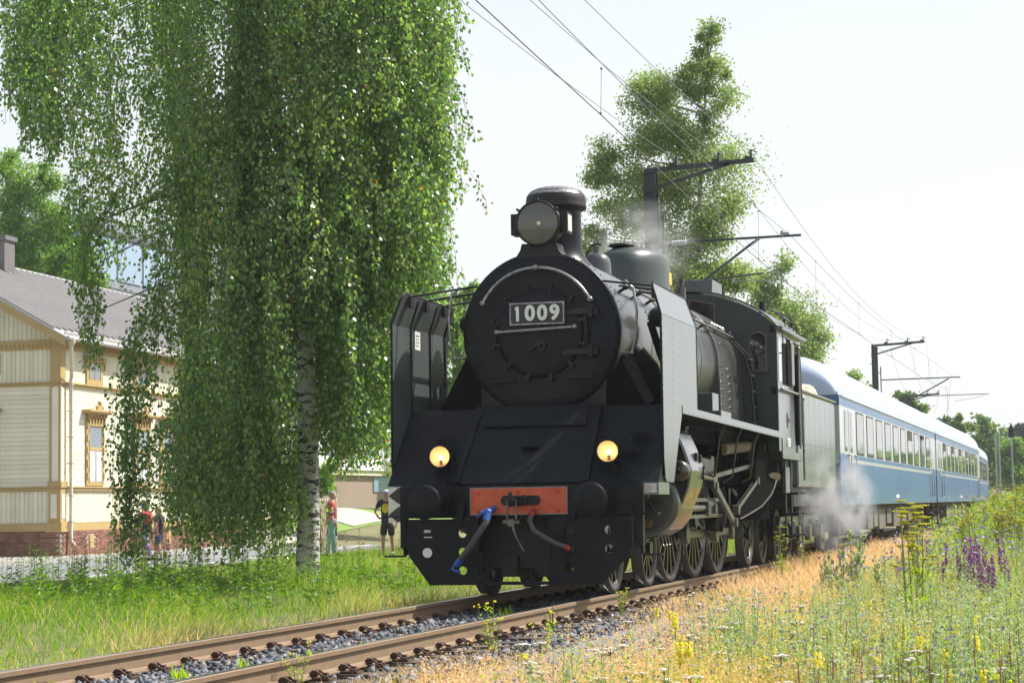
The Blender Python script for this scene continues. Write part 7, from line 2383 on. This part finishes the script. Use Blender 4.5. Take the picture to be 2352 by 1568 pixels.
# the tallest parsnip stands alone, others crowd the bank behind it
p = hit(2096, 1490)
for k, (du, dv, s_) in enumerate(((0, 0, 1.06), (14, -6, .92))):
    q_ = hit(2096 + du, 1490 + dv)
    place("parsnip_plant", pa_[k], gpos(q_.x, q_.y), .4 + k * 2, s_, "tallest yellow flowered parsnip standing alone before the coaches" if k == 0 else "slightly lower parsnip right beside the tallest one", "plant")
for k in range(95):
    y = r_.uniform(8, 44)
    xr = CAM.x - (y - CAM.y) * .022
    xl = CAM.x - (y - CAM.y) * (.062 if y < 25 else .055)
    x = r_.uniform(max(xl, 3.0), xr)
    place("parsnip_plant", pa_[r_.randrange(4)], gpos(x, y), r_.uniform(0, 6), r_.uniform(.58, .82), "yellow flowered parsnip in the crowded stand, " + ("nearer part" if y < 20 else "middle part" if y < 32 else "farthest part") + ", " + ("left side" if x < (max(xl, 3.0) + xr) / 2 else "right side"), "plant", "yellow parsnips crowding the right bank")
for k, (u, v, s_, lb) in enumerate(((1685, 1345, .62, "small parsnip with few yellow umbels beside the driving wheels"), (1808, 1330, .42, "short yellow umbel plant before the cab steps"), (1830, 1330, .38, "shortest yellow umbel plant right of the cab steps"))):
    q_ = hit(u, v)
    place("parsnip_plant", pa_[(k + 1) % 4], gpos(max(q_.x, 1.6), q_.y), k * 1.3, s_, lb, "plant")
for k, (u, v, s_, lb) in enumerate(((1962, 1395, 1.0, "tallest silvery mugwort in front of the steam"), (1915, 1395, .72, "left mugwort before the tender wheels"), (1938, 1400, .80, "middle mugwort of the three before the steam"), (2030, 1400, .66, "mugwort right of the silvery group"), (1885, 1385, .55, "lowest mugwort at the left of the silvery group"))):
    q_ = hit(u, v)
    place("mugwort_plant", mu[k % 3], gpos(q_.x, q_.y), k, s_, lb, "plant")
# magenta knapweed heads
kn, ks2 = MB(), MB()
for a in range(14):
    an = 6.28 * a / 14
    kn.tube([(0, 0, .50), (.022 * math.cos(an), .022 * math.sin(an), .525)], [.004, .007], 4)
kn.sphere((0, 0, .512), .016, 8, 6)
ks2.tube([(0, 0, 0), (.01, 0, .3), (0, 0, .49)], [.004, .004, .003], 4, caps=False).sphere((0, 0, .495), .013, 8, 6)
kme_ = multi("knapweed_plant", [(ks2, M_stem), (kn, M_mag)])
for u, v, lb in ((1884, 1360, "magenta thistle like flower nearest the rail"), (1896, 1366, "second magenta flower beside the one nearest the rail"), (1938, 1385, "left magenta flower of the pair by the mugwort stems"), (1946, 1388, "right magenta flower of the pair by the mugwort stems"), (1950, 1440, "lone lower magenta flower under the mugwort")):
    q_ = hit(u, v)
    place("knapweed_plant", kme_, gpos(q_.x, q_.y), 0, 1.1, lb, "flower")
# weeds growing between and beside the rails
for k, (x, y, s_, lb) in enumerate(((.95, -9.5, .85, "green weed with yellow buds before the near rail, leftmost"), (1.45, -6.2, 1.1, "bushy weed with yellow buds beside the near rail"), (1.75, -5.6, .95, "green weed right of the bushy one by the near rail"), (1.15, .2, .9, "thin green weed at the near rail by the first bogie wheel"))):
    r = random.Random(k)
    st, lf, hd_ = MB(), MB(), MB()
    for s2 in range(5):
        tx_, ty_ = r.uniform(-.12, .12), r.uniform(-.12, .12)
        h = r.uniform(.28, .48)
        st.tube([(0, 0, 0), (tx_, ty_, h)], [.005, .002], 4, caps=False)
        for j in range(16):
            t = r.uniform(.1, 1)
            a = r.uniform(0, 6.28)
            ml_leaf(lf, (tx_ * t, ty_ * t, h * t), (math.cos(a), math.sin(a), .5), .06, .018)
        for j in range(3): hd_.sphere((tx_ + r.uniform(-.02, .02), ty_ + r.uniform(-.02, .02), h + r.uniform(-.02, .01)), .008, 5, 4)
    me = multi("trackside_weed", [(st, M_stem), (lf, M_lime), (hd_, M_yel)])
    a = me.attributes.new("rnd", 'FLOAT', 'POINT')
    a.data.foreach_set("value", np.array([r.random() for _ in range(len(me.vertices))], dtype=np.float32))
    place("trackside_weed", me, (x, y, -.25), k, s_, lb, "weed")
tb_ = MB()
tv, tf, tr2, b0 = [], [], [], 0
for (x, y) in [(.0, -8.3), (.3, -7.5), (-.2, -9.0), (.4, -6.3), (.1, -1.0), (.35, -.3), (-.3, .4), (.25, 1.0), (.5, -4.4), (-.45, -10.5)]:
    m_ = 16
    az = rng.uniform(0, 2 * PI, m_)
    P_ = np.tile(np.array([x, y, -.20]), (m_, 1)) + rng.normal(size=(m_, 3)) * np.array([.05, .05, .0])
    D = unit(np.stack([np.cos(az) * .5, np.sin(az) * .5, np.ones(m_)], 1))
    L = rng.uniform(.07, .17, m_)
    a, c = leaf_quads(P_, D, L, L * .22)
    tv.append(a); tf.append(c + b0); b0 += len(a)
    tr2.append(np.repeat(rng.random(m_), 4))
smesh("track_weeds", np.concatenate(tv), np.concatenate(tf), M_lime, np.concatenate(tr2), "small green tufts growing in the ballast between the rails")

# ================================================================== steam


def steam(name, c, r, dens, label, seed):
    m = bpy.data.materials.new(name)
    m.use_nodes = True
    n = m.node_tree
    n.nodes.clear()
    o_ = n.nodes.new("ShaderNodeOutputMaterial")
    v_ = n.nodes.new("ShaderNodeVolumePrincipled")
    v_.inputs["Color"].default_value = (.99, .99, .99, 1)
    v_.inputs["Anisotropy"].default_value = .45
    t = n.nodes.new("ShaderNodeTexCoord")
    g_ = n.nodes.new("ShaderNodeVectorMath")
    g_.operation = 'LENGTH'
    n.links.new(t.outputs["Object"], g_.inputs[0])
    mr = n.nodes.new("ShaderNodeMapRange")
    mr.inputs[1].default_value = .25
    mr.inputs[2].default_value = .98
    mr.inputs[3].default_value = 1
    mr.inputs[4].default_value = 0
    n.links.new(g_.outputs["Value"], mr.inputs[0])
    nz = n.nodes.new("ShaderNodeTexNoise")
    nz.inputs["Scale"].default_value = 2.6
    nz.inputs["Detail"].default_value = 5
    nz.noise_dimensions = '4D'
    nz.inputs["W"].default_value = seed
    n.links.new(t.outputs["Object"], nz.inputs["Vector"])
    m2 = n.nodes.new("ShaderNodeMapRange")
    m2.inputs[1].default_value = .44
    m2.inputs[2].default_value = .62
    n.links.new(nz.outputs[0], m2.inputs[0])
    mu_ = n.nodes.new("ShaderNodeMath")
    mu_.operation = 'MULTIPLY'
    n.links.new(mr.outputs[0], mu_.inputs[0])
    n.links.new(m2.outputs[0], mu_.inputs[1])
    m3 = n.nodes.new("ShaderNodeMath")
    m3.operation = 'MULTIPLY'
    m3.inputs[1].default_value = dens
    n.links.new(mu_.outputs[0], m3.inputs[0])
    n.links.new(m3.outputs[0], v_.inputs["Density"])
    n.links.new(v_.outputs[0], o_.inputs["Volume"])
    me = MB().sphere((0, 0, 0), 1, 20, 12).mesh(name)
    me.materials.append(m)
    o = bpy.data.objects.new(name, me)
    o.location = c
    o.scale = r
    col.objects.link(o)
    return tag(o, label, kind="stuff")


steam("steam_cloud", (2.0, 14.4, 1.05), (.8, 2.0, 1.0), 2.0, "steam drifting from under the tender", 1.0)
steam("steam_wisp", (-.2, 8.4, 5.15), (.9, 1.5, .75), .8, "thin steam wisp above the steam dome", 4.0)

# ================================================================== summer haze
hz_m = bpy.data.materials.new("haze_air")
hz_m.use_nodes = True
hn = hz_m.node_tree
hn.nodes.clear()
ho_ = hn.nodes.new("ShaderNodeOutputMaterial")
hv_ = hn.nodes.new("ShaderNodeVolumePrincipled")
hv_.inputs["Color"].default_value = (.90, .95, 1.0, 1)
hv_.inputs["Density"].default_value = .00034
hv_.inputs["Anisotropy"].default_value = .35
hn.links.new(hv_.outputs[0], ho_.inputs["Volume"])
tag(part("haze", MB().box(-760, 760, -150, 960, -2.2, 24), hz_m), "thin pale summer haze over the whole place", kind="stuff")
